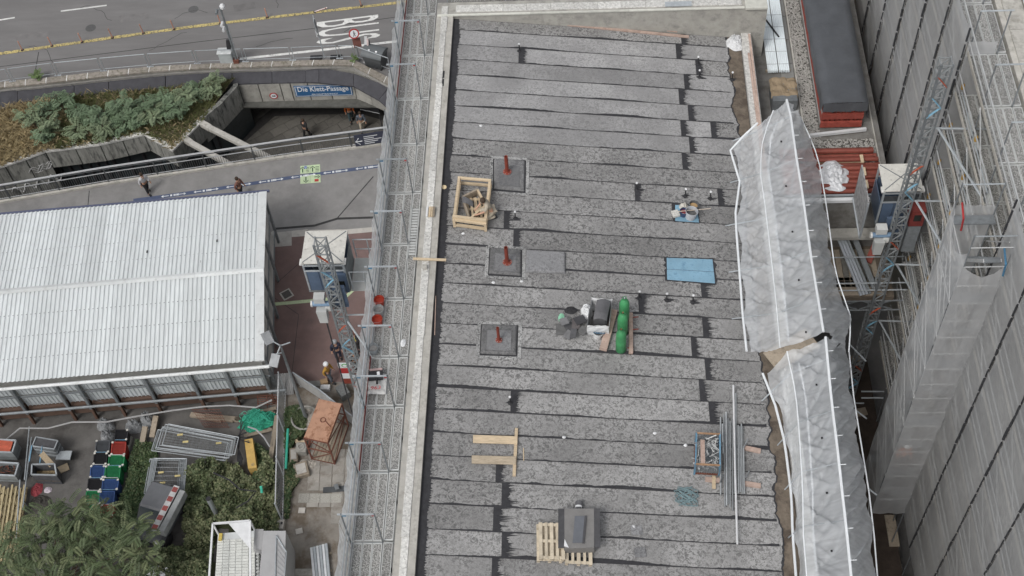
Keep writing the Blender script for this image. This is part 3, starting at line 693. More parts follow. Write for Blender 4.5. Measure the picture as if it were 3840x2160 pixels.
# ================================================================== main building with the felt roof
XL, XR, YF, YN = -5.6, 6.98, 43.5, 9.0
ZD = 18.9                                    # scaffold deck level = parapet level
mainb = thing('station_building', 'flat topped building with grey bitumen felt roof and pale parapets', 'building', (0, 26, 0))
fac = mat('limestone_facade', (.36, .34, .30), .9, .12, 1.0, .4, 12)
MB().hexa([(-6.3, YN, 0), (7.5, YN, 0), (7.5, 44.1, 0), (-6.3, 44.1, 0)], [(-6.3, YN, 16.6), (7.5, YN, 16.6), (7.5, 44.1, 16.6), (-6.3, 44.1, 16.6)]).build('wall', fac, mainb)
tar = mat('black_bitumen', (.040, .040, .044), .75, .25, 6, .25, 30, rand=.05, dirt=(.075, .075, .08), dscale=18, dcut=(.6, .75))
MB().hexa([(XL-.02, YN, 16.62), (XR+.1, YN, 16.62), (XR+.1, YF, 16.62), (XL-.02, YF, 16.62)],
          [(XL-.02, YN, rz_at(XL)), (XR+.1, YN, rz_at(XR+.1)), (XR+.1, YF, rz_at(XR+.1)), (XL-.02, YF, rz_at(XL))]).build('roof_base', tar, mainb)

def felt_mat(name, base, spots, amt):
    m = bpy.data.materials.new(name); m.use_nodes = True; nt = m.node_tree; N = nt.nodes; L = nt.links; b = N['Principled BSDF']
    b.inputs['Roughness'].default_value = .9; b.inputs['Specular IOR Level'].default_value = .2
    tc = N.new('ShaderNodeTexCoord'); oi = N.new('ShaderNodeObjectInfo')
    mul = N.new('ShaderNodeMath'); mul.operation = 'MULTIPLY'; mul.inputs[1].default_value = 53
    add = N.new('ShaderNodeVectorMath'); add.operation = 'ADD'
    L.new(oi.outputs['Random'], mul.inputs[0]); L.new(tc.outputs['Object'], add.inputs[0]); L.new(mul.outputs[0], add.inputs[1])
    def nz_(s, d=5, r=.6, dist=0, st=None):
        v = add.outputs[0]
        if st:
            mp = N.new('ShaderNodeMapping'); mp.inputs['Scale'].default_value = st; L.new(v, mp.inputs[0]); v = mp.outputs[0]
        n = N.new('ShaderNodeTexNoise'); n.inputs['Scale'].default_value = s; n.inputs['Detail'].default_value = d; n.inputs['Roughness'].default_value = r; n.inputs['Distortion'].default_value = dist
        L.new(v, n.inputs['Vector']); return n.outputs['Fac']
    def ramp(f, a, b_):
        r = N.new('ShaderNodeMapRange'); r.inputs[1].default_value = a; r.inputs[2].default_value = b_; L.new(f, r.inputs[0]); return r.outputs[0]
    def mixc(f, c1, c2):
        mx = N.new('ShaderNodeMix'); mx.data_type = 'RGBA'
        L.new(f, mx.inputs[0])
        for s_, c in ((6, c1), (7, c2)):
            if isinstance(c, tuple): mx.inputs[s_].default_value = (*c, 1)
            else: L.new(c, mx.inputs[s_])
        return mx.outputs[2]
    def mmul(a, k):
        q = N.new('ShaderNodeMath'); q.operation = 'MULTIPLY'; L.new(a, q.inputs[0])
        if isinstance(k, float): q.inputs[1].default_value = k
        else: L.new(k, q.inputs[1])
        return q.outputs[0]
    big = ramp(nz_(.55, 3), .35, .65)
    sp = ramp(nz_(8.5, 6, .75, .9), .485, .56)            # mottled moss and granule loss
    sp2 = ramp(nz_(22, 4, .75, .5), .5, .58)
    st = ramp(nz_(3, 3, .5, 0, (.12, 2.6, 1)), .5, .75)
    area = ramp(nz_(1.1, 5, .75), .30, .52)
    c = mixc(big, tuple(x*.80 for x in base), tuple(x*1.14 for x in base))
    c = mixc(mmul(st, .25), c, tuple(x*.72 for x in base))
    c = mixc(mmul(mmul(sp, area), amt), c, spots)
    c = mixc(mmul(sp2, .36*amt), c, tuple(x*.8 for x in spots))
    mr2 = N.new('ShaderNodeMapRange'); mr2.inputs[3].default_value = .84; mr2.inputs[4].default_value = 1.10; L.new(oi.outputs['Random'], mr2.inputs[0])
    sc = N.new('ShaderNodeVectorMath'); sc.operation = 'SCALE'; L.new(c, sc.inputs[0]); L.new(mr2.outputs[0], sc.inputs['Scale'])
    L.new(sc.outputs[0], b.inputs['Base Color'])
    bp = N.new('ShaderNodeBump'); bp.inputs['Strength'].default_value = .5; bp.inputs['Distance'].default_value = .012
    L.new(nz_(22, 5, .7), bp.inputs['Height']); L.new(bp.outputs[0], b.inputs['Normal'])
    return m
felt_a = felt_mat('clean_felt', (.345, .343, .343), (.16, .159, .159), .55)
felt_b = felt_mat('mottled_felt', (.345, .342, .338), (.125, .124, .122), .85)
felt_c = felt_mat('dark_mottled_felt', (.31, .307, .303), (.105, .104, .103), .9)
ROW = .9165; Y0 = 42.80
jo_px = [(2555, 155), (2535, 195), (1945, 205), (2610, 265), (2565, 305), (2545, 355), (2580, 415), (2552, 470), (2665, 480), (2585, 545), (2558, 605), (2380, 715), (2690, 725),
         (1890, 810), (1925, 900), (2395, 1155), (2629, 1090), (2636, 1245), (2594, 1325), (2646, 1405), (2624, 1485), (2661, 1570),
         (1859, 1780), (1881, 1870), (1849, 1965), (1881, 2055), (1844, 2145), (1914, 1545), (2520, 790)]
rows = []
k = 0
y = Y0
rows.append((YF-.02, Y0))
while y > YN+1:
    rows.append((y, y-ROW)); y -= ROW
jo = {}
for (x, yy) in jo_px:
    p = RP(x, yy)
    for i, (a, b) in enumerate(rows):
        if b < p.y <= a: jo.setdefault(i, []).append(p.x)
def rpt(X, Y, o=0.0): return Vector((X, Y, rz_at(X)+o))
def redge(Y): return 6.45+.22*nz(Y*.9, 2.2)+.10*nz(Y*3.1, 7.7)+.05*nz(Y*9, 1.1)
for i, (a, b) in enumerate(rows):
    xs = [XL+.24+.08*nz(i*1.7, 4)]+sorted(jo.get(i, []))+[None]
    if a < 16.5: xs = [XL+.3, None]
    o1 = .010
    for x0, x1 in zip(xs[:-1], xs[1:]):
        m_ = MB(); n = 1 if x1 is not None else 1
        A, B = a+.001, b+.001
        if x1 is None:
            # wavy right-hand end where the felt runs out into the dirty gutter strip
            nn = 10; vs = [rpt(x0, A, o1)]+[rpt(x0, B, o1+.006)]+[rpt(redge(lerp(B, A, q/nn)), lerp(B, A, q/nn), o1+.006*(1-q/nn)) for q in range(nn+1)]
            m_.poly(vs)
            low = [v-Vector((0, 0, .02)) for v in vs]; kk = len(vs); m_.add(vs+low, [(p_, kk+p_, kk+(p_+1) % kk, (p_+1) % kk) for p_ in range(kk)])
        else:
            e = x1-.004
            q = [rpt(x0, B, o1+.006), rpt(e, B, o1+.006), rpt(e, A, o1), rpt(x0, A, o1)]
            m_.prism(q, .02)
        fm = felt_a if a > 36.6 and x0 < 4.5 else (felt_c if (nz(i*3.1, x0) > .25 or 29.5 < a < 35.5) else felt_b)
        if a > 43: fm = felt_c
        m_.build('felt_sheet', fm, mainb)
# bitumen bled out along every lap: a wavy dark seam lying on the sheet above the lap
for i in range(1, len(rows)):
    Y = rows[i][0]
    if Y < 14: continue
    xs = [XL+.2]
    while xs[-1] < 6.3: xs.append(xs[-1]+.07)
    wid = []
    for x in xs:
        w = .026+.13*max(0, nz(x*.38, i*5.3))+.06*max(0, nz(x*1.7, i*2.1))+.022*nz(x*6, i)+.014*nz(x*15, i)
        w += .22*max(0, nz(x*.25+9, i*3.7)-.18)
        wid.append(max(.004, w-.008))
    up = [rpt(x, Y+w, .0235) for x, w in zip(xs, wid)]; lo = [rpt(x, Y-.012, .0235) for x in xs]
    m_ = MB(); m_.grid([lo, up]); m_.build('bitumen_seam', tar, mainb)
# ragged patches at the end joints, fingers pointing right
for i, L_ in jo.items():
    a, b = rows[i]
    for x in L_:
        m_ = MB(); n = 30; lo, up = [], []
        amp = .55+.35*random.random()
        for q in range(n+1):
            Y = lerp(b+.02, a+.0, q/n)
            w = .13+amp*(.5+.5*nz(q*1.1, x*3.3, i))**2*(1 if q % 2 else .35)+.05*random.random()
            lo.append(rpt(x+.002, Y, .021)); up.append(rpt(x+w, Y, .021))
        m_.grid([lo, up][::-1]); m_.build('bitumen_patch', tar, mainb)
# left edge band with fingers, right-hand dirt strip
m_ = MB(); lo, up = [], []
yy = YF-.05; q = 0
while yy > 14:
    w = .26+.10*nz(yy*1.1, 3)+.12*random.random()*(1 if q % 2 else .25); up.append(rpt(XL+w, yy, .026)); lo.append(rpt(XL, yy, .026)); yy -= .045; q += 1
m_.grid([lo, up][::-1]); m_.build('edge_band', tar, mainb)
dirt_m = mat('brown_gutter_dirt', (.175, .145, .115), .95, .3, 2.5, .5, 14, dirt=(.085, .068, .055), dscale=1.6, dcut=(.45, .62))
m_ = MB(); L1, L2 = [], []
yy = YF-.02
while yy > YN: L1.append(rpt(redge(yy)-.06, yy, .006)); L2.append(rpt(XR+.06, yy, .006)); yy -= .12
m_.grid([L1, L2][::-1]); m_.build('gutter_dirt', dirt_m, mainb)
m_ = MB(); L1, L2 = [], []; yy = YF-.05
while yy > 14:
    e = redge(yy); w = .05+.10*max(0, nz(yy*2.2, 8)); L1.append(rpt(e-w*.5, yy, .024)); L2.append(rpt(e+w*.5, yy, .024)); yy -= .06
m_.grid([L1, L2][::-1]); m_.build('edge_seam', tar, mainb)
# parapets
def stones(x0, x1, y0, y1, z, n, axis, m, nm, hh=.05, jit=.012):
    for k in range(n):
        if axis == 'y': a, b = lerp(y0, y1, k/n)+.004, lerp(y0, y1, (k+1)/n)-.004; c = ((x0+x1)/2+random.uniform(-jit, jit), (a+b)/2, z+hh/2-.02*random.random()); s_ = (x1-x0+random.uniform(-jit, jit)*2, b-a, hh)
        else: a, b = lerp(x0, x1, k/n)+.004, lerp(x0, x1, (k+1)/n)-.004; c = ((a+b)/2, (y0+y1)/2+random.uniform(-jit, jit), z+hh/2); s_ = (b-a, y1-y0, hh)
        MB().box(c, s_).build(nm, m, mainb, bevel=.012)
MB().hexa([(-6.33, YN, 16.65), (XL, YN, 16.65), (XL, YF, 16.65), (-6.33, YF, 16.65)], [(-6.33, YN, ZD), (XL, YN, ZD), (XL, YF, ZD), (-6.33, YF, ZD)]).build('parapet', coping_m, mainb)
stones(-6.13, -5.86, YN, 44.1, ZD-.015, 22, 'y', stone_rough, 'coping_stone', .06)
MB().hexa([(-6.33, YF+.001, 15), (8.1, YF+.001, 15), (8.1, 44.35, 15), (-6.33, 44.35, 15)], [(-6.33, YF+.001, ZD), (8.1, YF+.001, ZD), (8.1, 44.35, ZD), (-6.33, 44.35, ZD)]).build('end_wall', concrete, mainb)
stones(-5.5, 7.0, YF+.18, YF+.62, ZD-.015, 12, 'x', stone_rough, 'coping_stone', .05)
for x0, x1 in ((-6.3, -2.2), (-2.2, 2.1), (2.1, 7.1)): MB().box(((x0+x1)/2, YF-.01, ZD+.03), (x1-x0-.01, .1, .055)).build('trim_strip', mat('pale_mortar', (.55, .55, .5), .9, .12, 4), mainb)
MB().box((7.6, YF+.3, ZD+.06), (.95, .9, .1)).build('corner_slab', mat('pale_mortar', (.55, .55, .5)), mainb)
MB().box((4.25, YF+.3, ZD+.05), (1.15, .3, .03)).build('metal_plate', zinc, mainb)
# right parapet
ZQ = 17.42
MB().hexa([(XR+.08, YN, 15), (7.5, YN, 15), (7.5, YF, 15), (XR+.08, YF, 15)], [(XR+.08, YN, ZQ), (7.5, YN, ZQ), (7.5, YF, ZQ), (XR+.08, YF, ZQ)]).build('right_parapet', stone_rough, mainb)
for k, (a, b) in enumerate((((7.42), (7.4)), ((7.3), (7.34)))):
    MB().beam((a, YF-.1-1.2*k, ZQ+.035), (b, 35.2, ZQ+.035), .09, .05).build('edge_board', wood_pink, mainb)
# ------------------------------------------------------------------ scaffold along the left side
SC = thing('street_scaffold', 'galvanised scaffold with perforated decks and white net along the left parapet', 'scaffold', (-7.3, 30, 0))
XO, XG = -7.72, -6.72                        # outer edge, inner standard line
joints_y = [43.55-2.57*n for n in range(-1, 8)]+[43.55-2.57*7-2.07-2.57*n for n in range(0, 6)]
joints_y = [y_+.06 for y_ in joints_y]
def deck_mat(name, col):
    m = mat(name, col, .6, .12, 4, metal=.15, rand=.2)
    nt = m.node_tree; N = nt.nodes; L = nt.links; b = N['Principled BSDF']
    tc = N.new('ShaderNodeTexCoord'); v = N.new('ShaderNodeTexVoronoi'); v.inputs['Scale'].default_value = 30; L.new(tc.outputs['Object'], v.inputs['Vector'])
    src = b.inputs['Base Color'].links[0].from_socket
    r = N.new('ShaderNodeMapRange'); r.inputs[1].default_value = .25; r.inputs[2].default_value = .55; r.inputs[3].default_value = 1.15; r.inputs[4].default_value = .42; L.new(v.outputs['Distance'], r.inputs[0])
    n2 = N.new('ShaderNodeTexNoise'); n2.inputs['Scale'].default_value = 14; n2.inputs['Detail'].default_value = 4; L.new(tc.outputs['Object'], n2.inputs['Vector'])
    r2 = N.new('ShaderNodeMapRange'); r2.inputs[1].default_value = .35; r2.inputs[2].default_value = .65; r2.inputs[3].default_value = .84; r2.inputs[4].default_value = 1.14; L.new(n2.outputs['Fac'], r2.inputs[0])
    mm = N.new('ShaderNodeMath'); mm.operation = 'MULTIPLY'; L.new(r.outputs[0], mm.inputs[0]); L.new(r2.outputs[0], mm.inputs[1])
    s = N.new('ShaderNodeVectorMath'); s.operation = 'SCALE'; L.new(src, s.inputs[0]); L.new(mm.outputs[0], s.inputs['Scale']); L.new(s.outputs[0], b.inputs['Base Color'])
    return m
deck_c = deck_mat('perforated_deck', (.47, .465, .445))
rim_m = mat('deck_rim', (.50, .51, .50), .55, .1, 4, metal=.05, rand=.12)
def plank_mesh(L_, W=.31):
    """steel scaffold plank: recessed perforated tread between raised edges"""
    tread = MB().box((0, 0, -.03), (W-.05, L_-.08, .05))
    rim = MB()
    for sx in (-1, 1): rim.box((sx*(W/2-.0125), 0, -.03), (.025, L_-.02, .072))
    for sy in (-1, 1): rim.box((0, sy*(L_/2-.025), -.03), (W-.05, .04, .068))
    return tread, rim
plank_proto = {}
def put_plank(parent, x, y0, y1, z, base):
    L_ = round(abs(y1-y0)-.07, 2)
    loc = Vector((x, (y0+y1)/2, z))-base
    if L_ not in plank_proto:
        t_, r_ = plank_mesh(L_); a = t_.build('deck_plank', deck_c, parent, local=True); a.location = loc
        b = r_.build('plank_rim', rim_m, a, local=True); plank_proto[L_] = (a, b)
    else:
        a0, b0 = plank_proto[L_]; a = share(a0, parent, loc); share(b0, a)
SB = Vector((-7.3, 30, 0))
for j in range(len(joints_y)-1):
    y1, y0 = joints_y[j], joints_y[j+1]
    if y1 < 14.5: continue
    for c in range(3): put_plank(SC, XO+.18+c*.325, y0, y1, ZD, SB)
    put_plank(SC, -6.545, y0+.03, y1+.03, ZD-.01, SB)
    MB().tube([(XO-.05, y0, ZD-.09), (-6.38, y0, ZD-.09)], .03, 6).build('transom', zinc, SC)
    for x in (XO-.06, XG):
        MB().tube([(x, y0, 0), (x, y0, ZD+(2.05 if j < 13 else 1))], .027, 6).build('standard', zinc_dark, SC)
    if j not in (3, 12):
        fr = MB().beam((XO-.06-.12, y0, ZD+2.0), (XG, y0, ZD+2.0), .04, .06).build('frame_head', zinc, SC)
        MB().box((XO+.02, y0, ZD+1.93), (.14, .025, .1)).build('gusset', mat('clip_blue', (.06, .17, .28), .5), SC)
        MB().box((XG-.05, y0, ZD+1.92), (.1, .03, .06)).build('clip', mat('clip_red', (.32, .03, .03), .5), SC)
    MB().tube([(XO-.04, y0, ZD+1.0), (XO-.04, y1, ZD+1.0)], .022, 6).build('guard_rail', zinc, SC)
    MB().tube([(XO-.04, y0, ZD+.5), (XO-.04, y1, ZD+.5)], .022, 6).build('guard_rail', zinc, SC)
    MB().box((XO+.0, (y0+y1)/2, ZD+.075), (.025, y1-y0-.06, .15)).build('toe_board', mat('toe_board_red', (.19, .05, .045), .7, .2, 5) if j < 3 or 7 < j < 10 else zinc, SC)
    # levels below, seen only from the side
    for zl in (16.9, 14.9): MB().box(((XO+XG)/2, (y0+y1)/2, zl), (.95, y1-y0-.05, .06)).build('lower_deck', rim_m, SC)
net_l = sheet_mat('white_scaffold_net', (.86, .88, .89), .66, .35, .5, 3, .6, 4, bst=(1, .8, .4), avar=.15)
for j in range(len(joints_y)-1):
    y1, y0 = joints_y[j], joints_y[j+1]
    if y1 < 14.5: continue
    m_ = MB(); rows_ = []
    for s_ in range(15):
        t_ = s_/14; yv = lerp(y0+.02, y1-.02, t_); zt = ZD+1.18+.28*abs(2*t_-1)**2+.1*nz(yv*2, 5)
        rows_.append([Vector((XO-.10-.13*math.sin(math.pi*t_)*(zz < 1)+.07*nz(yv*2.3, zz*3.1)-.09*q, yv, lerp(0 if zz == 0 else ZD-1, zt, q))) for zz, q in ((0, 0), (1, .0), (1, .25), (1, .5), (1, .75), (1, 1))])
    m_.grid(rows_); m_.build('net_sheet', net_l, SC, smooth=True)
# slotted aluminium filler plank
sp = MB()
for q in range(17): sp.box((-6.545, 30.25+.137*q, ZD+.035), (.24, .085, .02))
for sx in (-.15, .15): sp.box((-6.545+sx, 31.3, ZD+.035), (.035, 2.5, .05))
sp.build('slotted_plank', rim_m, SC)
# far scaffold behind the end wall
FS = thing('end_scaffold', 'strip of scaffold deck behind the far end wall at top edge', 'scaffold', (1, 45, 0))
for k in range(5):
    MB().box((-4.6+2.57*k, 44.95, ZD-.1), (2.5, .95, .07)).build('deck_plank', deck_c, FS)
    MB().tube([(-5.9+2.57*k, 45.5, 0), (-5.9+2.57*k, 45.5, ZD+1)], .025).build('standard', zinc, FS)
    MB().tube([(-5.9+2.57*k, 44.45, 0), (-5.9+2.57*k, 44.45, ZD+1)], .025).build('standard', zinc, FS)
# ================================================================== right-hand side: lower roof, light well, netted scaffold, tents
ZL = 16.0
YE = PX(3150, 752, 10.5).y if False else G(3150, 752, ZL).y     # near edge of the lower roof
lr_m = mat('grey_roof_slab', (.19, .185, .175), .92, .2, 1.4, .4, 18, dirt=(.12, .112, .10), dscale=1.2, dcut=(.45, .65))
lroof = struct('lower_roof', MB().hexa([(7.5, YE, 12.0), (12.7, YE, 12.0), (12.7, 52, 12.0), (7.5, 52, 12.0)], [(7.5, YE, ZL), (12.7, YE, ZL), (12.7, 52, ZL), (7.5, 52, ZL)]), lr_m)
for k in range(9):
    MB().box((9.15, YE+1+1.55*k, ZL+.02), (.55, 1.5, .05)).build('walkway_slab', mat('walkway_slab', (.235, .235, .225), .9, .15, 2, rand=.12), lroof)
# gravel: real stones
def gravel(name, x0, x1, y0, y1, z, n):
    st = MB()
    for k in range(n):
        r = random.uniform(.028, .06); c = Vector((random.uniform(x0, x1), random.uniform(y0, y1), z+r*.4)); a = random.random()*6
        vs = [c+Vector((r*math.cos(a+q*1.57)*random.uniform(.8, 1.2), r*math.sin(a+q*1.57)*random.uniform(.7, 1.2), 0)) for q in range(4)]+[c+Vector((random.uniform(-.3, .3)*r, 0, r*.8))]
        st.add(vs, [(0, 1, 4), (1, 2, 4), (2, 3, 4), (3, 0, 4)])
    return st.build(name, mat('gravel', (.33, .32, .30), .9, .35, 9, rand=0), lroof)
for args in ((9.55, 10.15, 38.2, 47.5), (9.6, 12.35, 35.3, 38.3)):
    MB().box(((args[0]+args[1])/2, (args[2]+args[3])/2, ZL+.01), (args[1]-args[0], args[3]-args[2], .02)).build('gravel_bed', mat('gravel_bed', (.085, .08, .072), .95, .3, 8), lroof)
    tag(gravel('gravel', args[0], args[1], args[2], args[3], ZL+.02, 2600), kind='stuff')
for a, b in (((9.5, 35.2), (9.5, 48)), ((12.42, 35.2), (12.42, 41))):
    MB().beam((*a, ZL+.05), (*b, ZL+.05), .06, .12).build('edging', coping_m, lroof)
MB().beam((9.7, 38.45, ZL+.16), (12.1, 38.75, ZL+.16), .12, .14).build('white_edging', white_plastic, lroof)
# parapet gutter at the near edge
MB().beam((8.2, YE-.05, ZL+.08), (12.6, YE-.05, ZL+.08), .16, .16).build('edge_flashing', white_plastic, lroof)
MB().beam((8.2, YE+.15, ZL+.14), (12.6, YE+.15, ZL+.14), .08, .08).build('edge_flashing', zinc, lroof)
# stacked corrugated white sheets
s0 = G(2870, 235, ZL); ss = thing('sheet_stack', 'stack of white corrugated sheets lying along the lower roof', 'sheet stack', (8.72, 45.4, ZL))
for k in range(3):
    m_ = MB(); W_ = .42
    for half, xo in ((0, 8.28), (1, 8.78)):
        prof = []
        for q in range(6): prof += [(xo+q*.078, 0), (xo+q*.078+.03, 0), (xo+q*.078+.042, .025), (xo+q*.078+.066, .025)]
        r0 = [Vector((x-.05*k*.2, 42.3+.2*half*0, ZL+.12+.06*k+h)) for x, h in prof]; r1 = [Vector((x, 49.5, ZL+.12+.06*k+h)) for x, h in prof]
        m_.grid([r0, r1])
    m_.build('corrugated_sheet', mat('white_sheet', (.68, .73, .75), .4, .06, 2), ss)
for yv in (42.5, 44.4, 46.3, 48.2): MB().box((8.75, yv, ZL+.06), (1.1, .09, .1)).build('bearer', wood_old, ss)
for yv in (42.7, 43.5, 44.3, 45.1, 45.9): MB().box((8.75, yv, ZL+.272), (1.04, .012, .006)).build('strap', zinc_dark, ss)
MB().beam((8.45, 45.6, ZL+.30), (8.95, 44.4, ZL+.30), .06, .04).build('bar', black_m, ss)
# brown sheet over a box
bx_ = thing('covered_crate', 'dark crate under a crumpled brown paper sheet on the lower roof', 'crate', (8.75, 40.7, ZL))
MB().box((8.75, 40.6, ZL+.35), (1.05, 1.2, .7)).build('crate', zinc_dark, bx_)
m_ = MB(); R_ = []
for i in range(13):
    r = []
    for j in range(13):
        u, v = i/12-.5, j/12-.5
        r.append(Vector((8.75+u*1.15+.04*nz(j, i*.7), 40.85+v*1.15+.05*nz(i, j*.8, 3), ZL+.76+.14*nz(u*4, v*4, 2)-.25*max(0, abs(v)-.42)*6-.2*max(0, abs(u)-.44)*6)))
    R_.append(r)
m_.grid(R_[::-1]); m_.build('paper_sheet', mat('brown_paper', (.29, .225, .15), .85, .15, 3, .4, 6), bx_)
# red material stack under black tarpaulin
ts = thing('tarp_stack', 'long stack of red tubes under a black plastic tarpaulin', 'tarp stack', (11.0, 43.5, ZL))
YA, YB, XA, XB, ZH = 39.0, 49.5, 10.2, 11.95, 17.55
stk_r = mat('red_tube_stack', (.26, .06, .045), .6, .25, 5, rand=.2)
for k in range(7):
    for j in range(9):
        if (j in (0, 8) or k > 0): MB().tube([(XA+.08+.2*j, YA+.05+.05*random.random(), ZL+.12+.2*k), (XA+.08+.2*j, YB, ZL+.12+.2*k)], .09, 6).build('tube', stk_r if k % 3 else mat('grey_tube', (.3, .29, .28), .7), ts)
tarp_b = mat('black_tarpaulin', (.075, .08, .088), .42, .15, 1.5, .5, 5, spec=.5)
m_ = MB(); R_ = []
for i in range(61):
    v = i/60; yv = lerp(YA-.06, YB+.3, v); r = []
    for j, (x, z) in enumerate(((XA-.14, ZH-.42), (XA-.10, ZH-.25), (XA-.06, ZH+.03), (XA+.35, ZH+.07), (XA+.75, ZH+.06), (XA+1.1, ZH+.07), (XA+1.5, ZH+.06), (XB+.06, ZH+.02), (XB+.1, ZH-.3), (XB+.14, ZL+.6))):
        z2 = z+(.05*nz(x*3, yv*1.6)+.03*nz(x*7, yv*5) if 1 < j < 8 else 0)
        if j == 0: z2 += .22*nz(yv*.7, 2)
        x2 = x+(.05*nz(yv*1.4, j)+.02*nz(yv*5, j) if j in (0, 1, 8, 9) else .01*nz(yv*3, j))
        r.append(Vector((x2, yv, z2)))
    R_.append(r)
m_.grid(R_); m_.build('tarpaulin', tarp_b, ts, smooth=True)
m_ = MB(); m_.grid([[Vector((lerp(XA-.06, XB+.06, q/10), YA-.06, ZH+.03)) for q in range(11)], [Vector((lerp(XA-.06, XB+.06, q/10), YA-.12+.04*nz(q), ZH-.42+.08*nz(q*.8, 4))) for q in range(11)]][::-1]); m_.build('tarp_flap', tarp_b, ts)
for z_, mm_ in ((ZL+.75, stk_r), (ZL+.25, stk_r)): MB().box((11.05, YA+.0, z_), (1.75, .1, .3)).build('end_board', mm_, ts)
# red pipes lying side by side
ya, yb = G(3150, 742, ZL).y+.25, G(3150, 572, ZL).y
np_ = 15
for k in range(np_):
    yv = lerp(yb, ya, k/(np_-1)); t = thing('red_pipe', 'red brown pipe on the lower roof, %s from the gravel end' % ORD[k], 'pipe', (10.6, yv, ZL), group='red pipes lying on the lower roof')
    r_ = random.uniform(.085, .115); x1 = random.uniform(12.15, 12.4)
    zz = ZL+.02+r_+(.14 if k % 3 == 1 else 0)
    MB().tube([(8.3, yv, zz), (x1, yv+.02*random.random(), zz)], r_, 10).build('barrel', mat('pipe_red', (.20, .055, .04), .55, .2, 4, rand=.2), t)
    MB().tube([(x1-.12, yv+.01, zz), (x1+.01, yv+.01, zz)], r_+.014, 10).build('socket', MATS['pipe_red'], t)
    if k % 3 == 1: MB().box((10.5, yv, ZL+.09), (2.6, .06, .12)).build('spacer', wood, t)
bt = thing('batten', 'pale timber batten across the red pipes on the lower roof', 'batten', (11.6, ya+1, ZL))
for yv in (ya+.1, ya+.8, ya+1.5): MB().box((11.62, yv, ZL+.42), (.13, .42, .06)).build('piece', wood, bt)
# white foil lying over the pipes
def crumple(name, label, cat, c, rx, ry, h, m, seed, n=14, base_z=None, rag=.25, fold=5):
    m_ = MB(); R_ = []
    for i in range(n+1):
        r = []
        for j in range(n*2+1):
            a = 2*math.pi*j/(n*2); q = i/n; rr = q*(1+rag*nz(math.cos(a)*2, math.sin(a)*2, seed))
            z = h*(1-q*q)*(.75+.5*nz(q*fold*math.cos(a), q*fold*math.sin(a), seed+3))+.04*abs(nz(q*11*math.cos(a), q*11*math.sin(a), seed))
            r.append(Vector((c[0]+rx*rr*math.cos(a), c[1]+ry*rr*math.sin(a), c[2]+max(.01, z))))
        R_.append(r)
    m_.grid(R_)
    o = m_.build(name, m, smooth=False); tag(o, label, cat); return o
foil = mat('white_foil', (.62, .63, .65), .35, .15, 4, .6, 10, spec=.6)
p = G(3125, 660, ZL+.25); crumple('plastic_sheet', 'crumpled white foil lying over the red pipes', 'plastic sheet', (p.x, p.y, ZL+.26), .62, .85, .3, foil, 3)
# ---------------------------------------------------------------- platform one storey down and the deep well
ZM = 12.9
YM = G(3150, 1115, ZM).y
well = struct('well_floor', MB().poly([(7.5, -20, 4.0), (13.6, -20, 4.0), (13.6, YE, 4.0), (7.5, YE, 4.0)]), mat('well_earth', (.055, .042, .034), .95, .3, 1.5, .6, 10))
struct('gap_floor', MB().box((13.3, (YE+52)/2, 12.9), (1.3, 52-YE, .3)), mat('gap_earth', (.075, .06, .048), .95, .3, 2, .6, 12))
plat = thing('well_platform', 'timber and concrete platform in the light well below the lower roof', 'platform', (10.5, (YE+YM)/2, ZM))
MB().box((10.3, (YE+YM)/2, ZM-.15), (5.2, YE-YM, .3)).build('slab', mat('brown_formwork', (.135, .11, .085), .9, .3, 1.5, .6, 8, dirt=(.07, .058, .048), dscale=1.5, dcut=(.45, .62)), plat)
for k in range(12):
    MB().box((9.6+.27*k*.9, YE-1.2-.0*k, ZM+.03), (.22, 2.0, .05), .02*nz(k)).build('board', wood_old if k % 3 else mat('grey_board', (.16, .155, .14), .9, .3, 4), plat)
for k in range(5): MB().box((10.3, YM+.15+.19*k, ZM+.03), (4.6, .17, .05), .01*nz(k, 5)).build('edge_plank', wood_old, plat)
MB().box((10.2, YE-.35, 14.2), (4.6, .5, .18)).build('ledge', concrete, plat)
for x in (8.6, 10.2, 11.6):
    MB().beam((x, YM+.02, ZM-.9), (x+1.3, YM+.02, ZM-.3), .05, .05).build('truss_brace', zinc_dark, plat)
    MB().beam((x+1.3, YM+.02, ZM-.9), (x, YM+.02, ZM-.3), .05, .05).build('truss_brace', zinc_dark, plat)
for z_ in (-.28, -.95): MB().tube([(7.9, YM, ZM+z_), (13.3, YM, ZM+z_)], .035).build('truss_chord', zinc_dark, plat)
for (x, z_, yo) in ((0, .55, -.05), (0, 1.05, -.05), (0, 1.05, 1.3)): MB().tube([(8.2, YM+yo, ZM+z_), (13.3, YM+yo, ZM+z_)], .03).build('rail', zinc, plat)
# long metal profiles leaning down onto the platform
A_, B_ = G(3125, 850, ZM+1.2), G(3228, 1110, ZM+.12)
pf = thing('metal_profiles', 'bundle of long silver metal profiles on the well platform', 'metal profiles', B_)
for k in range(4): MB().beam(A_+Vector((.12*k, 0, .0)), B_+Vector((.13*k, .03*k, .03)), .10, .07).build('profile', mat('bright_profile', (.45, .48, .52), .35, .1, 3, metal=.4) if k < 3 else zinc_dark, pf)
MB().beam(A_+Vector((.6, .5, 0)), B_+Vector((.62, .25, .05)), .22, .1).build('profile', zinc_dark, pf)
A_, B_ = G(3295, 890, ZM+.6), G(3255, 985, ZM+.1)
rb = tag(MB().beam(A_, B_, .28, .14).build('red_beam', mat('red_steel', (.23, .06, .045), .7, .15, 3)), 'red painted steel beam lying on the well platform', 'beam')

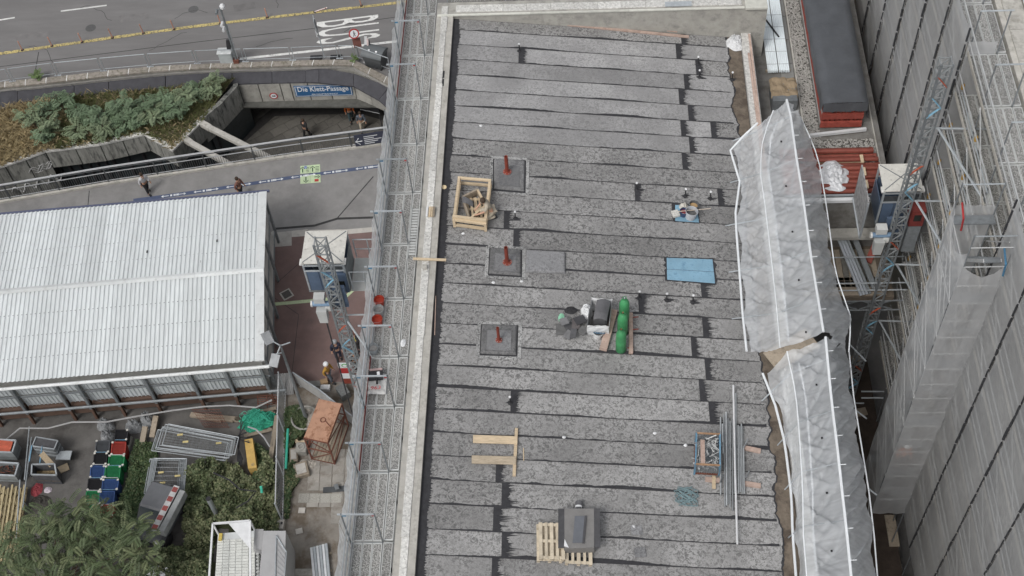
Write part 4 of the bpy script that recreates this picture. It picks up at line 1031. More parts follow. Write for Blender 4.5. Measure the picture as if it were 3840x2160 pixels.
# ================================================================== netted scaffold on the right-hand building
XW = 13.5; RS = thing('facade_scaffold', 'tall netted scaffold standing against the right-hand building', 'scaffold', (XW+.6, 27, 4))
RB = Vector((XW+.6, 27, 4))
rb_w = thing('hall_building', 'right-hand building behind the netted scaffold, pale parapet on top', 'building', (20, 27, 4))
MB().hexa([(15.0, -20, 3.9), (40, -20, 3.9), (40, 60, 3.9), (15.0, 60, 3.9)], [(15.0, -20, 24.4), (40, -20, 24.4), (40, 60, 24.4), (15.0, 60, 24.4)]).build('wall', fac, rb_w)
MB().hexa([(15.02, -20, 24.4), (15.95, -20, 24.4), (15.95, 60, 24.4), (15.02, 60, 24.4)], [(15.02, -20, 24.95), (15.95, -20, 24.95), (15.95, 60, 24.95), (15.02, 60, 24.95)]).build('parapet', coping_m, rb_w)
for k in range(14): MB().box((15.5, 28+1.6*k, 24.98), (.55, 1.58, .06)).build('coping_stone', coping_m, rb_w)
m_ = MB(); R_ = []
for i in range(40):
    y_ = 20+i*.9
    R_.append([Vector((15.97+.10*nz(y_, 2)+q*.35, y_, 25.02+.5*q-.1*q*q+.14*nz(y_*1.5, q*2))) for q in range(6)])
m_.grid(R_[::-1]); m_.build('roof_sheet', sheet_mat('white_roof_foil', (.66, .67, .67), .95, .2, .5, 2, .5, 3), rb_w, smooth=True)
ys = [36.6-2.57*k for k in range(-5, 12)]   # standards
lev = [25-2*k for k in range(10)]
OPEN = (33.9, 27.4)                          # bays left without net, beside the hoist
bay = None; rail_m = mat('pale_rail', (.44, .45, .45), .5, .12, 4, metal=.2)
for iy in range(len(ys)-1):
    y1, y0 = ys[iy], ys[iy+1]
    for z in lev:
        if z < 13 and y0 > 33: continue
        opn = OPEN[1] < (y0+y1)/2 < OPEN[0]
        if z == 25 and y1 > 28:
            for c in range(3): put_plank(RS, XW+.22+c*.325, y0, y1, z, RB)
            put_plank(RS, XW+1.21, y0, y1, z, RB)
        elif opn and z > 10:
            for c in range(4): put_plank(RS, XW+.22+c*.33, y0, y1, z, RB)
        else:
            loc = Vector((XW+.7, (y0+y1)/2, z))-RB
            if bay is None:
                b_ = MB()
                for c in range(4): b_.box((-.48+c*.325, 0, -.03), (.30, 2.5, .06))
                bay = b_.build('deck_bay', deck_c, RS, local=True); bay.location = loc
            else: share(bay, RS, loc)
    for x in (XW+.05, XW+1.05):
        MB().tube([(x, y0, 3.95 if y0 < 33 else 13.05), (x, y0, 27.0)], .026, 6).build('standard', zinc_dark, RS)
    for z in lev:
        if z < 13 and y0 > 33: continue
        MB().tube([(XW-.02, y0, z-.08), (XW+1.4, y0, z-.08)], .03, 5).build('transom', rail_m, RS)
for z in lev:
    yt = ys[0] if z > 13 else 33.9
    for dz in (.5, 1.0): MB().tube([(XW+.0, ys[-1], z+dz), (XW+.0, yt, z+dz)], .03, 5).build('guard_rail', rail_m, RS)
    MB().box((XW+.02, (ys[-1]+yt)/2, z+.08), (.03, yt-ys[-1], .16)).build('toe_board', mat('pale_toe_board', (.42, .40, .36), .8, .2, 3), RS)
for iy in range(0, len(ys)-1):
    y0 = ys[iy+1]
    if y0 < 27: continue
    MB().tube([(XW+.02, y0, 26.98), (XW+1.15, y0, 26.98)], .03, 6).build('frame_head', zinc, RS)
for iy in range(1, len(ys)-1, 2):           # diagonal braces
    for z in lev[:-1]:
        if z-2 < 13 and ys[iy+1] > 33: continue
        MB().tube([(XW-.01, ys[iy], z), (XW-.01, ys[iy+1], z-2)], .022, 5).build('brace', rail_m, RS)
# open bays: white upright boards, sleeves, couplers
for z in lev[1:7]:
    for yv in (32.9, 30.4):
        MB().box((XW+.2, yv-1.0, z+.28), (.05, 1.7, .42), 0, .12).build('side_board', mat('white_board', (.55, .56, .54), .6, .15, 3, dirt=(.3, .3, .29), dscale=4), RS)
        MB().tube([(XW+.0, yv+.5, z+.75), (XW+.0, yv-1.7, z+.75)], .026, 6).build('handrail', zinc, RS)
        MB().tube([(XW+.55, yv+.7, z+1.05), (XW+.55, yv-1.9, z+1.05)], .024, 6).build('handrail', zinc, RS)
        MB().box((XW+.02, yv+.62, z+.9), (.09, .09, .22)).build('coupler', mat('coupler_yellow', (.42, .25, .05), .6), RS)
net_r = sheet_mat('grey_scaffold_net', (.60, .605, .61), .55, .30, .8, .7, .22, 1.6, var=.08, bst=(1, 1, .3), avar=.03)
def net_panel(y0, y1, z0, z1, x=XW-.08, hem=.0, seed=0, nn=net_r, parent=None, sag=.13):
    m_ = MB(); R_ = []; ny, nz_ = 8, 22
    for i in range(ny+1):
        t_ = i/ny; r = []
        for j in range(nz_+1):
            s_ = j/nz_; yv = lerp(y0+.05+.05*nz(s_*14, seed), y1-.05-.05*nz(s_*14, seed+4), t_)
            zb = z0+hem*abs(nz(yv*1.6, seed))
            r.append(Vector((x-sag*math.sin(math.pi*t_)*abs(math.sin(s_*(z1-z0)*math.pi/2))-.03*nz(yv, s_*12, seed), yv, lerp(zb, z1, s_))))
        R_.append(r)
    m_.grid(R_); return m_.build('net_sheet', nn, parent or RS, smooth=True)
for iy in range(len(ys)-1):
    y1, y0 = ys[iy], ys[iy+1]; mid = (y0+y1)/2
    if mid > OPEN[0]: net_panel(y0, y1, 13.35, 26.1, hem=.5, seed=iy)
    elif mid > OPEN[1]: continue
    else: net_panel(y0, y1, 6.6, 26.2 if mid < 26 else 25.2, hem=.15, seed=iy, x=XW-.12)
# dark lacing ropes that close the seams between the net sheets
for iy in range(1, len(ys)-1):
    y_ = ys[iy]
    if OPEN[1] < y_ < OPEN[0]-.3: continue
    zb_ = 13.6 if y_ > 33 else 6.8; lc_ = MB(); zz = zb_
    while zz < 25.9:
        L_ = random.uniform(.25, .9); w_ = random.uniform(.022, .05)
        lc_.tube([(XW-.15+.02*nz(zz), y_+.05*nz(zz*1.3, iy), zz), (XW-.15, y_+.05*nz((zz+L_)*1.3, iy), zz+L_*.9)], w_, 5); zz += L_+random.uniform(0, .12)
    lc_.build('seam_lacing', mat('seam_rope', (.035, .036, .04), .9, .4, 9), RS)['kind'] = 'stuff'
# far side flap where the open bays begin, and the strip of net next to the tower
m_ = MB(); R_ = []
for i in range(15):
    z = lerp(13.6, 25.6, i/14); R_.append([Vector((XW-.05+q*.25*(1 if z > 14 else .5), 34.0+.06*nz(z, q), z)) for q in range(5)])
m_.grid(R_); m_.build('net_flap', net_r, RS, smooth=True)
# ---------------------------------------------------------------- stair tower wrapped in net
ST = thing('stair_tower', 'netted scaffold stair tower projecting from the right-hand scaffold', 'stair tower', (12.7, 26.3, 4))
TX0, TX1, TY0, TY1 = 12.0, XW-.16, 25.3, 27.4
for x in (TX0, TX1):
    for y_ in (TY0, TY1): MB().tube([(x, y_, 3.98), (x, y_, 25.8)], .026, 6).build('standard', zinc_dark, ST)
tz = [24.2-2*k for k in range(9)]
for k, z in enumerate(tz):
    fl_ = 1 if k % 2 else -1
    a, b = (TX0+.25, TX1-.25)
    xa = TX0+.35 if fl_ > 0 else TX1-.35
    st_ = MB()
    for q in range(9):
        st_.box((xa, lerp(TY0+.35, TY1-.35, q/8) if fl_ > 0 else lerp(TY1-.35, TY0+.35, q/8), z-2+.1+q*.22), (.55, .2, .035))
    st_.build('flight', zinc_dark, ST)
    for xo in (-.28, .28): MB().beam((xa+xo, TY0+.3 if fl_ > 0 else TY1-.3, z-2), (xa+xo, TY1-.3 if fl_ > 0 else TY0+.3, z-.1), .03, .12).build('stringer', rail_m, ST)
    MB().tube([(xa-.3*fl_, TY0+.3 if fl_ > 0 else TY1-.3, z-1), (xa-.3*fl_, TY1-.3 if fl_ > 0 else TY0+.3, z+.85)], .02, 5).build('handrail', rail_m, ST)
    MB().box(((TX0+TX1)/2, TY0+.2 if k % 2 else TY1-.2, z), (TX1-TX0, .36, .05)).build('landing', zinc_dark, ST)
    MB().tube([(TX0, TY0-.01, z), (TX1, TY0-.01, z)], .024, 5).build('ledger', rail_m, ST)
    MB().tube([(TX0-.01, TY0, z), (TX0-.01, TY1, z)], .024, 5).build('ledger', rail_m, ST)
    MB().tube([(TX0, TY0-.02, z+1), (TX1, TY0-.02, z+1)], .02, 5).build('ledger', rail_m, ST)
    MB().tube([(TX0-.02, TY0, z-2), (TX0-.02, TY1, z)], .018, 5).build('brace', rail_m, ST)
net_s = sheet_mat('pale_tower_net', (.76, .77, .78), .42, .30, .8, .8, .4, 1.6, var=.10, bst=(1, 1, .25), avar=.06)
def face(p0, p1, zb, zt, seed, m, nm='net_sheet', cut=0.0):
    m_ = MB(); R_ = []
    for i in range(9):
        t_ = i/8; r = []
        for j in range(31):
            s_ = j/30; b = Vector((lerp(p0[0], p1[0], t_), lerp(p0[1], p1[1], t_), 0)); d = Vector((p1[1]-p0[1], -(p1[0]-p0[0]), 0)).normalized()
            z = lerp(zb+.25*nz(t_*3, seed), zt-cut*math.sin(math.pi*t_)+.1*nz(t_*5, seed), s_)
            r.append(b+d*(.06*nz(t_*3, s_*9, seed)+.05*math.sin(math.pi*t_))+Vector((0, 0, z)))
        R_.append(r)
    m_.grid(R_); return m_.build(nm, m, ST, smooth=True)
face((TX0-.05, TY1+.03), (TX0-.05, TY0-.03), 7.2, 24.9, 1, net_s, cut=.9)
face((TX0-.05, TY0-.05), (TX1, TY0-.05), 7.0, 24.3, 2, net_r, cut=.5)
face((TX1, TY1+.05), (TX0-.05, TY1+.05), 8.5, 24.6, 5, net_r)
MB().tube([(TX0, TY0, 25.75), (TX1, TY0, 25.75)], .025).build('frame_head', zinc, ST); MB().tube([(TX0, TY1, 25.75), (TX1, TY1, 25.75)], .025).build('frame_head', zinc, ST)
for p_, c_ in (((TX0+.1, TY1-.2, 25.1), 'clip_red'), ((TX1-.2, TY0+.2, 24.9), 'clip_blue')):
    MB().tube([p_, (p_[0], p_[1]-.5, p_[2]-.2), (p_[0]+.05, p_[1]-.5, p_[2]-.8)], .035, 6).build('gate_hook', MATS[c_], ST)
# loose things in the well
for i, (x, y_, w, h) in enumerate(((3345, 1990, .45, 1.5), (3215, 1345, .6, .3), (3230, 1545, .5, .4), (3480, 1920, .4, 2.0))):
    p = G(x, y_, 4.05); 
    tag(MB().box(p, (w, h, .08), .1*i).build('loose_board', wood_old), ['long pale board lying in the deep well near the tents', 'short board in the deep well below the platform truss', 'small board in the deep well beside the stair tower foot', 'board against the netted wall at the bottom of the well'][i], 'board')
# well cross tubes below the tents
wt = thing('well_tubes', 'white scaffold tubes reaching out from under the tent over the well', 'scaffold tubes', (10.4, 27, 13))
for a, b, z in (((3185, 1290), (3248, 1355), 13), ((3205, 1535), (3250, 1570), 13), ((3258, 1833), (3288, 1857), 13), ((3230, 1468), (3315, 1468), 8), ((3230, 1492), (3312, 1492), 8), ((3203, 1512), (3240, 1512), 8)):
    MB().tube([G(*a, z), G(*b, z)], .035, 6).build('tube', zinc, wt)

# ================================================================== hoists: mast, cage, drive
sky_b = mat('brace_pale_blue', (.20, .38, .50), .5, .1); red_b = mat('brace_red', (.38, .09, .05), .5, .1)
def hoist(name, label, mx, my, zb, zt, cage_z, sgn_, cage):
    H = thing(name, label, 'hoist', (mx, my, zb)); w = .40
    cs = [(mx+sx*w/2, my+sy*w/2) for sx in (-1, 1) for sy in (-1, 1)]
    for i, (x, y_) in enumerate(cs): MB().beam((x, y_, zb), (x, y_, zt), .055 if i != 0 else .085, .06, (0, 1, 0)).build('mast_chord', zinc_dark if i % 2 == 0 else mat('mast_steel', (.27, .285, .29), .5, .2, 5, metal=.3), H)
    n = int((zt-zb)/.5); br = {0: MB()}
    for k in range(n):
        z0 = zt-.06-k*.5; z1 = z0-.5
        tgt = br[0]
        for (a, b) in ((0, 2), (1, 3), (0, 1), (2, 3)):
            tgt.beam((*cs[a], z0), (*cs[b], z0), .035, .035)
        ci = 1 if k % 9 in (3, 4) else (2 if k % 9 == 1 else 0)
        mbx = br[0] if ci == 0 else MB()
        mbx.beam((*cs[0], z1) if k % 2 == 0 else (*cs[2], z1), (*cs[2], z0) if k % 2 == 0 else (*cs[0], z0), .05 if ci == 0 else .07, .03)
        if ci: mbx.build('mast_brace', (sky_b, red_b)[ci-1], H)
        br[0].beam((*cs[1], z1), (*cs[3], z0), .03, .03)
    br[0].build('mast_lattice', MATS['mast_steel'], H)
    MB().box((mx, my, zt+.02), (w+.1, w+.1, .03)).build('mast_head', zinc, H) if False else None
    x0, x1, y0, y1 = cage; z0, z1 = cage_z
    g = MATS['galvanised_steel']
    cr_o = MB().box(((x0+x1)/2, (y0+y1)/2, z1+.03), (x1-x0+.1, y1-y0+.1, .05)).build('cage_roof', mat('plywood_white', (.55, .54, .50), .7, .12, 3, .3, 14, dirt=(.34, .33, .30), dscale=7, dcut=(.57, .68)), H)
    for a, b in (((x0, y0), (x1, y1)), ((x0, y1), (x1, y0))): MB().beam((*a, z1+.062), (*b, z1+.062), .035, .014).build('roof_rib', zinc_dark, cr_o)
    MB().box(((x0+x1)/2, (y0+y1)/2, z0-.05), (x1-x0+.1, y1-y0+.1, .1)).build('cage_floor', zinc_dark, H)
    for x in (x0, x1):
        for y_ in (y0, y1): MB().beam((x, y_, z0), (x, y_, z1), .07, .07, (0, 1, 0)).build('cage_post', g, H)
    for k in range(3):
        a, b = lerp(x0+.05, x1-.05, k/3)+.01, lerp(x0+.05, x1-.05, (k+1)/3)-.01
        MB().box(((a+b)/2, y0-.03, z0+.62), (b-a, .03, 1.2)).build('cage_panel', blue_m, H)
        MB().box(((a+b)/2, y1+.03, z0+.62), (b-a, .03, 1.2)).build('cage_panel', blue_m, H)
    for x in (x0-.03, x1+.03): MB().box((x, (y0+y1)/2, z0+.6), (.03, y1-y0-.08, 1.15)).build('cage_panel', blue_m if x < mx else zinc_dark, H)
    for z in (z0+1.25, z1-.12):
        MB().beam((x0, y0-.03, z), (x1, y0-.03, z), .05, .05).build('cage_rail', g, H); MB().beam((x0, y1+.03, z), (x1, y1+.03, z), .05, .05).build('cage_rail', g, H)
    for x in (x0-.04, x1+.04): MB().beam((x-.12*(1 if x > mx else -1)*0, y0-.05, z1-.02), (x, y0+.22, z1-.02), .16, .08).build('roof_bracket', mat('bracket_white', (.62, .62, .6), .5), H)
    # drive carriage on the mast
    zc = z0+.35
    MB().box((mx-.02, my+.30, zc), (.75, .12, 1.3)).build('carriage', blue_m, H)
    dx = -1
    MB().box((mx+dx*.62, my-.02, zc+.35), (.42, .34, .28)).build('drive_unit', mat('drive_grey', (.46, .47, .46), .5, .1), H)
    MB().tube([(mx+dx*.95, my-.05, zc+.02), (mx+dx*.2, my-.05, zc+.02)], .11, 10).build('motor', mat('motor_blue', (.16, .24, .34), .5), H)
    MB().tube([(mx+dx*1.0, my-.05, zc+.02), (mx+dx*.93, my-.05, zc+.02)], .13, 10).build('motor_cap', MATS['bracket_white'], H)
    MB().hexa([(mx+dx*.62-.16, my-.3, zc-.95), (mx+dx*.62+.16, my-.3, zc-.95), (mx+dx*.62+.16, my+.02, zc-.95), (mx+dx*.62-.16, my+.02, zc-.95)],
              [(mx+dx*.62-.2, my-.3, zc-.2), (mx+dx*.62+.2, my-.3, zc-.2), (mx+dx*.62+.2, my+.02, zc-.2), (mx+dx*.62-.2, my+.02, zc-.2)]).build('cable_bin', MATS['drive_grey'], H)
    MB().box((mx+dx*.35, my-.02, zc-.25), (.22, .2, .3)).build('gearbox', MATS['bracket_white'], H)
    cp_ = MB().box((x1-.28, y0-.10, z0+.55), (.62, .1, 1.15)).build('control_panel', blue_m, H)
    MB().box((x1-.24, y0-.155, z0+.55), (.34, .02, .34)).build('window', mat('window_dark', (.02, .022, .02), .2), cp_)
    return H
HL = hoist('left_hoist' if False else 'material_hoist', 'blue material hoist with lattice mast standing on the red terrace', -9.6, 29.25, 0, 21.1, (16.9, 18.6), 1, (-10.8, -9.25, 30.15, 31.65))
for z in (16.2, 12.2, 8.2, 4.2):
    MB().tube([(-9.4, 29.4, z), (-7.8, 29.4, z)], .035).build('wall_tie', zinc, HL); MB().tube([(-9.4, 29.2, z), (-7.8, 26.8, z)], .04).build('wall_tie', zinc, HL)
gt = thing('landing_gate', 'grey tube landing gates between the terrace hoist and scaffold', 'gate', (-8.5, 31, 16.9))
MB().box((-8.55, 30.9, 16.85), (1.25, 1.6, .06)).build('ramp', rim_m, gt)
for yv in (31.75, 30.15):
    for x in (-9.1, -8.55, -8.0): MB().tube([(x, yv, 16.88), (x, yv, 18.0)], .025).build('post', zinc, gt)
    for z in (17.4, 18.0): MB().tube([(-9.1, yv, z), (-8.0, yv, z)], .025).build('rail', zinc, gt)
cb = tag(MB().tube([(-10.2, 29.2, 16.4), (-10.15, 28.9, 10), (-10.1, 28.6, .6)], .03, 5).build('hoist_cable', black_m), 'black hoist cable hanging down beside the terrace mast', 'cable')
HR = hoist('material_hoist', 'grey material hoist with lattice mast standing in the light well', 12.25, 32.4, 4, 26.3, (16.6, 18.5), 1, (11.68, 13.1, 33.3, 34.6))
for z in (23.1, 19.1, 15.1, 11.1):
    MB().tube([(12.4, 32.3, z), (14.5, 32.2, z)], .04).build('wall_tie', zinc, HR); MB().tube([(12.6, 32.3, z), (13.6, 28.9, z-.02)], .045).build('wall_tie', zinc, HR)
MB().box((12.9, 32.62, 17.9), (.55, .5, .9)).build('red_housing', mat('housing_red', (.17, .035, .03), .6), HR)
MB().box((12.9, 32.36, 17.95), (.28, .02, .35)).build('window', MATS['window_dark'], HR)
MB().box((12.9, 32.62, 16.6), (.5, .45, 1.6)).build('housing_base', zinc_dark, HR)
tb_u = tag(MB().beam((6.7, 26.1, rz_at(6.7)+.35), (8.3, 27.0, 17.75), .9, .06).build('gap_board', wood_old), 'brown boards showing in the gap between the two tents', 'boards')
adv = thing('hoist_banner', 'printed grey safety panel on the side of the well hoist', 'banner', (11.1, 33.4, 17))
MB().hexa([(10.95, 32.6, 16.6), (11.0, 32.6, 16.6), (11.0, 34.6, 16.6), (10.95, 34.6, 16.6)], [(10.95, 32.6, 18.6), (11.0, 32.6, 18.6), (11.0, 34.6, 18.6), (10.95, 34.6, 18.6)]).build('panel', mat('printed_panel', (.30, .30, .30), .6, .5, 6), adv)
MB().beam((10.93, 32.55, 16.55), (10.93, 34.6, 16.55), .06, .06).build('frame', zinc, adv); MB().beam((10.93, 32.55, 16.5), (10.93, 32.55, 18.65), .06, .06, (0, 1, 0)).build('frame', zinc, adv)

# ================================================================== the two sheeted tents over the gutter
tent_m = sheet_mat('tent_foil', (.86, .89, .92), .56, .42, .30, .8, .12, 1.3, var=.06, bst=(.5, 2.2, .5), avar=.08)
pole_m = mat('white_strap', (.72, .75, .77), .5, .08, 3)
def tent(label, stn, zs, seed, loc):
    T = thing('sheeted_tent', label, 'tent', loc)
    cols = list(zip(*stn)); pts = []
    NV, NU = 210, 22
    for ci, col in enumerate(cols): pts.append(along([G(x, y_, zs[r][ci]) for r, (x, y_) in enumerate(col)], NV))
    def ridge(x, y_, k): return (1-min(1, abs(nz(x, y_, k))*4.2))**2
    R_ = []
    for i in range(NV+1):
        v = i/NV; r = []
        bay = abs(math.sin(v*math.pi*5.0+seed))
        for ci in range(3):
            A, B = pts[ci][i], pts[ci+1][i]
            if ci == 0: A = A+Vector((.16*bay+.05*nz(A.y*3, seed), 0, .0))
            if ci == 2: B = B+Vector((-.16*bay+.10*nz(B.y*2.5, seed), 0, .12*bay))
            for j in range(NU if ci < 2 else NU+1):
                u = j/NU; p = A.lerp(B, u); sag = (.16 if ci < 2 else .08)*math.sin(math.pi*u)*bay
                y_ = p.y
                w = .05*nz(y_*1.3, u*1.2+ci, seed)
                w += .12*ridge(y_*.9+u*1.0, u*.3+ci*3, seed)-.10*ridge(y_*1.1-u*1.5+5, u*.3+ci*3, seed+4)+.05*ridge(y_*1.7+u*2.4, u*.2+ci*5, seed+7)-.04*ridge(y_*2.0-u*3.0, u*.2+ci*5, seed+8)
                w += .05*ridge(y_*.25, u*4+ci*2, seed+9)+.003*nz(y_*9, u*9, seed)
                if ci == 2: w = .22*ridge(y_*1.3-u*2.2, u*.3, seed)-.16*ridge(y_*2.0-u*3.4+3, u*.3, seed+3)+.07*ridge(y_*3-u*4.0, u*.3, seed+6)
                e = min(1, 4*u*(1-u)+.25)
                w *= e
                p = p+Vector((w*(.8 if ci == 2 else .15), 0, w*(.5 if ci == 2 else 1)-sag)); r.append(p)
        R_.append(r)
    for q in range(4): pts[q] = [pts[q][int(round(i*NV/84))] for i in range(85)]
    MB().grid(R_).build('foil', tent_m, T, smooth=True)
    for ci in range(4):
        MB().tube([p+Vector((0, 0, .02)) for p in pts[ci][::6]], (.045, .022, .05, .025)[ci], 6).build(('eave_tube', 'purlin', 'ridge_tube', 'hem_strap')[ci], pole_m, T)
    MB().tube([p+Vector((.33, 0, .0)) for p in pts[1][4::6]], .028, 6).build('purlin', pole_m, T)
    for kk in range(0, 7):
        vv = (kk*math.pi-seed)/(5*math.pi)
        i = int(round(vv*84))
        if not 2 <= i <= 82: continue
        a, b, c, d = (pts[q][i] for q in range(4)); e = (a-b).normalized()
        MB().tube([a+e*.45+Vector((0, 0, -.02)), a+Vector((0, 0, -.01)), b+Vector((0, 0, .0)), c+Vector((0, 0, -.01))], [.026, .026, .016, .016], 6).build('rafter', zinc, T)
        MB().tube([c+Vector((0, 0, -.05)), Vector((c.x, c.y, 15.2))], .03, 6).build('post', zinc, T)
        MB().tube([a+Vector((0, 0, -.02)), Vector((a.x+.1, a.y, rz_at(a.x)+.03 if a.x < 7 else 17.3))], .03, 6).build('post', zinc, T)
    for i in range(5, 84, 9):
        c = pts[2][i]; MB().tube([c+Vector((-.03, 0, .03)), c+Vector((.22, .02, .02))], .015, 5).build('clip_rod', pole_m, T)
    for i in range(14, 84, 17):
        p = pts[1][i].lerp(pts[2][i], .62); MB().box(p+Vector((0, 0, -.02)), (.06, .06, .05)).build('eyelet', black_m, T)
    return T
tent('upper white foil tent over the roof edge, torn at its near end', [
    ((2841, 462), (2900, 415), (2950, 375), (3000, 437)), ((2737, 559), (2860, 520), (2965, 432), (3040, 520)), ((2774, 682), (2850, 640), (2985, 580), (3070, 600)),
    ((2757, 809), (2870, 780), (3013, 749), (3097, 759)), ((2774, 1032), (2900, 1037), (3043, 973), (3132, 1022)), ((2785, 1180), (2915, 1180), (3070, 1130), (3192, 1196)), ((2800, 1318), (2925, 1305), (3088, 1245), (3183, 1320))],
    [(18.3, 18.8, 19.2, 18.2), (17.75, 18.4, 19.1, 17.6)]+[(17.65, 18.35, 19.1, 17.5)]*5, 2.0, (7.5, 31, 17.4))
tent('lower white foil tent over the roof edge, running out at the bottom', [
    ((2860, 1401), (2951, 1318), (3096, 1265), (3183, 1310)), ((2907, 1520), (2985, 1480), (3118, 1500), (3200, 1480)), ((2942, 1656), (2998, 1640), (3138, 1660), (3225, 1640)),
    ((2968, 1860), (3010, 1830), (3158, 1840), (3257, 1834)), ((2972, 2000), (3012, 2000), (3176, 2000), (3276, 1990)), ((2985, 2160), (3025, 2160), (3192, 2160), (3290, 2160)), ((2995, 2330), (3035, 2330), (3206, 2330), (3305, 2330))],
    [(17.6, 18.3, 19.05, 17.2)]+[(17.5, 18.2, 19.05, 17.5)]*6, 5.0, (7.5, 20, 17.4))
# ================================================================== things on the felt roof
def plank(mb, a, b, w, h): return mb.beam(a, b, w, h, (ROOF_B, 0, 1))
pad_m = felt_mat('kerb_felt', (.21, .21, .212), (.11, .11, .112), .8)
pad_l = felt_mat('grey_kerb_felt', (.25, .252, .258), (.14, .141, .145), .8)
strip_m = felt_mat('worn_flashing', (.40, .40, .395), (.10, .10, .10), .9)
def kerb_pad(q, h, m, parent, inset=.14, nm='kerb'):
    c = [RP(x, y_, 0) for x, y_ in q]; ctr = sum(c, Vector())/4
    bot = [p+Vector((0, 0, .02)) for p in c]; top = [p.lerp(ctr, inset)+Vector((0, 0, h)) for p in c]
    MB().hexa(bot, top).build(nm, m, parent, bevel=.03)
vents = [((1902, 645), [(1850, 712), (1968, 722), (1970, 605), (1852, 598)], .92, .075, 'far red vent pipe on a felt kerb beside the timber frame'),
         ((1902, 984), [(1832, 1030), (1955, 1038), (1956, 940), (1838, 932)], .92, .075, 'red vent pipe on the kerb next to the blank kerb'),
         ((1871, 1276), [(1800, 1330), (1938, 1336), (1942, 1222), (1806, 1218)], .80, .055, 'thin red vent pipe on the nearest felt kerb')]
for (bx, by), q, h, r_, lab in vents:
    p = RP(bx, by, .14); t = thing('vent_pipe', lab, 'vent pipe', RP(bx, by, .01), group='red vent pipes on the roof')
    kerb_pad(q, .13, pad_m, t, .08)
    per = along([RP(x, y_, 0) for x, y_ in q]+[RP(*q[0], 0)], 48); cq_ = sum(per, Vector())/len(per); tb_ = MB()
    tb_.poly([cq_+(p_-cq_)*(1.17+.10*nz(k_*.9, bx)+.05*nz(k_*2.3, by)) for k_, p_ in enumerate(per[:-1])])
    for v in tb_.v: v.z = rz_at(v.x)+.0265
    tb_.build('tar_border', tar, t)
    iq = [RP(x, y_, .135) for x, y_ in q]; ic = sum(iq, Vector())/4
    MB().prism([p_.lerp(ic, .34)+Vector((0, 0, .012)) for p_ in iq], .02).build('inner_sheet', pad_l, t)
    big = [RP(x+(9 if x > bx else -9), y_+(8 if y_ > by else -8), .036) for x, y_ in q]
    for k in range(4):
        MB().beam(big[k], big[(k+1) % 4], .13, .012, (ROOF_B, 0, 1)).build('flashing', strip_m, t)
    MB().lathe(p, [(r_*2.3, .0), (r_*2.3, .03), (r_*1.2, .05), (r_, .09), (r_, h), (r_*.78, h), (r_*.78, h-.25)], 14, False).build('pipe', mat('pipe_oxide', (.20, .045, .03), .5, .2, 8), t, smooth=False)
    fl_o = MB().lathe(p+Vector((0, 0, .012)), [(r_*2.3, 0), (r_*2.3, .02), (r_*1.1, .024)], 14, False).build('flange', mat('flange_pink', (.42, .19, .16), .6, .2, 12), t)
    for k in range(6):
        a = k*1.047; MB().lathe(p+Vector((r_*1.8*math.cos(a), r_*1.8*math.sin(a), .03)), [(.012, 0), (.012, .02)], 6).build('bolt', zinc, fl_o)
    disc(MB(), p+Vector((0, 0, h-.24)), r_*.78, Vector((1, 0, 0)), Vector((0, 1, 0)), 12).build('inside', black_m, t)
bk = thing('roof_kerb', 'blank felt covered kerb right of the middle red vent', 'roof kerb', RP(2042, 985, .01))
kerb_pad([(1968, 1025), (2122, 1030), (2122, 950), (1972, 942)], .15, pad_l, bk, .06)
# little black pipes with white caps
stub_px = [(1948, 192), (2617, 240), (2622, 290), (2745, 298), (2387, 712), (2570, 735), (2663, 745), (1933, 820), (1914, 1512), (2398, 1118), (2500, 1126), (2598, 1132)]
lab_s = ['alone on the clean felt near the far left', 'far right, above its twin near the white bag', 'far right, below its twin near the white bag', 'in the brown gutter dirt', 'left of the small blue mat', 'just above the small blue mat', 'right of the small blue mat', 'right of the timber frame', 'in the tar patch above the timber trestle', 'right of the gas bottles, nearest to them', 'right of the gas bottles, middle of three', 'right of the gas bottles, farthest of three']
for (x, y_), l in zip(stub_px, lab_s):
    p = RP(x, y_, .012); t = thing('roof_stub', 'thin black pipe stub with white cap, '+l, 'pipe stub', p, group='capped pipe stubs on the roof')
    MB().lathe((0, 0, 0), [(.10, 0), (.09, .02), (.03, .05), (.024, .07), (.024, .42)], 8).build('pipe', black_m, t, local=True)
    MB().lathe((0, 0, .40), [(.045, 0), (.05, .03), (.03, .06)], 8).build('cap', white_plastic, t, local=True)
    pt = MB(); n = 16
    pt.poly([RP(x, y_, .03)+Vector((.17*(1+1.1*max(0, math.cos(2*math.pi*k/n)))*math.cos(2*math.pi*k/n)*(.7+.9*nz(k*1.7, x)), .12*math.sin(2*math.pi*k/n)*(.7+.9*nz(k*1.7, x)), 0)) for k in range(n)])
    for q in range(len(pt.v)): pt.v[q].z = rz_at(pt.v[q].x)+.03
    pt.build('tar_collar', tar, t)
# timber frame crate with pallets inside
tf = thing('timber_crate', 'tall pale timber frame standing on the roof by the left parapet', 'timber frame', RP(1770, 770, .012))
fq = [(1702, 824), (1819, 840), (1837, 677), (1722, 667)]
H_ = .44
top = [RP(x, y_, H_) for x, y_ in fq]; bot = [Vector((p.x, p.y, rz_at(p.x)+.03)) for p in top]
for k in range(4):
    MB().beam(bot[k], top[k], .1, .1, (0, 1, 0)).build('post', wood, tf)
    for z_, w_ in ((0, .10), (-.30, .1)):
        a, b = top[k]+Vector((0, 0, z_)), top[(k+1) % 4]+Vector((0, 0, z_)); e = (b-a).normalized()*.05
        MB().beam(a-e, b+e, w_, .08).build('rail', wood, tf)
a, b = top[0]+Vector((-.05, .10, .08)), top[1]+Vector((.05, .10, .08)); MB().beam(a, b, .12, .08).build('rail', wood, tf)
cx_ = [(1735, 740), (1790, 712), (1822, 770), (1760, 824)]
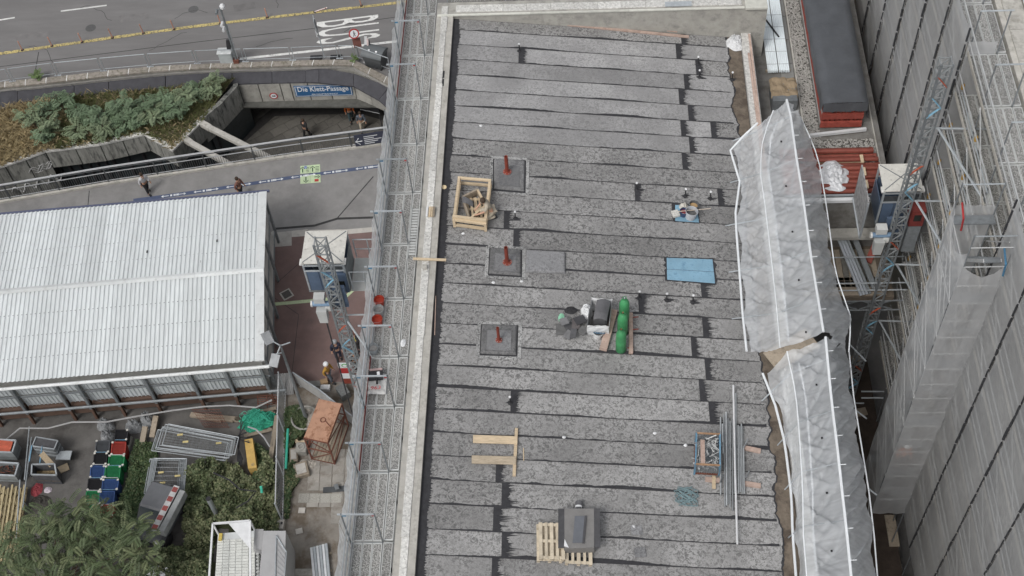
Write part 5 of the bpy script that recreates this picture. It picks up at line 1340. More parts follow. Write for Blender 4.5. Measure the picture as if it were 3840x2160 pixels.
cq = [RP(x, y_, .34) for x, y_ in cx_]
dq = thing('inner_crate', 'grey weathered timber frame set diagonally inside the tall pale one', 'timber frame', RP(1780, 770, .012))
for k in range(4):
    for z_ in (0, -.12, -.24): MB().beam(cq[k]+Vector((0, 0, z_)), cq[(k+1) % 4]+Vector((0, 0, z_)), .08, .1).build('rail', wood if z_ == 0 and k in (1, 2) else wood_old, dq)
def pallet_parts(t, c, L_, W_, rz, m=wood, z=0.0, n=5, tilt=True):
    """c local to t"""
    M_ = Matrix.Translation(Vector(c)) @ Matrix.Rotation(rz, 4, 'Z')
    def bx(nm, cc, s, mm):
        mb = MB(); mb.box((0, 0, 0), s); mb.v = [M_@(v+Vector(cc)) for v in mb.v]; mb.build(nm, mm, t, local=True)
    for k in range(n): bx('deck_board', (lerp(-W_/2+.06, W_/2-.06, k/(n-1)), 0, .133), (.115 if k % 2 == 0 else .09, L_, .022), m)
    for y_ in (-L_/2+.07, 0, L_/2-.07): bx('stringer_board', (0, y_, .111), (W_, .10, .022), m)
    for y_ in (-L_/2+.07, 0, L_/2-.07):
        for x in (-W_/2+.06, 0, W_/2-.06): bx('block', (x, y_, .06), (.1, .1, .08), wood_old)
    for x in (-W_/2+.06, 0, W_/2-.06): bx('runner', (x, 0, .011), (.1, L_, .022), m)
pi_ = roof_thing('pallet', 'timber pallet lying inside the timber frame', 'pallet', 1785, 790)
pallet_parts(pi_, (0, 0, 0), 1.1, .8, .12, wood)
bp_ = tag(MB().grid([[RP(1733+8*i, 755+3*i, .44)+Vector((0, .12*j-.06, .05*math.sin(i*.8)+.04*j)) for j in range(3)] for i in range(6)]).build('felt_offcut', mat('dark_offcut', (.10, .10, .105), .8, .2, 4)), 'dark strip of felt draped over the inner timber frame', 'felt offcut')
# blue mats
blue_mat = mat('blue_coating', (.21, .36, .47), .7, .15, 2.5, .5, 14, dirt=(.14, .27, .38), dscale=5, dcut=(.52, .66))
for i, (q, lab) in enumerate((([(2502, 1048), (2682, 1062), (2672, 972), (2500, 966)], 'large light blue rectangular mat on the felt'), ([(2532, 828), (2622, 834), (2612, 772), (2532, 768)], 'small light blue mat under the tool buckets'))):
    t = thing('blue_mat', lab, 'mat', RP(q[0][0], q[0][1]))
    c = [RP(x, y_, .045) for x, y_ in q]
    MB().prism([c[0], c[1], c[1].lerp(c[2], .47), c[0].lerp(c[3], .47)], .02).build('strip', blue_mat, t, bevel=.008); MB().prism([c[0].lerp(c[3], .485), c[1].lerp(c[2], .485), c[2], c[3]], .02).build('strip', blue_mat, t, bevel=.008)
    n = 26; ctr = sum(c, Vector())/4; pt = MB()
    per = along(c+[c[0]], n*2); pt.poly([Vector((p.x+(p.x-ctr.x)*.09*(1+1.6*nz(k*.9, i)), p.y+(p.y-ctr.y)*.10*(1+1.6*nz(k*.9, i+4)), 0)) for k, p in enumerate(per[:-1])])
    for v in pt.v: v.z = rz_at(v.x)+.0285
    pt.build('tar_border', tar, t)
def bucket(lab, p, r, h, m, fill=None, ry=0.0, grp=None, nm='bucket', rimm=None):
    t = thing(nm, lab, 'bucket', p, ry=ry, group=grp)
    bo_ = MB().lathe((0, 0, 0), [(r*.8, 0), (r, h), (r*1.06, h), (r*1.06, h-.02), (r*1.0, h-.02)], 16, False).build('body', m, t, local=True)
    MB().lathe((0, 0, 0), [(r*.78, .01), (r*.94, h*.98)], 16, False).build('inside', m, t, local=True)
    disc(MB(), Vector((0, 0, h*(.25 if fill is None else .6))), r*.86, Vector((1, 0, 0)), Vector((0, 1, 0)), 16).build('content', fill or m, t, local=True)
    MB().tube([(r*1.06*math.cos(a), r*.5*math.sin(a)*0+(-r*.9*math.sin(a)), h-.01) for a in [math.pi*k/8 for k in range(9)]], .006, 4).build('handle', zinc, bo_, local=True)
    return t
p = RP(2588, 815, .06); bucket('pale bucket with tools on the small blue mat', p, .24, .4, mat('bucket_pale', (.45, .47, .50), .5, .15), mat('bucket_dirt', (.12, .12, .12), .9, .5, 12), ROOF_TILT)
p = RP(2598, 783, .06); bucket('bucket with tan contents at the back of the small blue mat', p, .19, .3, mat('bucket_dark', (.12, .13, .14), .5), mat('tan_fill', (.40, .27, .14), .9), ROOF_TILT)
p = RP(2562, 806, .06); bucket('dark blue bucket with red band on the small blue mat', p, .17, .26, mat('bucket_navy', (.04, .06, .12), .5), mat('red_fill', (.22, .04, .05), .9), ROOF_TILT)
p = RP(2565, 778, .06); crumple('tool_bag', 'pale tool bag on the small blue mat', 'tool bag', (p.x, p.y, p.z), .2, .2, .28, mat('pale_bag', (.55, .53, .48), .8, .2, 8), 9, 7)
st1 = tag(MB().tube([RP(2545, 793, .42), RP(2665, 782, .3)], .018, 6).build('broom_stick', mat('stick', (.50, .43, .36), .8)), 'broom stick lying across the buckets on the small blue mat', 'stick')
p = RP(2533, 805, .06); tag(MB().box(p+Vector((0, 0, .06)), (.28, .3, .1), .3).build('paper_box', mat('paper_grey', (.55, .54, .5), .8, .3, 14)), 'small pale box at the left of the small blue mat', 'box')
# boards along the far wall
pl = thing('wall_boards', 'two long pale boards lying at the foot of the far wall', 'boards', RP(2350, 112))
plank(MB(), RP(2128, 92, .05), RP(2583, 138, .05), .13, .06).build('board', wood_pink, pl); plank(MB(), RP(2415, 103, .12), RP(2540, 118, .12), .1, .05).build('board', wood_pink, pl)
# timber trestle, lower left
tt = thing('timber_trestle', 'two timber planks joined by a long crosspiece near the lower left of the roof', 'trestle', RP(1880, 1690, .012))
plank(MB(), RP(1774, 1646, .12), RP(1940, 1651, .12), .30, .06).build('plank', wood, tt, bevel=.008); plank(MB(), RP(1769, 1723, .12), RP(1935, 1727, .12), .30, .06).build('plank', wood_old if False else mat('mid_timber', (.43, .36, .27), .85, .2, 3, .3, 20, dirt=(.27, .22, .16), dscale=4, stretch=(1, 5, 5)), tt, bevel=.008)
plank(MB(), RP(1937, 1607, .05), RP(1928, 1785, .05), .11, .09).build('crosspiece', wood, tt, bevel=.006)
tag(plank(MB(), RP(1963, 1680, .03), RP(1964, 1727, .03), .03, .02).build('timber_splinter', wood), 'thin timber splinter right of the timber trestle', 'stick')
tag(plank(MB(), RP(1634, 1110, .05), RP(1630, 1256, .05), .03, .03).build('thin_lath', wood_pink), 'thin upright lath lying along the left edge of the roof', 'stick')
# parapet timber bits
pb = thing('timber_bits', 'short timber offcuts lying on the left coping', 'timber offcuts', (-5.95, 32.9, ZD+.05))
for k, (x, m_) in enumerate(((1600, white_plastic), (1610, wood), (1619, wood), (1625, wood_old))): MB().beam(G(x, 812, ZD+.09), G(x+3, 776, ZD+.09), .075, .06).build('offcut', m_, pb)
tag(MB().beam(G(1549, 970, ZD+.11), G(1673, 975, ZD+.11), .10, .04).build('long_board', wood), 'timber board laid across the left coping onto the scaffold', 'board')
tag(MB().box(G(1593, 1001, ZD+.13), (.17, .17, .16), .1).build('stone_block', coping_m, bevel=.01), 'small stone block on the left coping', 'block')
for i, (x, y_) in enumerate(((1662, 280), (1660, 310))):
    tag(MB().poly([G(x-5, y_-14, ZD+.003), G(x+6, y_-14, ZD+.003), G(x+4, y_+12, ZD+.003), G(x-6, y_+14, ZD+.003)][::-1]).build('felt_scrap', black_m), ['upper black felt scrap stuck to the left coping', 'lower black felt scrap stuck to the left coping'][i], 'felt scrap')
p = RP(1665, 702, .02); tag(MB().lathe(p, [(.11, 0), (.1, .02)], 12).build('timber_disc', mat('disc_timber', (.58, .47, .30), .8)), 'round pale timber disc at the left roof edge', 'disc')
# white bag by the right parapet
p = RP(2757, 163, .02); crumple('white_bag', 'crumpled white plastic bag at the far right roof corner', 'bag', (p.x, p.y, p.z), .42, .5, .45, white_plastic, 21, 14, fold=7)
# ------------------------------------------------------------------ supply heap with gas bottles
sp_ = thing('timber_bearer', 'wide reddish timber bearer under the white sack', 'timber', RP(2270, 1270, .012))
plank(MB(), RP(2262, 1310, .12), RP(2302, 1165, .12), .28, .2).build('bearer', wood_pink, sp_, bevel=.01)
tag(plank(MB(), RP(2366, 1325, .1), RP(2365, 1175, .1), .15, .14).build('timber_bearer', wood_pink, bevel=.01), 'narrow pale timber bearer right of the gas bottles', 'timber')
bg = thing('supply_sack', 'big white printed sack holding rolls of black felt', 'sack', RP(2240, 1225, .02))
sk = MB(); R_ = []
b0 = [RP(x, y_, .02) for x, y_ in ((2205, 1255), (2280, 1260), (2290, 1170), (2222, 1165))]
for i in range(9):
    z = i/8*.72; r = []
    for j in range(25):
        u = j/24*4; k = int(u) % 4; f = u-int(u); p = b0[k].lerp(b0[(k+1) % 4], f); ctr = sum(b0, Vector())/4
        s_ = 1+.10*math.sin(math.pi*i/8)+.08*nz(j*.7, i*.6, 2)
        if i == 8: s_ += .12
        r.append(ctr+(p-ctr)*s_+Vector((0, 0, z+.10*nz(j*.5, 9)*(i/8))))
    R_.append(r)
sk.grid(R_).build('sack', mat('sack_white', (.60, .61, .62), .5, .12, 3, .5, 7), bg)
tx = MB(); c0 = R_[3][0]; c1 = R_[3][6]; uxx = (c1-c0); put_text(tx, 'TERRA', c0+uxx*.30+Vector((0, -.07, .02)), uxx*.55, Vector((0, -.01, .10)), True); tx.build('lettering', mat('print_blue', (.03, .17, .33), .6), bg)
fr_ = thing('felt_rolls', 'dark rolls of roofing felt stacked in the white sack', 'felt rolls', RP(2245, 1200, .3))
dfelt = mat('dark_felt_roll', (.075, .075, .08), .85, .2, 4, .2, 20)
cc_ = [RP(x, y_, .95) for x, y_ in ((2225, 1195), (2275, 1200), (2290, 1132), (2238, 1128))]
cdn = [p-Vector((0, 0, .55)) for p in cc_]
MB().hexa(cdn, cc_).build('roll_stack', dfelt, fr_, bevel=.05)
m_ = MB(); R_ = []
for i in range(9):
    t_ = i/8; a = cc_[3].lerp(cc_[0], t_); b = cc_[2].lerp(cc_[1], t_); R_.append([a.lerp(b, j/8)+Vector((0, 0, .05+.10*math.sin(math.pi*j/8)+.03*nz(i, j)-.25*max(0, t_-.8)*5*.4)) for j in range(9)])
m_.grid(R_[::-1]).build('felt_cover', mat('felt_cover', (.13, .13, .138), .85, .15, 3, .3, 12), fr_)
crumple('torn_foil', 'torn white foil left of the felt rolls', 'foil', RP(2200, 1170, .05), .22, .35, .4, white_plastic, 33, 10, fold=8)
p = RP(2240, 1262, .02); bucket('white bucket with black tar in front of the sack', p, .19, .32, mat('bucket_white', (.6, .6, .6), .5, .2, 12), mat('tar_fill', (.10, .10, .10), .5, .9, 9), ROOF_TILT)
scr_cols = [mat('scrap_%d' % k, c, .85, .2, 5) for k, c in enumerate(((.12, .12, .12), (.09, .09, .095), (.17, .17, .175), (.11, .10, .10), (.055, .055, .06)))]
sl_ = [(2105, 1235, .4, .5), (2135, 1225, .35, .35), (2132, 1255, .36, .28), (2160, 1215, .45, .3), (2175, 1200, .35, .4), (2185, 1240, .3, .35), (2150, 1250, .22, .4), (2115, 1205, .3, .3)]
for k, (x, y_, w, h) in enumerate(sl_):
    p = RP(x, y_, .05+.05*k); tag(MB().box(p, (w, h, .035), .5*k, .25*nz(k, 2), .25*nz(k, 5)).build('felt_scrap', scr_cols[k % 5]), 'dark felt scrap in the heap left of the sack, %s from the left end' % ORD[k], 'felt scrap', 'felt scraps heaped left of the sack')
tag(crumple('green_glove', 'pale green work glove on the felt scrap heap', 'glove', RP(2105, 1192, .3), .12, .2, .1, mat('mint', (.25, .52, .36), .7, .2, 9), 41, 7))
crumple('black_sheet', 'small black foil scrap behind the felt heap', 'foil', RP(2140, 1165, .02), .25, .18, .15, black_m, 44, 8)
green = mat('bottle_green', (.06, .27, .11), .45, .15, 4)
for k, (x, y_, l) in enumerate(((2340, 1196, 'farthest of three'), (2334, 1250, 'middle of three'), (2328, 1312, 'nearest of three'))):
    p = RP(x, y_, .015); t = thing('gas_bottle', 'green gas bottle standing on the roof, '+l, 'gas bottle', p, ry=0, group='gas bottles beside the sack')
    bd_ = MB().lathe((0, 0, 0), [(.17, 0), (.19, .04), (.19, .95), (.175, 1.07), (.13, 1.17), (.07, 1.24), (.04, 1.26)], 20).build('body', green, t, local=True, smooth=True)
    MB().lathe((0, 0, 1.2), [(.075, 0), (.075, .14), (.066, .14), (.066, .02)], 12, False).build('collar', green, t, local=True)
    MB().lathe((0, 0, 1.22), [(.02, 0), (.02, .1), (.035, .1), (.035, .13)], 8).build('valve', mat('brass', (.32, .24, .12), .4, metal=.6) if k else zinc, t, local=True)
    MB().lathe((0, 0, .45), [(.1925, 0), (.1925, .28)], 20, False).build('label_band', mat('bottle_pale', (.055, .25, .10), .5, .2, 8), bd_, local=True)
for k, (x, y_) in enumerate(((2372, 1190), (2372, 1236), (2353, 1305))):
    tag(MB().tube([RP(x, y_, .12), RP(x+22, y_-2, .12)], .022, 6).build('burner_lance', red_paint), 'red burner lance beside the gas bottles, %s from the back' % ORD[k], 'burner', 'burner lances')
# ------------------------------------------------------------------ tube crate and tube bundle
tcq = [(2604, 1782), (2702, 1788), (2700, 1628), (2610, 1624)]
tc_ = thing('tube_crate', 'blue and rusty lattice crate full of scaffold couplers', 'crate', RP(2655, 1750, .012))
tp_ = [RP(x, y_, .75) for x, y_ in ((2608, 1740), (2700, 1745), (2700, 1628), (2612, 1624))]
bt_ = [Vector((p.x, p.y, rz_at(p.x)+.10)) for p in tp_]
cr_blue = mat('crate_blue', (.12, .24, .34), .6, .25, 8, dirt=(.22, .12, .07), dscale=6, dcut=(.55, .65))
for k in range(4):
    MB().beam(Vector((bt_[k].x, bt_[k].y, bt_[k].z-.08)), tp_[k], .06, .06, (0, 1, 0)).build('post', cr_blue, tc_)
    MB().beam(tp_[k], tp_[(k+1) % 4], .05, .05).build('rim', cr_blue if k % 2 else mat('crate_rust', (.32, .20, .12), .8), tc_); MB().beam(bt_[k], bt_[(k+1) % 4], .05, .06).build('rim', rust, tc_)
    ms = MB()
    for j in range(1, 10): a = tp_[k].lerp(tp_[(k+1) % 4], j/10); b = bt_[k].lerp(bt_[(k+1) % 4], j/10); ms.beam(a, b, .012, .012, (0, 1, 0))
    for j in range(1, 6): ms.beam(tp_[k].lerp(bt_[k], j/6), tp_[(k+1) % 4].lerp(bt_[(k+1) % 4], j/6), .012, .012)
    ms.build('mesh_side', zinc_dark, tc_)
MB().prism([p+Vector((0, 0, .03)) for p in bt_], .04).build('floor', zinc_dark, tc_)
mc = MB()
for k in range(90):
    u, v = random.uniform(.08, .92), random.uniform(.05, .95); p = bt_[0].lerp(bt_[1], u).lerp(bt_[3].lerp(bt_[2], u), v)+Vector((0, 0, random.uniform(.1, .55)))
    d = Vector((random.uniform(-1, 1), random.uniform(-1, 1), random.uniform(-.3, .3))).normalized()*random.uniform(.06, .22); mc.tube([p-d, p+d], random.uniform(.012, .028), 5)
tag(mc.build('couplers', mat('coupler_mix', (.42, .43, .43), .5, .4, 9, metal=.3), tc_), kind='stuff')
plank(MB(), RP(2634, 1650, .72), RP(2636, 1745, .72), .15, .05).build('board', wood_pink, tc_)
br_ = [((2645, 1797), (2700, 1802)), ((2785, 1678), (2852, 1692)), ((2785, 1812), (2852, 1822))]
for k, (a, b) in enumerate(br_): tag(plank(MB(), RP(*a, .06), RP(*b, .06), .16, .09).build('bearer', wood_pink), ['reddish bearer below the lattice crate', 'upper reddish bearer right of the tube bundle', 'lower reddish bearer right of the tube bundle'][k], 'bearer', 'bearers under the tubes')
tag(plank(MB(), RP(2677, 1785, .1), RP(2677, 1832, .1), .12, .06).build('short_board', wood), 'short upright board below the lattice crate', 'board')
tubes = [(2702, 1565, 1855), (2709, 1590, 1700), (2715, 1555, 1900), (2723, 1545, 1895), (2730, 1570, 1890), (2738, 1580, 1905), (2746, 1570, 1915), (2752, 1590, 1850), (2759, 1475, 1835), (2768, 1595, 1850), (2774, 1600, 1845), (2780, 1590, 1852), (2784, 1600, 1835), (2788, 1680, 1850)]
for k, (x, a, b) in enumerate(tubes):
    tag(MB().tube([RP(x, a, .14+.05*(k % 2)), RP(x+random.uniform(0, 4), b, .14+.05*(k % 2))], .027, 8).build('scaffold_tube', mat('tube_steel', (.40, .42, .43), .4, .15, 4, metal=.35, rand=.25)), 'grey scaffold tube in the roof bundle, %s from the left' % ORD[k], 'tube', 'scaffold tubes bundled on the roof')
tag(MB().tube([RP(2750, 1445, .26), RP(2756, 1745, .26), RP(2765, 2040, .26)], .036, 8).build('long_tube', mat('tube_white', (.66, .67, .68), .4, .08)), 'longest white tube lying on top of the tube bundle', 'tube')
for k, (a, b) in enumerate((((2710, 1660), (2697, 1690)), ((2788, 1680), (2805, 1645)), ((2712, 1780), (2700, 1810)), ((2797, 1790), (2810, 1765)))):
    tag(MB().tube([RP(*a, .2), RP(*b, .45)], .025, 6).build('tube_stake', zinc_dark), 'dark stake holding the tube bundle, '+['upper left', 'upper right', 'lower left', 'lower right'][k], 'stake', 'stakes of the tube bundle')
# rope
rope = MB(); pts = []
for k in range(70): pts.append(RP(2575+34*math.sin(k*1.3)+14*math.sin(k*.37), 1862+26*math.sin(k*.9+1)+12*math.cos(k*.31), .05+.05*abs(math.sin(k*2.1))))
tag(rope.tube(pts, .018, 5).build('rope_heap', mat('teal_rope', (.19, .27, .29), .8, .2, 9)), 'tangled grey blue rope heap on the roof', 'rope')
# ------------------------------------------------------------------ pallets with felt stack at the bottom
pa = roof_thing('pallet', 'pale pallet on the left at the bottom of the roof', 'pallet', 2066, 2042, .02); pallet_parts(pa, (0, 0, .15), 1.3, .85, 0, mat('pale_pallet', (.56, .49, .38), .85, .2, 3, .2, 20, dirt=(.33, .28, .21), dscale=4), n=5)
pallet_parts(pa, (-.06, .0, 0), 1.3, .85, 0, MATS['pale_pallet'], n=5)
pc = roof_thing('pallet', 'pallet under the dark felt stack at the bottom of the roof', 'pallet', 2168, 2048, .0); pallet_parts(pc, (0, 0, 0), 1.4, .9, 0, MATS['pale_pallet'], n=5)
fsq = [(2102, 2052), (2246, 2050), (2244, 1908), (2102, 1908)]
ft_ = [RP(x, y_, .52) for x, y_ in ((2115, 2056), (2230, 2054), (2228, 1908), (2115, 1908))]; fb_ = [p-Vector((0, 0, .38)) for p in ft_]
fs_ = thing('felt_stack', 'dark grey stack of felt covered with sheets on a pallet', 'felt stack', RP(2172, 2000, .16))
MB().hexa(fb_, ft_).build('stack', mat('stack_grey', (.17, .165, .16), .85, .15, 3, .2, 14), fs_, bevel=.02)
for s_ in (0, 1):
    a, b = (ft_[0], ft_[3]) if s_ == 0 else (ft_[1], ft_[2]); d = Vector((-.09 if s_ == 0 else .09, 0, .015))
    MB().beam(a+d, b+d, .2, .02).build('side_flap', dfelt, fs_)
MB().prism([ft_[0].lerp(ft_[1], .02)+Vector((0, 0, .02)), ft_[1].lerp(ft_[0], .02)+Vector((0, 0, .02)), ft_[2]+Vector((0, 0, .02)), ft_[3]+Vector((0, 0, .02))], .018).build('cover_sheet', mat('cover_grey', (.21, .205, .20), .85, .12, 3, .3, 12), fs_)
def FQ(u, v, z=.03): return ft_[0].lerp(ft_[1], u).lerp(ft_[3].lerp(ft_[2], u), v)+Vector((0, 0, z))
MB().prism([FQ(.28, .12, .045), FQ(.62, .12, .045), FQ(.70, .80, .045), FQ(.36, .80, .045)], .02).build('sheet_patch', mat('slate_sheet', (.15, .16, .18), .7, .1), fs_)
MB().beam(FQ(.63, .10, .05), FQ(.72, .80, .05), .07, .03).build('edge_strip', dfelt, fs_)
MB().poly([FQ(.02, .22, .034), FQ(.0, .04, .034), FQ(.16, .0, .034)][::1]).build('torn_corner', white_plastic, fs_)
rr_ = thing('felt_roll', 'short grey roll with white band behind the felt stack', 'felt roll', RP(2170, 1895, .02))
MB().tube([RP(2170, 1912, .14), RP(2172, 1882, .14)], .125, 12).build('roll', MATS['felt_cover'], rr_); MB().tube([RP(2170, 1906, .14), RP(2170.5, 1899, .14)], .128, 12).build('band', white_plastic, rr_)
for k, (x, y_) in enumerate(((2387, 1990), (2400, 2072))):
    p = RP(x, y_, .02); tag(MB().box(p+Vector((0, 0, .015)), (.38, .34, .03), .1, ROOF_TILT).build('felt_patch', pad_l), ['upper', 'lower'][k]+' square felt patch at the bottom right of the roof', 'felt patch')
# small litter
for k, (x, y_) in enumerate(((1850, 1060), (1737, 876), (1803, 472), (2376, 1975), (2115, 1640), (2455, 1625), (2570, 1670), (1956, 1055))):
    p = RP(x, y_, .02)
    crumple('litter_scrap', 'small white scrap of litter on the roof, '+['below the middle vent kerb', 'below the timber frame', 'above the far vent pipe', 'beside the upper felt patch', 'in the middle of the lower roof', 'left of the lattice crate top', 'just left of the lattice crate', 'below the blank kerb'][k], 'litter', p, .07, .06, .05, white_plastic, 60+k, 5)
# ------------------------------------------------------------------ things on the street scaffold
orange_b = mat('bucket_orange', (.42, .06, .035), .5, .15, 6); greyb = mat('bucket_grey', (.42, .43, .43), .5, .15, 8)
for (x, y_, m_, l) in ((1425, 1132, orange_b, 'upper orange bucket on the scaffold deck'), (1423, 1167, greyb, 'grey bucket between the two orange ones on the scaffold'), (1418, 1205, orange_b, 'lower orange bucket on the scaffold deck'), (1402, 1312, zinc, 'metal bucket on the scaffold deck below the orange ones')):
    bucket(l, G(x, y_+8, ZD), .19, .3, m_, mat('mortar_grey', (.3, .29, .28), .9, .3, 9) if m_ is not orange_b else orange_b, grp='buckets on the scaffold')
crumple('work_glove', 'white glove lying on the scaffold deck', 'glove', G(1512, 1287, ZD), .1, .17, .07, white_plastic, 71, 7)
wbg = thing('sack_with_tray', 'white sack with red print under a black tray on the scaffold', 'sack', G(1410, 1430, ZD))
c = G(1412, 1440, ZD+.1); crp = MB(); R_ = []
for i in range(9):
    R_.append([c+Vector((.36*(j/8-.5)*2, .42*(i/8-.5)*2, .05+.06*nz(i*.7, j*.7)-.04*((i/4-1)**2+(j/4-1)**2))) for j in range(9)])
crp.grid(R_[::-1]).build('sack', mat('sack_grey', (.5, .5, .49), .7, .15, 5), wbg)
tx = MB(); put_text(tx, '963', c+Vector((-.17, -.33, .14)), Vector((.36, .03, 0)), Vector((0, .14, .02)), True); tx.build('lettering', mat('print_red', (.42, .08, .08), .6), wbg)
c2 = c+Vector((-.03, .28, .16)); MB().box(c2, (.5, .42, .1), .1).build('tray', black_m, wbg); MB().box(c2+Vector((0, .18, .07)), (.46, .07, .05), .1).build('tray_edge', mat('tray_pink', (.45, .33, .32), .6), wbg)
MB().tube([c2+Vector((.02, 0, .06)), c2+Vector((.1, -.42, .08))], .04, 6).build('handle', black_m, wbg); MB().box(c2+Vector((.1, .02, .07)), (.1, .14, .02), .2).build('card', white_plastic, wbg)
# ================================================================== street side: mast, signs, bin
cm = thing('camera_mast', 'tall mast with cameras and antenna beside a grey cabinet on the parapet', 'mast', G(888, 232, .35))
A_ = G(888, 232, .35)
def up(z, dx=0, dy=0): return A_+Vector((dx, dy, z))
MB().tube([up(0), up(4.6)], .07, 8).build('pole', zinc_dark, cm); MB().tube([up(0, .14), up(3.2, .10)], .03, 6).build('cable_pipe', zinc, cm)
MB().lathe(up(4.5, .15), [(.02, -.1), (.16, .0), (.17, .16), (.1, .28), (.02, .32)], 10).build('dome_camera', white_plastic, cm)
MB().tube([up(4.4, -.35), up(4.4, .2)], .03, 6).build('bracket', zinc_dark, cm)
for z, dx in ((4.2, -.28), (3.2, -.2), (2.8, -.18)): MB().tube([up(z, dx, -.2), up(z, dx, .18)], .09, 8).build('camera_body', white_plastic if z < 4 else zinc_dark, cm)
MB().hexa([up(1.2, -.35, -.12), up(1.2, -.1, -.12), up(1.2, -.1, .1), up(1.2, -.35, .1)], [up(1.9, -.25, -.08), up(1.9, -.08, -.08), up(1.9, -.08, .06), up(1.9, -.25, .06)]).build('speaker', black_m, cm)
MB().box(up(.12), (.35, .35, .24)).build('foot', rust, cm)
cb_ = thing('switch_cabinet', 'small grey switch cabinet at the foot of the camera mast', 'cabinet', G(853, 232, .35))
B_ = G(853, 233, .35)
MB().box(B_+Vector((0, .1, .42)), (.85, .45, .84)).build('body', mat('cabinet_grey', (.44, .47, .47), .6, .1), cb_, bevel=.02); MB().box(B_+Vector((0, .08, .88)), (.95, .6, .08)).build('lid', mat('cabinet_lid', (.56, .58, .58), .6), cb_, bevel=.03)
MB().box(B_+Vector((0, -.135, .45)), (.68, .02, .55)).build('door', MATS['cabinet_grey'], cb_)
# sign seen edge-on with rubber feet
sg = thing('edge_on_sign', 'traffic sign on a post seen edge-on beside the barrier', 'sign', G(1218, 215, .05))
A_ = G(1218, 216, .02)
MB().tube([A_, A_+Vector((-.1, 0, 3.3))], .035, 8).build('post', zinc, sg); MB().box(A_+Vector((-.16, .02, 2.9)), (.05, .6, .8), .2).build('panel', mat('sign_back', (.3, .32, .33), .5), sg); MB().box(A_+Vector((-.18, .0, 2.2)), (.04, .4, .5), .2).build('panel', sign_white, sg)
for dx in (-.55, .75): MB().box(A_+Vector((dx, -.05, .07)), (.75, .38, .12), .03).build('rubber_foot', black_m, sg, bevel=.03)
# no pedestrians sign
np__ = thing('pedestrian_ban_sign', 'round red rimmed no pedestrians sign on a post by the bin', 'sign', G(1348, 225, .02))
A_ = G(1348, 225, .02)
MB().tube([A_, A_+Vector((0, 0, 2.5))], .03, 8).build('post', zinc_dark, np__)
nd = Vector((.25, -.85, .35)).normalized(); e1 = Vector((1, .29, 0)).normalized(); e2 = nd.cross(e1)*-1
c = A_+Vector((0, -.06, 2.3)); MB().tube([c, c+nd*.03], .33, 22).build('rim', mat('sign_red', (.38, .04, .04)), np__); disc(MB(), c+nd*.035, .25, e1, -e2 if e2.z < 0 else e2, 22).build('face', sign_white, np__)
ee = e2 if e2.z > 0 else -e2
wk = MB(); f = c+nd*.04
wk.tube([f+ee*.16, f+ee*.11], .03, 5).tube([f+ee*.09, f-ee*.04], .03, 5).tube([f-ee*.03, f-ee*.18+e1*.08], .018, 5).tube([f-ee*.03, f-ee*.17-e1*.08], .018, 5).tube([f+ee*.07, f+e1*.1], .014, 5)
wk.build('walker_symbol', black_m, np__)
MB().box(A_+Vector((.08, -.08, 1.55)), (.5, .04, .6), .3, 0, -.3).build('back_panel', mat('sign_back_red', (.13, .055, .045), .7), np__)
# folded white barrier board
fb = thing('folded_board', 'folded red and white barrier board leaning by the grey waste bin', 'barrier board', G(1372, 230))
A_ = G(1372, 238); MB().beam(A_+Vector((-.05, 0, .02)), A_+Vector((.25, .3, 2.0)), .16, .05, (0, 1, 0)).build('board', white_plastic, fb); MB().beam(A_+Vector((.2, -.1, .02)), A_+Vector((.35, .2, 1.9)), .1, .04, (0, 1, 0)).build('board', mat('board_pink', (.55, .45, .44), .6), fb); MB().beam(A_+Vector((.45, 0, .02)), A_+Vector((.42, .3, 1.7)), .05, .05, (0, 1, 0)).build('strut', black_m, fb)
# large waste bin
wb = thing('waste_bin', 'large dark grey wheeled waste container beside the barrier', 'waste bin', G(1413, 245), rz=-.35)
bin_m = mat('bin_grey', (.085, .09, .093), .6, .15, 4, .15, 14)
MB().hexa([(-.55, -.42, .15), (.55, -.42, .15), (.55, .42, .15), (-.55, .42, .15)], [(-.66, -.52, 1.1), (.66, -.52, 1.1), (.66, .52, 1.1), (-.66, .52, 1.1)]).build('body', bin_m, wb, local=True, bevel=.03)
lid = MB(); lid.grid([[Vector((x, .58*math.cos(math.pi*k/8), 1.12+.32*math.sin(math.pi*k/8))) for x in (-.7, -.35, 0, .35, .7)] for k in range(9)]); lid.build('lid', mat('bin_lid', (.11, .12, .125), .5, .1), wb, local=True, smooth=True)
for x in (-.7, .7): MB().poly([Vector((x, .58*math.cos(math.pi*k/8), 1.12+.32*math.sin(math.pi*k/8))) for k in range(9)][::(1 if x < 0 else -1)]).build('lid_end', MATS['bin_lid'], wb, local=True)
rb_ = MB()
for k in range(11): rb_.box((-.5+.1*k, -.485, .62), (.03, .03, .8))
rb_.build('ribs', bin_m, wb, local=True)
for x in (-.45, .45):
    for y_ in (-.33, .33): MB().tube([(x-.04, y_, .09), (x+.04, y_, .09)], .09, 10).build('wheel', black_m, wb, local=True)
for x in (-.25, .25): MB().box((x, -.2, 1.42), (.12, .1, .02), 0, 0, .35).build('sticker', white_plastic, wb, local=True)

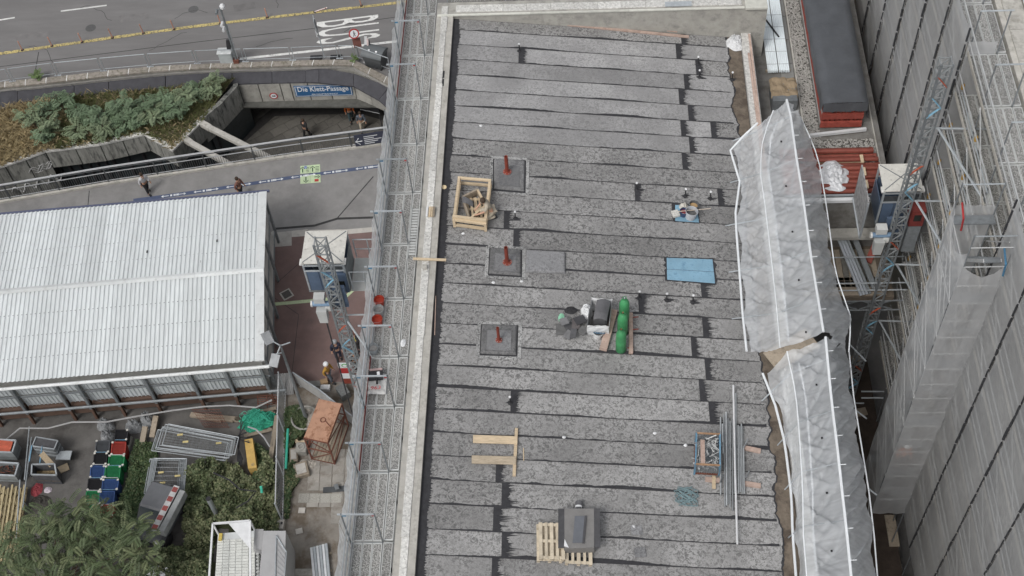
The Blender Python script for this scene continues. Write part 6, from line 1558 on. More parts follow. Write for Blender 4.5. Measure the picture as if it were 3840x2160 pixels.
# ================================================================== terrace and path: lamp, planter, boards, lift cage
pl_ = thing('concrete_planter', 'round concrete planter ring holding the lamp post', 'planter', G(1150, 1590))
A_ = G(1150, 1588); MB().lathe(A_, [(.55, 0), (.72, .55), (.72, .6), (.64, .6), (.6, .35)], 20, False).build('ring', concrete, pl_); disc(MB(), A_+Vector((0, 0, .42)), .62, Vector((1, 0, 0)), Vector((0, 1, 0)), 20).build('soil', mat('pale_rubble', (.36, .33, .29), .95, .5, 9, .8, 12), pl_)
lp = thing('lamp_post', 'steel lamp post with two floodlights standing in the concrete planter', 'lamp post', A_+Vector((.02, .12, .42)))
P_ = A_+Vector((.02, .12, .42)); zt = 7.1
MB().tube([P_, P_+Vector((0, 0, zt-.42))], [.10, .055], 10).build('pole', zinc_dark, lp)
T_ = P_+Vector((0, 0, zt-.45))
for (px_, py_, z_), rot in (((1003, 1268, zt-.1), .6), ((1030, 1352, zt-.5), -.2)):
    e = G(px_, py_, z_); MB().tube([T_, T_.lerp(e, .6)], .035, 6).build('arm', zinc, lp); hd = MB().box((0, 0, 0), (.42, .62, .12), rot, .1, .5); hd.v = [v+e for v in hd.v]; fl_h = hd.build('floodlight', mat('flood_grey', (.27, .28, .29), .5), lp)
    h2 = MB().box((0, 0, .065), (.36, .3, .012), rot, .1, .5); h2.v = [v+e+Vector((0, .16, 0)) for v in h2.v]; h2.build('cooling_fins', zinc_dark, fl_h)
MB().tube([T_, G(1088, 1284, zt-.1)], .035, 6).build('arm', zinc, lp); MB().tube([T_+Vector((0, 0, -.6)), T_+Vector((-.35, -.1, -.55))], .03, 6).build('arm', zinc, lp)
# grey site boards (diagonal)
sb = thing('hoarding', 'grey board hoarding running diagonally below the red terrace', 'hoarding', G(1180, 1470))
hp = [G(1097, 1398, 1.0), G(1200, 1465, 1.0), G(1318, 1560, 1.0)]
brd = mat('hoarding_grey', (.36, .36, .355), .7, .12, 2, rand=.08)
hpb = [Vector((p.x, p.y, 0)) for p in hp]
for k in range(2):
    a, b = hpb[k], hpb[k+1]; nn = Vector((-(b-a).y, (b-a).x, 0)).normalized()
    for j in range(2):
        p, q = a.lerp(b, j/2+.004), a.lerp(b, (j+1)/2-.004); MB().hexa([p+Vector((0, 0, .02)), q+Vector((0, 0, .02)), q+nn*.04+Vector((0, 0, .02)), p+nn*.04+Vector((0, 0, .02))], [p+Vector((0, 0, 1)), q+Vector((0, 0, 1)), q+nn*.04+Vector((0, 0, 1)), p+nn*.04+Vector((0, 0, 1))]).build('board', brd, sb)
    MB().beam(a+Vector((0, 0, 1.03)), b+Vector((0, 0, 1.03)), .07, .05).build('top_rail', zinc, sb)
sb2 = thing('hoarding', 'short corrugated grey board left of the lamp post base', 'hoarding', G(1065, 1440))
a, b = G(1022, 1470), G(1105, 1462); nn = Vector((0, 1, 0))
prof = [a.lerp(b, k/24)+Vector((0, .03*(k % 2), 0)) for k in range(25)]
MB().grid([[p+Vector((0, -.3, .02)) for p in prof], [p+Vector((0, .3, 1.2)) for p in prof]]).build('sheet', mat('corrugated_grey', (.33, .33, .33), .6, .12, 3), sb2)
tag(MB().box(G(1170, 1440, .04), (1.3, .35, .06), .05).build('grey_mat', mat('mat_grey', (.25, .25, .24), .8, .15, 8)), 'flat grey grating in front of the diagonal hoarding', 'grating')
# notice board leaning at the mast base
nb = thing('notice_board', 'red and white notice board behind the scaffold net at the mast base', 'notice board', G(1315, 1460))
c0, ux = G(1316, 1452, .4), Vector((.45, .05, 0))
for k, (m_, h) in enumerate(((red_paint, .5), (sign_white, .5), (mat('sign_red', (.38, .04, .04)), .45), (sign_white, .45))):
    z = .35+.5*k; MB().hexa([c0+Vector((-.35, 0, z)), c0+Vector((.35, 0, z)), c0+Vector((.35, .04, z)), c0+Vector((-.35, .04, z))], [c0+Vector((-.35, 0, z+h-.01)), c0+Vector((.35, 0, z+h-.01)), c0+Vector((.35, .04, z+h-.01)), c0+Vector((-.35, .04, z+h-.01))]).build('panel', m_, nb)
MB().tube([c0+Vector((0, -.02, 2.1)), c0+Vector((0, .0, 2.1))], .16, 14).build('green_ring', mat('sign_green', (.10, .30, .10), .5), nb)
disc(MB(), c0+Vector((0, -.025, 2.1)), .11, Vector((1, 0, 0)), Vector((0, 0, 1)), 14).build('ring_face', sign_white, nb)
for k, (x, y_, s_, m_, l) in enumerate(((1222, 1460, (.5, .3, .25), white_plastic, 'white box behind the hoarding'), (1218, 1440, (.4, .3, .3), mat('cardboard', (.32, .22, .13), .85), 'cardboard box behind the hoarding'), (1290, 1480, (.5, .7, .5), mat('site_grey', (.16, .17, .17), .7, .3, 9), 'dark tool case near the mast foot'))):
    tag(MB().box(G(x, y_)+Vector((0, 0, s_[2]/2)), s_, .3*k).build('site_box', m_, bevel=.01), l, 'box')
# rusty lift cage
lc = thing('lift_cage', 'rusty brown steel lift cage with sheet roof beside the scaffold', 'lift cage', G(1225, 1690))
ZT_ = 2.25; tq = [G(x, y_, ZT_) for x, y_ in ((1140, 1639), (1228, 1658), (1281, 1513), (1196, 1495))]; bq = [Vector((p.x, p.y, 0)) for p in tq]
MB().prism(tq, .05).build('roof_sheet', mat('rust_orange', (.40, .23, .155), .8, .15, 2.5, .5, 8, dirt=(.25, .125, .075), dscale=2.2, dcut=(.52, .62)), lc, bevel=.015)
for k in range(4):
    MB().beam(bq[k], tq[k]-Vector((0, 0, .05)), .07, .07, (0, 1, 0)).build('post', rust, lc)
    a, b = k, (k+1) % 4
    for z in (.05, 1.15, ZT_-.1): MB().beam(bq[a]+Vector((0, 0, z)), bq[b]+Vector((0, 0, z)), .05, .06).build('rail', rust, lc)
    MB().beam(bq[a]+Vector((0, 0, .1)), bq[b]+Vector((0, 0, 1.1)), .035, .04).build('brace', rust, lc)
    MB().beam(bq[b]+Vector((0, 0, 1.2)), bq[a]+Vector((0, 0, 2.1)), .035, .04).build('brace', rust, lc)
for k in range(7):
    u0, u1 = k/7+.01, (k+1)/7-.01; MB().prism([bq[0].lerp(bq[1], u0)+Vector((0, 0, .09)), bq[0].lerp(bq[1], u1)+Vector((0, 0, .09)), bq[3].lerp(bq[2], u1)+Vector((0, 0, .09)), bq[3].lerp(bq[2], u0)+Vector((0, 0, .09))], .04).build('floor_board', wood_old, lc)
ctr = sum(tq, Vector())/4; MB().tube([ctr+Vector((.13*math.cos(a), .13*math.sin(a), .03)) for a in [k*math.pi/8 for k in range(17)]], .02, 5).build('lifting_ring', rust, lc); MB().beam(ctr+Vector((.12, -.05, .02)), ctr+Vector((.42, -.4, .02)), .03, .03).build('hook_bar', rust, lc)
# site fence with vertical bars and timber sleeper
sf = thing('bar_fence', 'tall grey fence of vertical bars beside the ivy', 'fence', G(1062, 1700))
fa, fb_ = G(1072, 1475), G(1062, 1960); H_ = 2.0
n = 46; bars = None
for k in range(n+1):
    p = fa.lerp(fb_, k/n)
    if bars is None: bars = MB().beam((0, 0, .03), (0, 0, H_), .02, .02, (0, 1, 0)).build('bar', zinc_dark, sf, local=True); bars.location = p-G(1062, 1700)
    else: share(bars, sf, p-G(1062, 1700))
for z in (.15, H_-.03): MB().beam(fa+Vector((0, 0, z)), fb_+Vector((0, 0, z)), .05, .05).build('rail', rail_l, sf)
for t_ in (0, .33, .66, 1): MB().beam(fa.lerp(fb_, t_), fa.lerp(fb_, t_)+Vector((0, 0, H_+.1)), .06, .06, (0, 1, 0)).build('post', zinc, sf)
tag(MB().beam(G(1040, 1560, .5), G(1004, 1800, .15), .24, .2).build('timber_sleeper', wood_old, bevel=.01), 'long weathered timber sleeper leaning along the bar fence', 'timber')
tg = thing('teal_pipe', 'teal plastic pipe lying in the greenery right of the bar fence', 'pipe', G(1078, 1680))
MB().tube([G(1080, 1608, .5), G(1076, 1680, .35), G(1072, 1758, .2)], .07, 8).build('pipe', mat('teal_plastic', (.06, .42, .30), .4, .15), tg)
tag(MB().tube([G(979, 1822, 1.2), G(982, 1848, 1.0)], .07, 8).build('teal_pipe_end', MATS['teal_plastic']), 'short teal pipe end sticking out of the ivy', 'pipe')
for k, (a, b, m_, l) in enumerate((((1088, 1625), (1120, 1665), wood, 'pale plank end pointing at the lift cage'), ((1103, 1615), (1112, 1645), wood, 'short pale plank above the debris blocks'), ((1122, 1660), (1150, 1655), wood, 'small pale plank in front of the lift cage'), ((1095, 1740), (1112, 1690), wood_old, 'grey plank among the debris'))):
    tag(MB().beam(G(*a, .2), G(*b, .25), .17, .06).build('loose_plank', m_), l, 'plank')
for k, (x, y_, s_, m_, l) in enumerate(((1135, 1692, (.55, .55, .45), concrete, 'square concrete block with round socket'), (1105, 1715, (.4, .8, .3), wood_old, 'old timber box left of the concrete block'), (1133, 1768, (.7, .8, .3), wood_old, 'broken timber box on the path edge'))):
    t = thing('debris_block', l, 'block', G(x, y_)); p = G(x, y_); MB().box(p+Vector((0, 0, s_[2]/2)), s_, .15*k).build('body', m_, t, bevel=.02); MB().lathe(p+Vector((0, 0, s_[2])), [(.18, 0), (.18, .06), (.13, .06), (.13, .01)], 12, False).build('socket', concrete, t) if k == 0 else MB().box(p+Vector((0, 0, s_[2]+.01)), (s_[0]*.7, s_[1]*.7, .03), .15*k).build('panel', pale_slab, t)
crumple('rubble_pile', 'small heap of pale rubble on the path', 'rubble', G(1150, 1742), .5, .35, .25, mat('rubble', (.4, .37, .33), .95, .5, 8, .9, 10), 77, 9, fold=9)
tag(MB().box(G(1255, 1835, .04), (1.15, .3, .06), .08).build('black_plate', mat('plate_dark', (.07, .075, .08), .6)), 'black plastic plate lying on the path by the scaffold', 'plate')
tag(MB().box(G(1262, 1826, .25), (.2, .3, .06), .4).build('grey_tool', zinc_dark), 'small grey tool on the black plate', 'tool')
for k, (x, y_) in enumerate(((1132, 1914), (1122, 1992))):
    tag(MB().box(G(x, y_, .04), (.34, .3, .05), .3*k).build('pale_stone', pale_slab, bevel=.01), ['larger pale stone on the muddy path', 'smaller white stone on the muddy path'][k], 'stone')
for k in range(4): MB().box(G(1140+40*k, 1868, .015), (.55, .5, .03), .0).build('tactile_slab', mat('tactile', (.33, .32, .29), .9, .3, 22), pth)
# bundle of metal channels at the bottom
ch = thing('channel_bundle', 'bundle of white metal channels lying on the path at the bottom', 'metal channels', G(1205, 2110))
for k in range(6):
    x0 = 1168+11*k; MB().beam(G(x0, 2055-3*k, .15), G(x0+14, 2200, .15), .12, .14).build('channel', mat('channel_white', (.6, .62, .64), .4, .12, 3) if k % 2 == 0 else zinc, ch)
    MB().beam(G(x0+5, 2057-3*k, .225), G(x0+19, 2200, .225), .03, .02).build('slot', zinc_dark, ch)
for y_ in (2075, 2140): MB().box(G(1205, y_, .04), (1.0, .1, .07)).build('bearer', wood_old, ch)
tag(MB().box(G(1150, 2147, .05), (1.7, .35, .1)).build('concrete_slab', concrete), 'concrete slab at the bottom edge of the path', 'slab')
# white container with grid roof, and grey cabin
wc = thing('white_container', 'white open topped container with gridded floor in the ivy', 'container', G(860, 2080))
zc_ = 2.6; wq = [G(x, y_, zc_) for x, y_ in ((780, 2230), (940, 2230), (938, 1953), (798, 1964))]
MB().hexa([Vector((p.x, p.y, 0)) for p in wq], [Vector((p.x, p.y, 1.55)) for p in wq]).build('body', mat('container_white', (.58, .6, .6), .6, .1, 2), wc)
for k in range(4):
    a, b = wq[k], wq[(k+1) % 4]; MB().beam(a, b, .08, .1).build('rim', white_plastic, wc)
    MB().beam(Vector((a.x, a.y, 1.5)), a, .07, .07, (0, 1, 0)).build('post', white_plastic, wc)
def WQ(u, v, z): p = wq[0].lerp(wq[1], u).lerp(wq[3].lerp(wq[2], u), v); return Vector((p.x, p.y, z))
for i in range(6):
    for j in range(22):
        MB().prism([WQ(i/6+.006, j/22*.9+.003, 1.6), WQ((i+1)/6-.006, j/22*.9+.003, 1.6), WQ((i+1)/6-.006, (j+1)/22*.9-.003, 1.6), WQ(i/6+.006, (j+1)/22*.9-.003, 1.6)], .04).build('grid_tile', mat('grid_white', (.62, .63, .60), .7, .08, 4, rand=.05), wc)
MB().prism([WQ(.42, .985, 2.62), WQ(.98, .62, 2.62), WQ(.99, .985, 2.62)], .03).build('corner_sheet', white_plastic, wc)
MB().box(WQ(.09, .93, 1.66), (.16, .35, .1)).build('yellow_box', mat('yellow_case', (.52, .40, .10), .6), wc)
rb2 = MB()
for k in range(20): p = WQ(1.0, k/20, 0); rb2.box((p.x+.16, p.y, 1.1), (.12, .07, 1.4))
rb2.build('side_ribs', mat('rib_grey', (.42, .43, .42), .6), wc)
gc = thing('grey_cabin', 'low grey flat roofed cabin beside the white container', 'cabin', G(1000, 2100))
gq = [G(x, y_, 2.4) for x, y_ in ((965, 2230), (1066, 2230), (1072, 1990), (988, 1990))]
MB().hexa([Vector((p.x, p.y, 0)) for p in gq], [Vector((p.x, p.y, 2.3)) for p in gq]).build('body', mat('cabin_wall', (.33, .33, .33), .7, .1, 2), gc)
MB().prism(gq, .09).build('roof', mat('cabin_roof', (.33, .33, .335), .7, .08, 2, .15, 20), gc, bevel=.01)
gq2 = [G(x, y_, 2.2) for x, y_ in ((950, 2060), (982, 2060), (988, 1984), (955, 1984))]; MB().hexa([Vector((p.x, p.y, 0)) for p in gq2], gq2).build('annex', MATS['cabin_roof'], gc)
fg = thing('leaning_gate', 'grey mesh gate leaning on the cabin roof', 'gate', G(1050, 2100, 2.41))
a0, a1, a2, a3 = G(1030, 2230, 2.45), G(1062, 2230, 2.45), G(1074, 2070, 2.45), G(1036, 2008, 2.45)
fl_ = [a0, a1, a2, a3]
for k in range(4): MB().tube([fl_[k], fl_[(k+1) % 4]], .03, 6).build('frame', zinc, fg)
for k in range(1, 10): MB().tube([a0.lerp(a3, k/10), a1.lerp(a2, k/10)], .008, 4).build('wire', zinc_dark, fg)
for k, (x, y_) in enumerate(((1040, 1972), (1058, 1970))):
    t = thing('hollow_block', ['left', 'right'][k]+' pale hollow block above the grey cabin', 'block', G(x, y_)); p = G(x, y_, .15); MB().box(p, (.22, .5, .3)).build('body', pale_slab, t); MB().box(p+Vector((0, .05, .152)), (.1, .14, .01)).build('hole', black_m, t)
fp_ = thing('flue_pipe', 'short bright metal flue pipe rising from the ivy', 'flue', G(813, 1935)); MB().tube([G(818, 1940, 0), G(818, 1940, 0)+Vector((0, 0, 2.0))], .12, 12).build('pipe', mat('bright_flue', (.5, .53, .56), .3, .1, metal=.5), fp_)
MB().lathe(G(818, 1940, 0)+Vector((0, 0, 2.0)), [(.125, 0), (.125, .02)], 12).build('cap', black_m, fp_)

# ================================================================== storage yard
def box_on(q, z0, z1, nm, m, parent, bevel=0.0):
    """box whose top corners are seen at pixels q (near-left, near-right, far-right, far-left)"""
    t = [G(x, y_, z1) for x, y_ in q]; return MB().hexa([Vector((p.x, p.y, z0)) for p in t], t).build(nm, m, parent, bevel=bevel)
def open_bin(lab, q, z0, z1, m, fill=None, cat='bin', nm='steel_bin'):
    t = [G(x, y_, z1) for x, y_ in q]; T = thing(nm, lab, cat, sum(t, Vector())/4-Vector((0, 0, z1-z0)))
    for k in range(4):
        a, b = t[k], t[(k+1) % 4]
        MB().beam(a, b, .07, .07).build('rim', zinc, T)
        d = (b-a).normalized(); nn = Vector((-d.y, d.x, 0))*.03
        A, B = Vector((a.x, a.y, z0)), Vector((b.x, b.y, z0)); MB().hexa([A, B, B+nn, A+nn], [a, b, b+nn, a+nn]).build('side', m, T)
    MB().prism([Vector((p.x, p.y, lerp(z0, z1, .35))) for p in t], .05).build('floor', fill or zinc_dark, T)
    return T, t
binm = mat('bin_steel', (.24, .26, .265), .6, .2, 3, .2, 12, metal=.1)
T, t = open_bin('grey steel bin of orange rods at the left edge', [(-60, 1693), (46, 1697), (60, 1652), (-60, 1645)], .5, 1.3, binm)
for k in range(11): MB().tube([t[3].lerp(t[0], .1+.08*k)+Vector((.5, 0, .0)), t[2].lerp(t[1], .1+.08*k+.1*nz(k))+Vector((-.15, 0, -.05))], .035, 6).build('rod', mat('orange_rod', (.45, .11, .065), .6, .2, 6), T)
T, t = open_bin('lower grey steel bin with cables at the left edge', [(-60, 1778), (56, 1784), (70, 1738), (-60, 1730)], .3, 1.0, binm, mat('cable_fill', (.10, .075, .06), .9, .6, 7))
for k in range(5):
    c = t[0].lerp(t[2], .6)+Vector((-.3+.15*k, .03*k, -.25)); MB().tube([c+Vector((.25*math.cos(a), .2*math.sin(a), .05*math.sin(3*a))) for a in [j*.5 for j in range(13)]], .03, 5).build('cable_coil', rust if k % 2 else black_m, T)
# stack of dark lattice frames
lt = thing('frame_stack', 'stack of dark steel trays behind the open crate', 'tray stack', G(180, 1720))
for k in range(6):
    z = .12+.18*k; q = [G(x+k*0, y_, z+.12) for x, y_ in ((118, 1672), (202, 1683), (216, 1650), (132, 1636))]
    o_ = Vector((.02*nz(k), .02*nz(k, 3), 0))
    ref = [G(x, y_, 1.15) for x, y_ in ((118, 1668), (200, 1680), (214, 1648), (132, 1634))]
    q = [Vector((p.x, p.y, z))+o_ for p in ref]
    for j in range(4): MB().beam(q[j], q[(j+1) % 4], .05, .07).build('tray_rim', zinc if k % 2 else zinc_dark, lt)
    MB().prism([p-Vector((0, 0, .03)) for p in q], .03).build('tray', mat('tray_dark', (.075, .075, .08), .8), lt)
T, t = open_bin('open dark crate with a pale board leaning in it', [(118, 1780), (212, 1782), (205, 1740), (120, 1742)], .05, 1.0, mat('crate_dark', (.08, .082, .088), .7, .3, 5), mat('rubble_fill', (.22, .17, .10), .9, .6, 12), 'crate', 'steel_crate')
MB().beam(G(155, 1700, 1.5), G(195, 1745, .8), .3, .04).build('pale_board', wood, T); MB().beam(G(120, 1670, 1.6), G(110, 1730, 1.0), .05, .05).build('blue_post', cr_blue, T); MB().beam(G(158, 1672, 1.6), G(150, 1735, 1.0), .05, .05).build('blue_post', cr_blue, T)
tag(MB().box(G(237, 1757, .06), (.55, .42, .05), .5).build('plywood_piece', wood), 'piece of plywood lying right of the open crate', 'plywood')
st_ = thing('metal_offcuts', 'small stack of grey metal sections right of the tray stack', 'metal sections', G(240, 1712))
for k in range(4): MB().box(G(240, 1708, .1+.12*k), (.75, .5, .07), .1*nz(k)).build('section', zinc, st_)
for k in range(3): crumple('yard_rubbish', ['red rag on the yard floor', 'white and violet wrapper on the yard floor', 'dark heap of rubbish on the yard floor'][k], 'rubbish', G(*((138, 1838), (180, 1838), (150, 1890))[k]), (.3, .2, .6)[k], (.4, .18, .5)[k], (.15, .12, .2)[k], (mat('red_rag', (.26, .05, .06), .8, .3, 8), mat('wrapper', (.5, .45, .5), .5, .4, 12), mat('dark_rubbish', (.06, .056, .05), .9, .4, 7))[k], 80+k, 8)
yr = thing('yard_railing', 'thin steel rails running down the left of the yard', 'railing', G(95, 1800))
for k, (a, b) in enumerate((((110, 1600), (92, 1800)), ((118, 1640), (85, 1910)), ((75, 1800), (60, 2040)))): MB().tube([G(*a, .8), G(*b, .8)], .035, 6).build('rail', zinc, yr)
for x, y_ in ((104, 1660), (96, 1760), (88, 1880)): MB().tube([G(x, y_, .8), Vector((G(x, y_, .8).x, G(x, y_, .8).y, 0))], .03, 6).build('post', zinc_dark, yr)
# timber girders
gd = mat('girder_yellow', (.36, .30, .18), .8, .25, 4, rand=.2)
for k in range(7):
    x0 = -6+15*k; A_, B_ = G(x0+8, 1818+6*(k % 3), .5), G(x0-36, 2110, .5)
    t = thing('timber_girder', 'yellowish lattice timber girder at the left edge, %s from the left' % ORD[k], 'girder', (A_+B_)/2-Vector((0, 0, .5)), group='timber girders at the left edge')
    for z in (-.32, 0): MB().beam(A_+Vector((0, 0, z)), B_+Vector((0, 0, z)), .09, .07).build('chord', gd, t)
    for j in range(14): MB().beam(A_.lerp(B_, j/14)+Vector((0, 0, -.3 if j % 2 else -.03)), A_.lerp(B_, (j+1)/14)+Vector((0, 0, -.03 if j % 2 else -.3)), .05, .04).build('web', gd, t)
# plastic crates, two columns
cells = {'L': [(150, 370, 375, 545, 'dark grey'), (120, 330, 560, 730, 'black'), (70, 290, 755, 930, 'blue'), (30, 250, 950, 1120, 'black'), (0, 210, 1140, 1330, 'green')],
         'R': [(440, 640, 210, 360, 'black'), (390, 610, 395, 585, 'red'), (345, 590, 598, 745, 'green'), (290, 530, 760, 930, 'green'), (250, 500, 960, 1110, 'blue'), (210, 440, 1140, 1330, 'blue'), (225, 430, 1345, 1500, 'red')]}
ccol = {'dark grey': (.075, .08, .088), 'black': (.022, .022, .025), 'blue': (.035, .075, .20), 'green': (.02, .17, .065), 'red': (.30, .045, .035)}
for side, lst in cells.items():
    for k, (x0, x1, y0, y1, cn) in enumerate(lst):
        f = lambda x, y_: (320+x/4.026, 1560+y_/4.026)
        zt = .78; q = [G(*f(x, y_), zt) for x, y_ in ((x0, y1), (x1-18, y1), (x1, y0), (x0+18, y0))]; b = [Vector((p.x, p.y, 0)) for p in q]
        cm_ = mat('plastic_'+cn.replace(' ', '_'), ccol[cn], .5, .15, 5)
        t = thing('plastic_crate', '%s plastic crate, %s from the hall in the %s column' % (cn, ORD[k], 'left' if side == 'L' else 'right'), 'crate', sum(b, Vector())/4, group='plastic crates in two columns')
        ctr = sum(q, Vector())/4
        MB().hexa([p.lerp(sum(b, Vector())/4, .06) for p in b], [p.lerp(ctr, .02)-Vector((0, 0, .10)) for p in q]).build('body', cm_, t)
        for j in range(4): MB().beam(q[j]-Vector((0, 0, .03)), q[(j+1) % 4]-Vector((0, 0, .03)), .05, .07).build('rim', cm_, t)
        gl = MB()
        for j in range(1, 9):
            gl.beam(q[0].lerp(q[1], j/9)-Vector((0, 0, .05)), q[3].lerp(q[2], j/9)-Vector((0, 0, .05)), .022, .03); gl.beam(q[0].lerp(q[3], j/9)-Vector((0, 0, .05)), q[1].lerp(q[2], j/9)-Vector((0, 0, .05)), .022, .03)
        gl.build('lid_grid', cm_, t)
        for j in (0, 1, 2, 3):
            if random.random() < .85: MB().box(q[j].lerp(ctr, .06)+Vector((0, 0, .02)), (.10, .09, .05), random.random()).build('clip', mat('clip_pale', (.55, .54, .50), .7), t)
        MB().beam(q[0].lerp(q[1], .06)+Vector((0, -.02, .03)), q[1].lerp(q[0], .06)+Vector((0, -.02, .03)), .03, .02).build('label_strip', rail_l if k % 2 else cr_blue, t)
clear = sheet_mat('clear_foil', (.5, .52, .54), .55, .2, .15, 3, 1.0, 5)
for k, (x, y_, rx, ry, h) in enumerate(((398, 1600, .5, .35, .9), (405, 1640, .38, .3, .8), (505, 1605, .5, .35, .9), (560, 1585, .45, .4, 1.2))):
    crumple('wrapped_bundle', 'foil wrapped bundle under the hall front, %s from the left' % ORD[k], 'wrapped bundle', G(x, y_, .0), rx, ry, h, mat('foil_grey', (.28, .29, .30), .25, .35, 5, .9, 7, spec=.6), 90+k, 10)
tag(MB().beam(G(490, 1640, .12), G(405, 1950, .12), .2, .22).build('yard_kerb', concrete), 'concrete kerb between the plastic crates and the ivy', 'kerb')
# stacks of mesh fence panels
def fence_stack(lab, q, z, n, off, seed):
    T = thing('fence_stack', lab, 'fence panels', G(*q[0], 0))
    for k in range(n):
        jx, jy, jr = 14*nz(k*1.7, seed), 9*nz(k*1.7, seed+2), .05*nz(k*2.3, seed+5)
        p = [G(x+off[0]*k+jx+jr*(y_-q[0][1]), y_+off[1]*k+jy+jr*(x-q[0][0]), z-.09*k) for x, y_ in q]
        fr = MB()
        for j in range(4): fr.tube([p[j], p[(j+1) % 4]], .024, 5)
        fr.build('panel_frame', zinc, T)
        if k < 2:
            w = MB()
            for j in range(1, 18): w.tube([p[0].lerp(p[1], j/18), p[3].lerp(p[2], j/18)], .006, 3)
            for j in range(1, 8): w.tube([p[0].lerp(p[3], j/8), p[1].lerp(p[2], j/8)], .006, 3)
            w.build('panel_mesh', zinc_dark, T)
    for (x, y_) in ((.2, .6), (.3, .3), (.75, .5)):
        pp = [G(xx, yy, z+.03) for xx, yy in q]; c = pp[0].lerp(pp[1], x).lerp(pp[3].lerp(pp[2], x), y_); MB().box(c, (.28, .1, .03), .1).build('tag', mat('tag_yellow', (.5, .42, .2), .7), T)
fence_stack('upper stack of galvanised mesh fence panels beside the hall', [(608, 1668), (880, 1705), (895, 1640), (632, 1590)], 1.1, 7, (-7, 4), 1)
fence_stack('lower stack of mesh fence panels half under the ivy', [(566, 1850), (690, 1850), (700, 1720), (590, 1720)], .8, 7, (-4, 0), 5)
cs_ = thing('cable_coil', 'tangled dark cables hanging near the yellow box', 'cables', G(900, 1720))
for k in range(6): MB().tube([G(905+6*k, 1560+20*k, .9), G(900-5*k, 1640, .6), G(890+4*k, 1720, .5+.05*k), G(902, 1790-6*k, .3)], .03, 5).build('cable', black_m, cs_)
tag(MB().tube([G(800, 1772, 1.6), G(860, 1800, 1.7), G(900, 1835, 1.6), G(960, 1842, 1.5), G(930, 1880, 1.5), G(885, 1905, 1.4)], .04, 6).build('black_hose', black_m), 'black hose curving over the ivy', 'hose')
tag(MB().tube([G(930, 1600, .9), G(960, 1610, 1.1), G(990, 1640, 1.0), G(1012, 1675, .6)], .04, 6).build('grey_duct', mat('duct_grey', (.3, .3, .31), .5)), 'grey bent duct below the green net heap', 'duct')
# green net heap on a pallet
gp = thing('net_pallet', 'old pallet carrying the green net heap', 'pallet', G(965, 1610)); 
for k in range(5): MB().beam(G(915+4*k, 1635-20*k, .3), G(1020+4*k, 1610-20*k, .3), .18, .04).build('board', wood_old, gp)
for k in range(3): MB().beam(G(930+40*k, 1632-10*k, .15), G(945+40*k, 1550-10*k, .15), .1, .2).build('runner', wood_old, gp)
crumple('green_net', 'heap of tangled green safety net on an old pallet', 'net', G(962, 1578, .32), .95, .62, .55, mat('net_green', (.03, .25, .16), .8, .45, 12, 1.0, 14), 101, 16, rag=.5, fold=10)
gnl = MB()
for k in range(40):
    a = random.random()*6.28; c = G(962, 1578, .5)+Vector((.8*math.cos(a)*random.random(), .55*math.sin(a)*random.random(), .35*random.random()))
    gnl.tube([c+Vector((.2*math.cos(j*.8+k), .2*math.sin(j*.9+k*2), .12+.05*math.sin(j))) for j in range(8)], .012, 4)
tag(gnl.build('green_rope', mat('net_green_pale', (.06, .40, .28), .8, .3, 9)), 'loose green cords on top of the green net heap', 'cord')
yb_ = thing('yellow_box', 'long yellow box standing in the ivy beside cables', 'box', G(940, 1705))
box_on([(930, 1757), (963, 1752), (947, 1642), (916, 1648)], 0, .75, 'body', mat('box_yellow', (.55, .37, .12), .7, .12, 3, .2, 14, dirt=(.40, .26, .09), dscale=4, dcut=(.55, .7)), yb_, .015)
for x, y_ in ((929, 1655), (948, 1742)): MB().tube([G(x, y_, .77)+Vector((.06*math.cos(a), .05*math.sin(a), 0)) for a in [j*.7 for j in range(9)]], .012, 4).build('lifting_eye', zinc_dark, yb_)
rg = thing('rusty_grid', 'rusty reinforcement mesh leaning under the hall', 'mesh', G(780, 1560))
for k in range(12): MB().tube([G(720+9*k, 1535, .9), G(770+8*k, 1605, .1)], .012, 4).build('bar', rust, rg); 
for k in range(7): MB().tube([G(720+8*k, 1535+11*k, .9-.12*k), G(825+6*k, 1535+11*k, .9-.12*k)], .012, 4).build('bar', rust, rg)
rr2 = thing('rusty_rack', 'rusty bar rack at the corner of the hall', 'rack', G(1000, 1510))
for k in range(6): MB().tube([G(965, 1485+7*k, 1.0-.12*k), G(1035, 1480+7*k, 1.0-.12*k)], .018, 5).build('bar', rust, rr2)
for x in (965, 1000, 1035): MB().tube([G(x, 1484, 1.0), G(x+4, 1530, .1)], .022, 5).build('upright', rust, rr2)
for k in range(4): tag(MB().beam(G(715+55*k, 1555+6*k, .15), G(830+45*k, 1575, .15), .25, .15).build('old_sleeper', wood_old), 'old dark timber sleeper under the hall front, %s from the left' % ORD[k], 'timber', 'sleepers under the hall')
for k, (x, y_) in enumerate(((545, 1640), (585, 1600))): tag(MB().beam(G(x, y_-40, .5), G(x-15, y_+40, .2), .28, .12).build('upright_board', wood_old), ['shorter', 'taller'][k]+' weathered board leaning between foil bundles and fence panels', 'board')
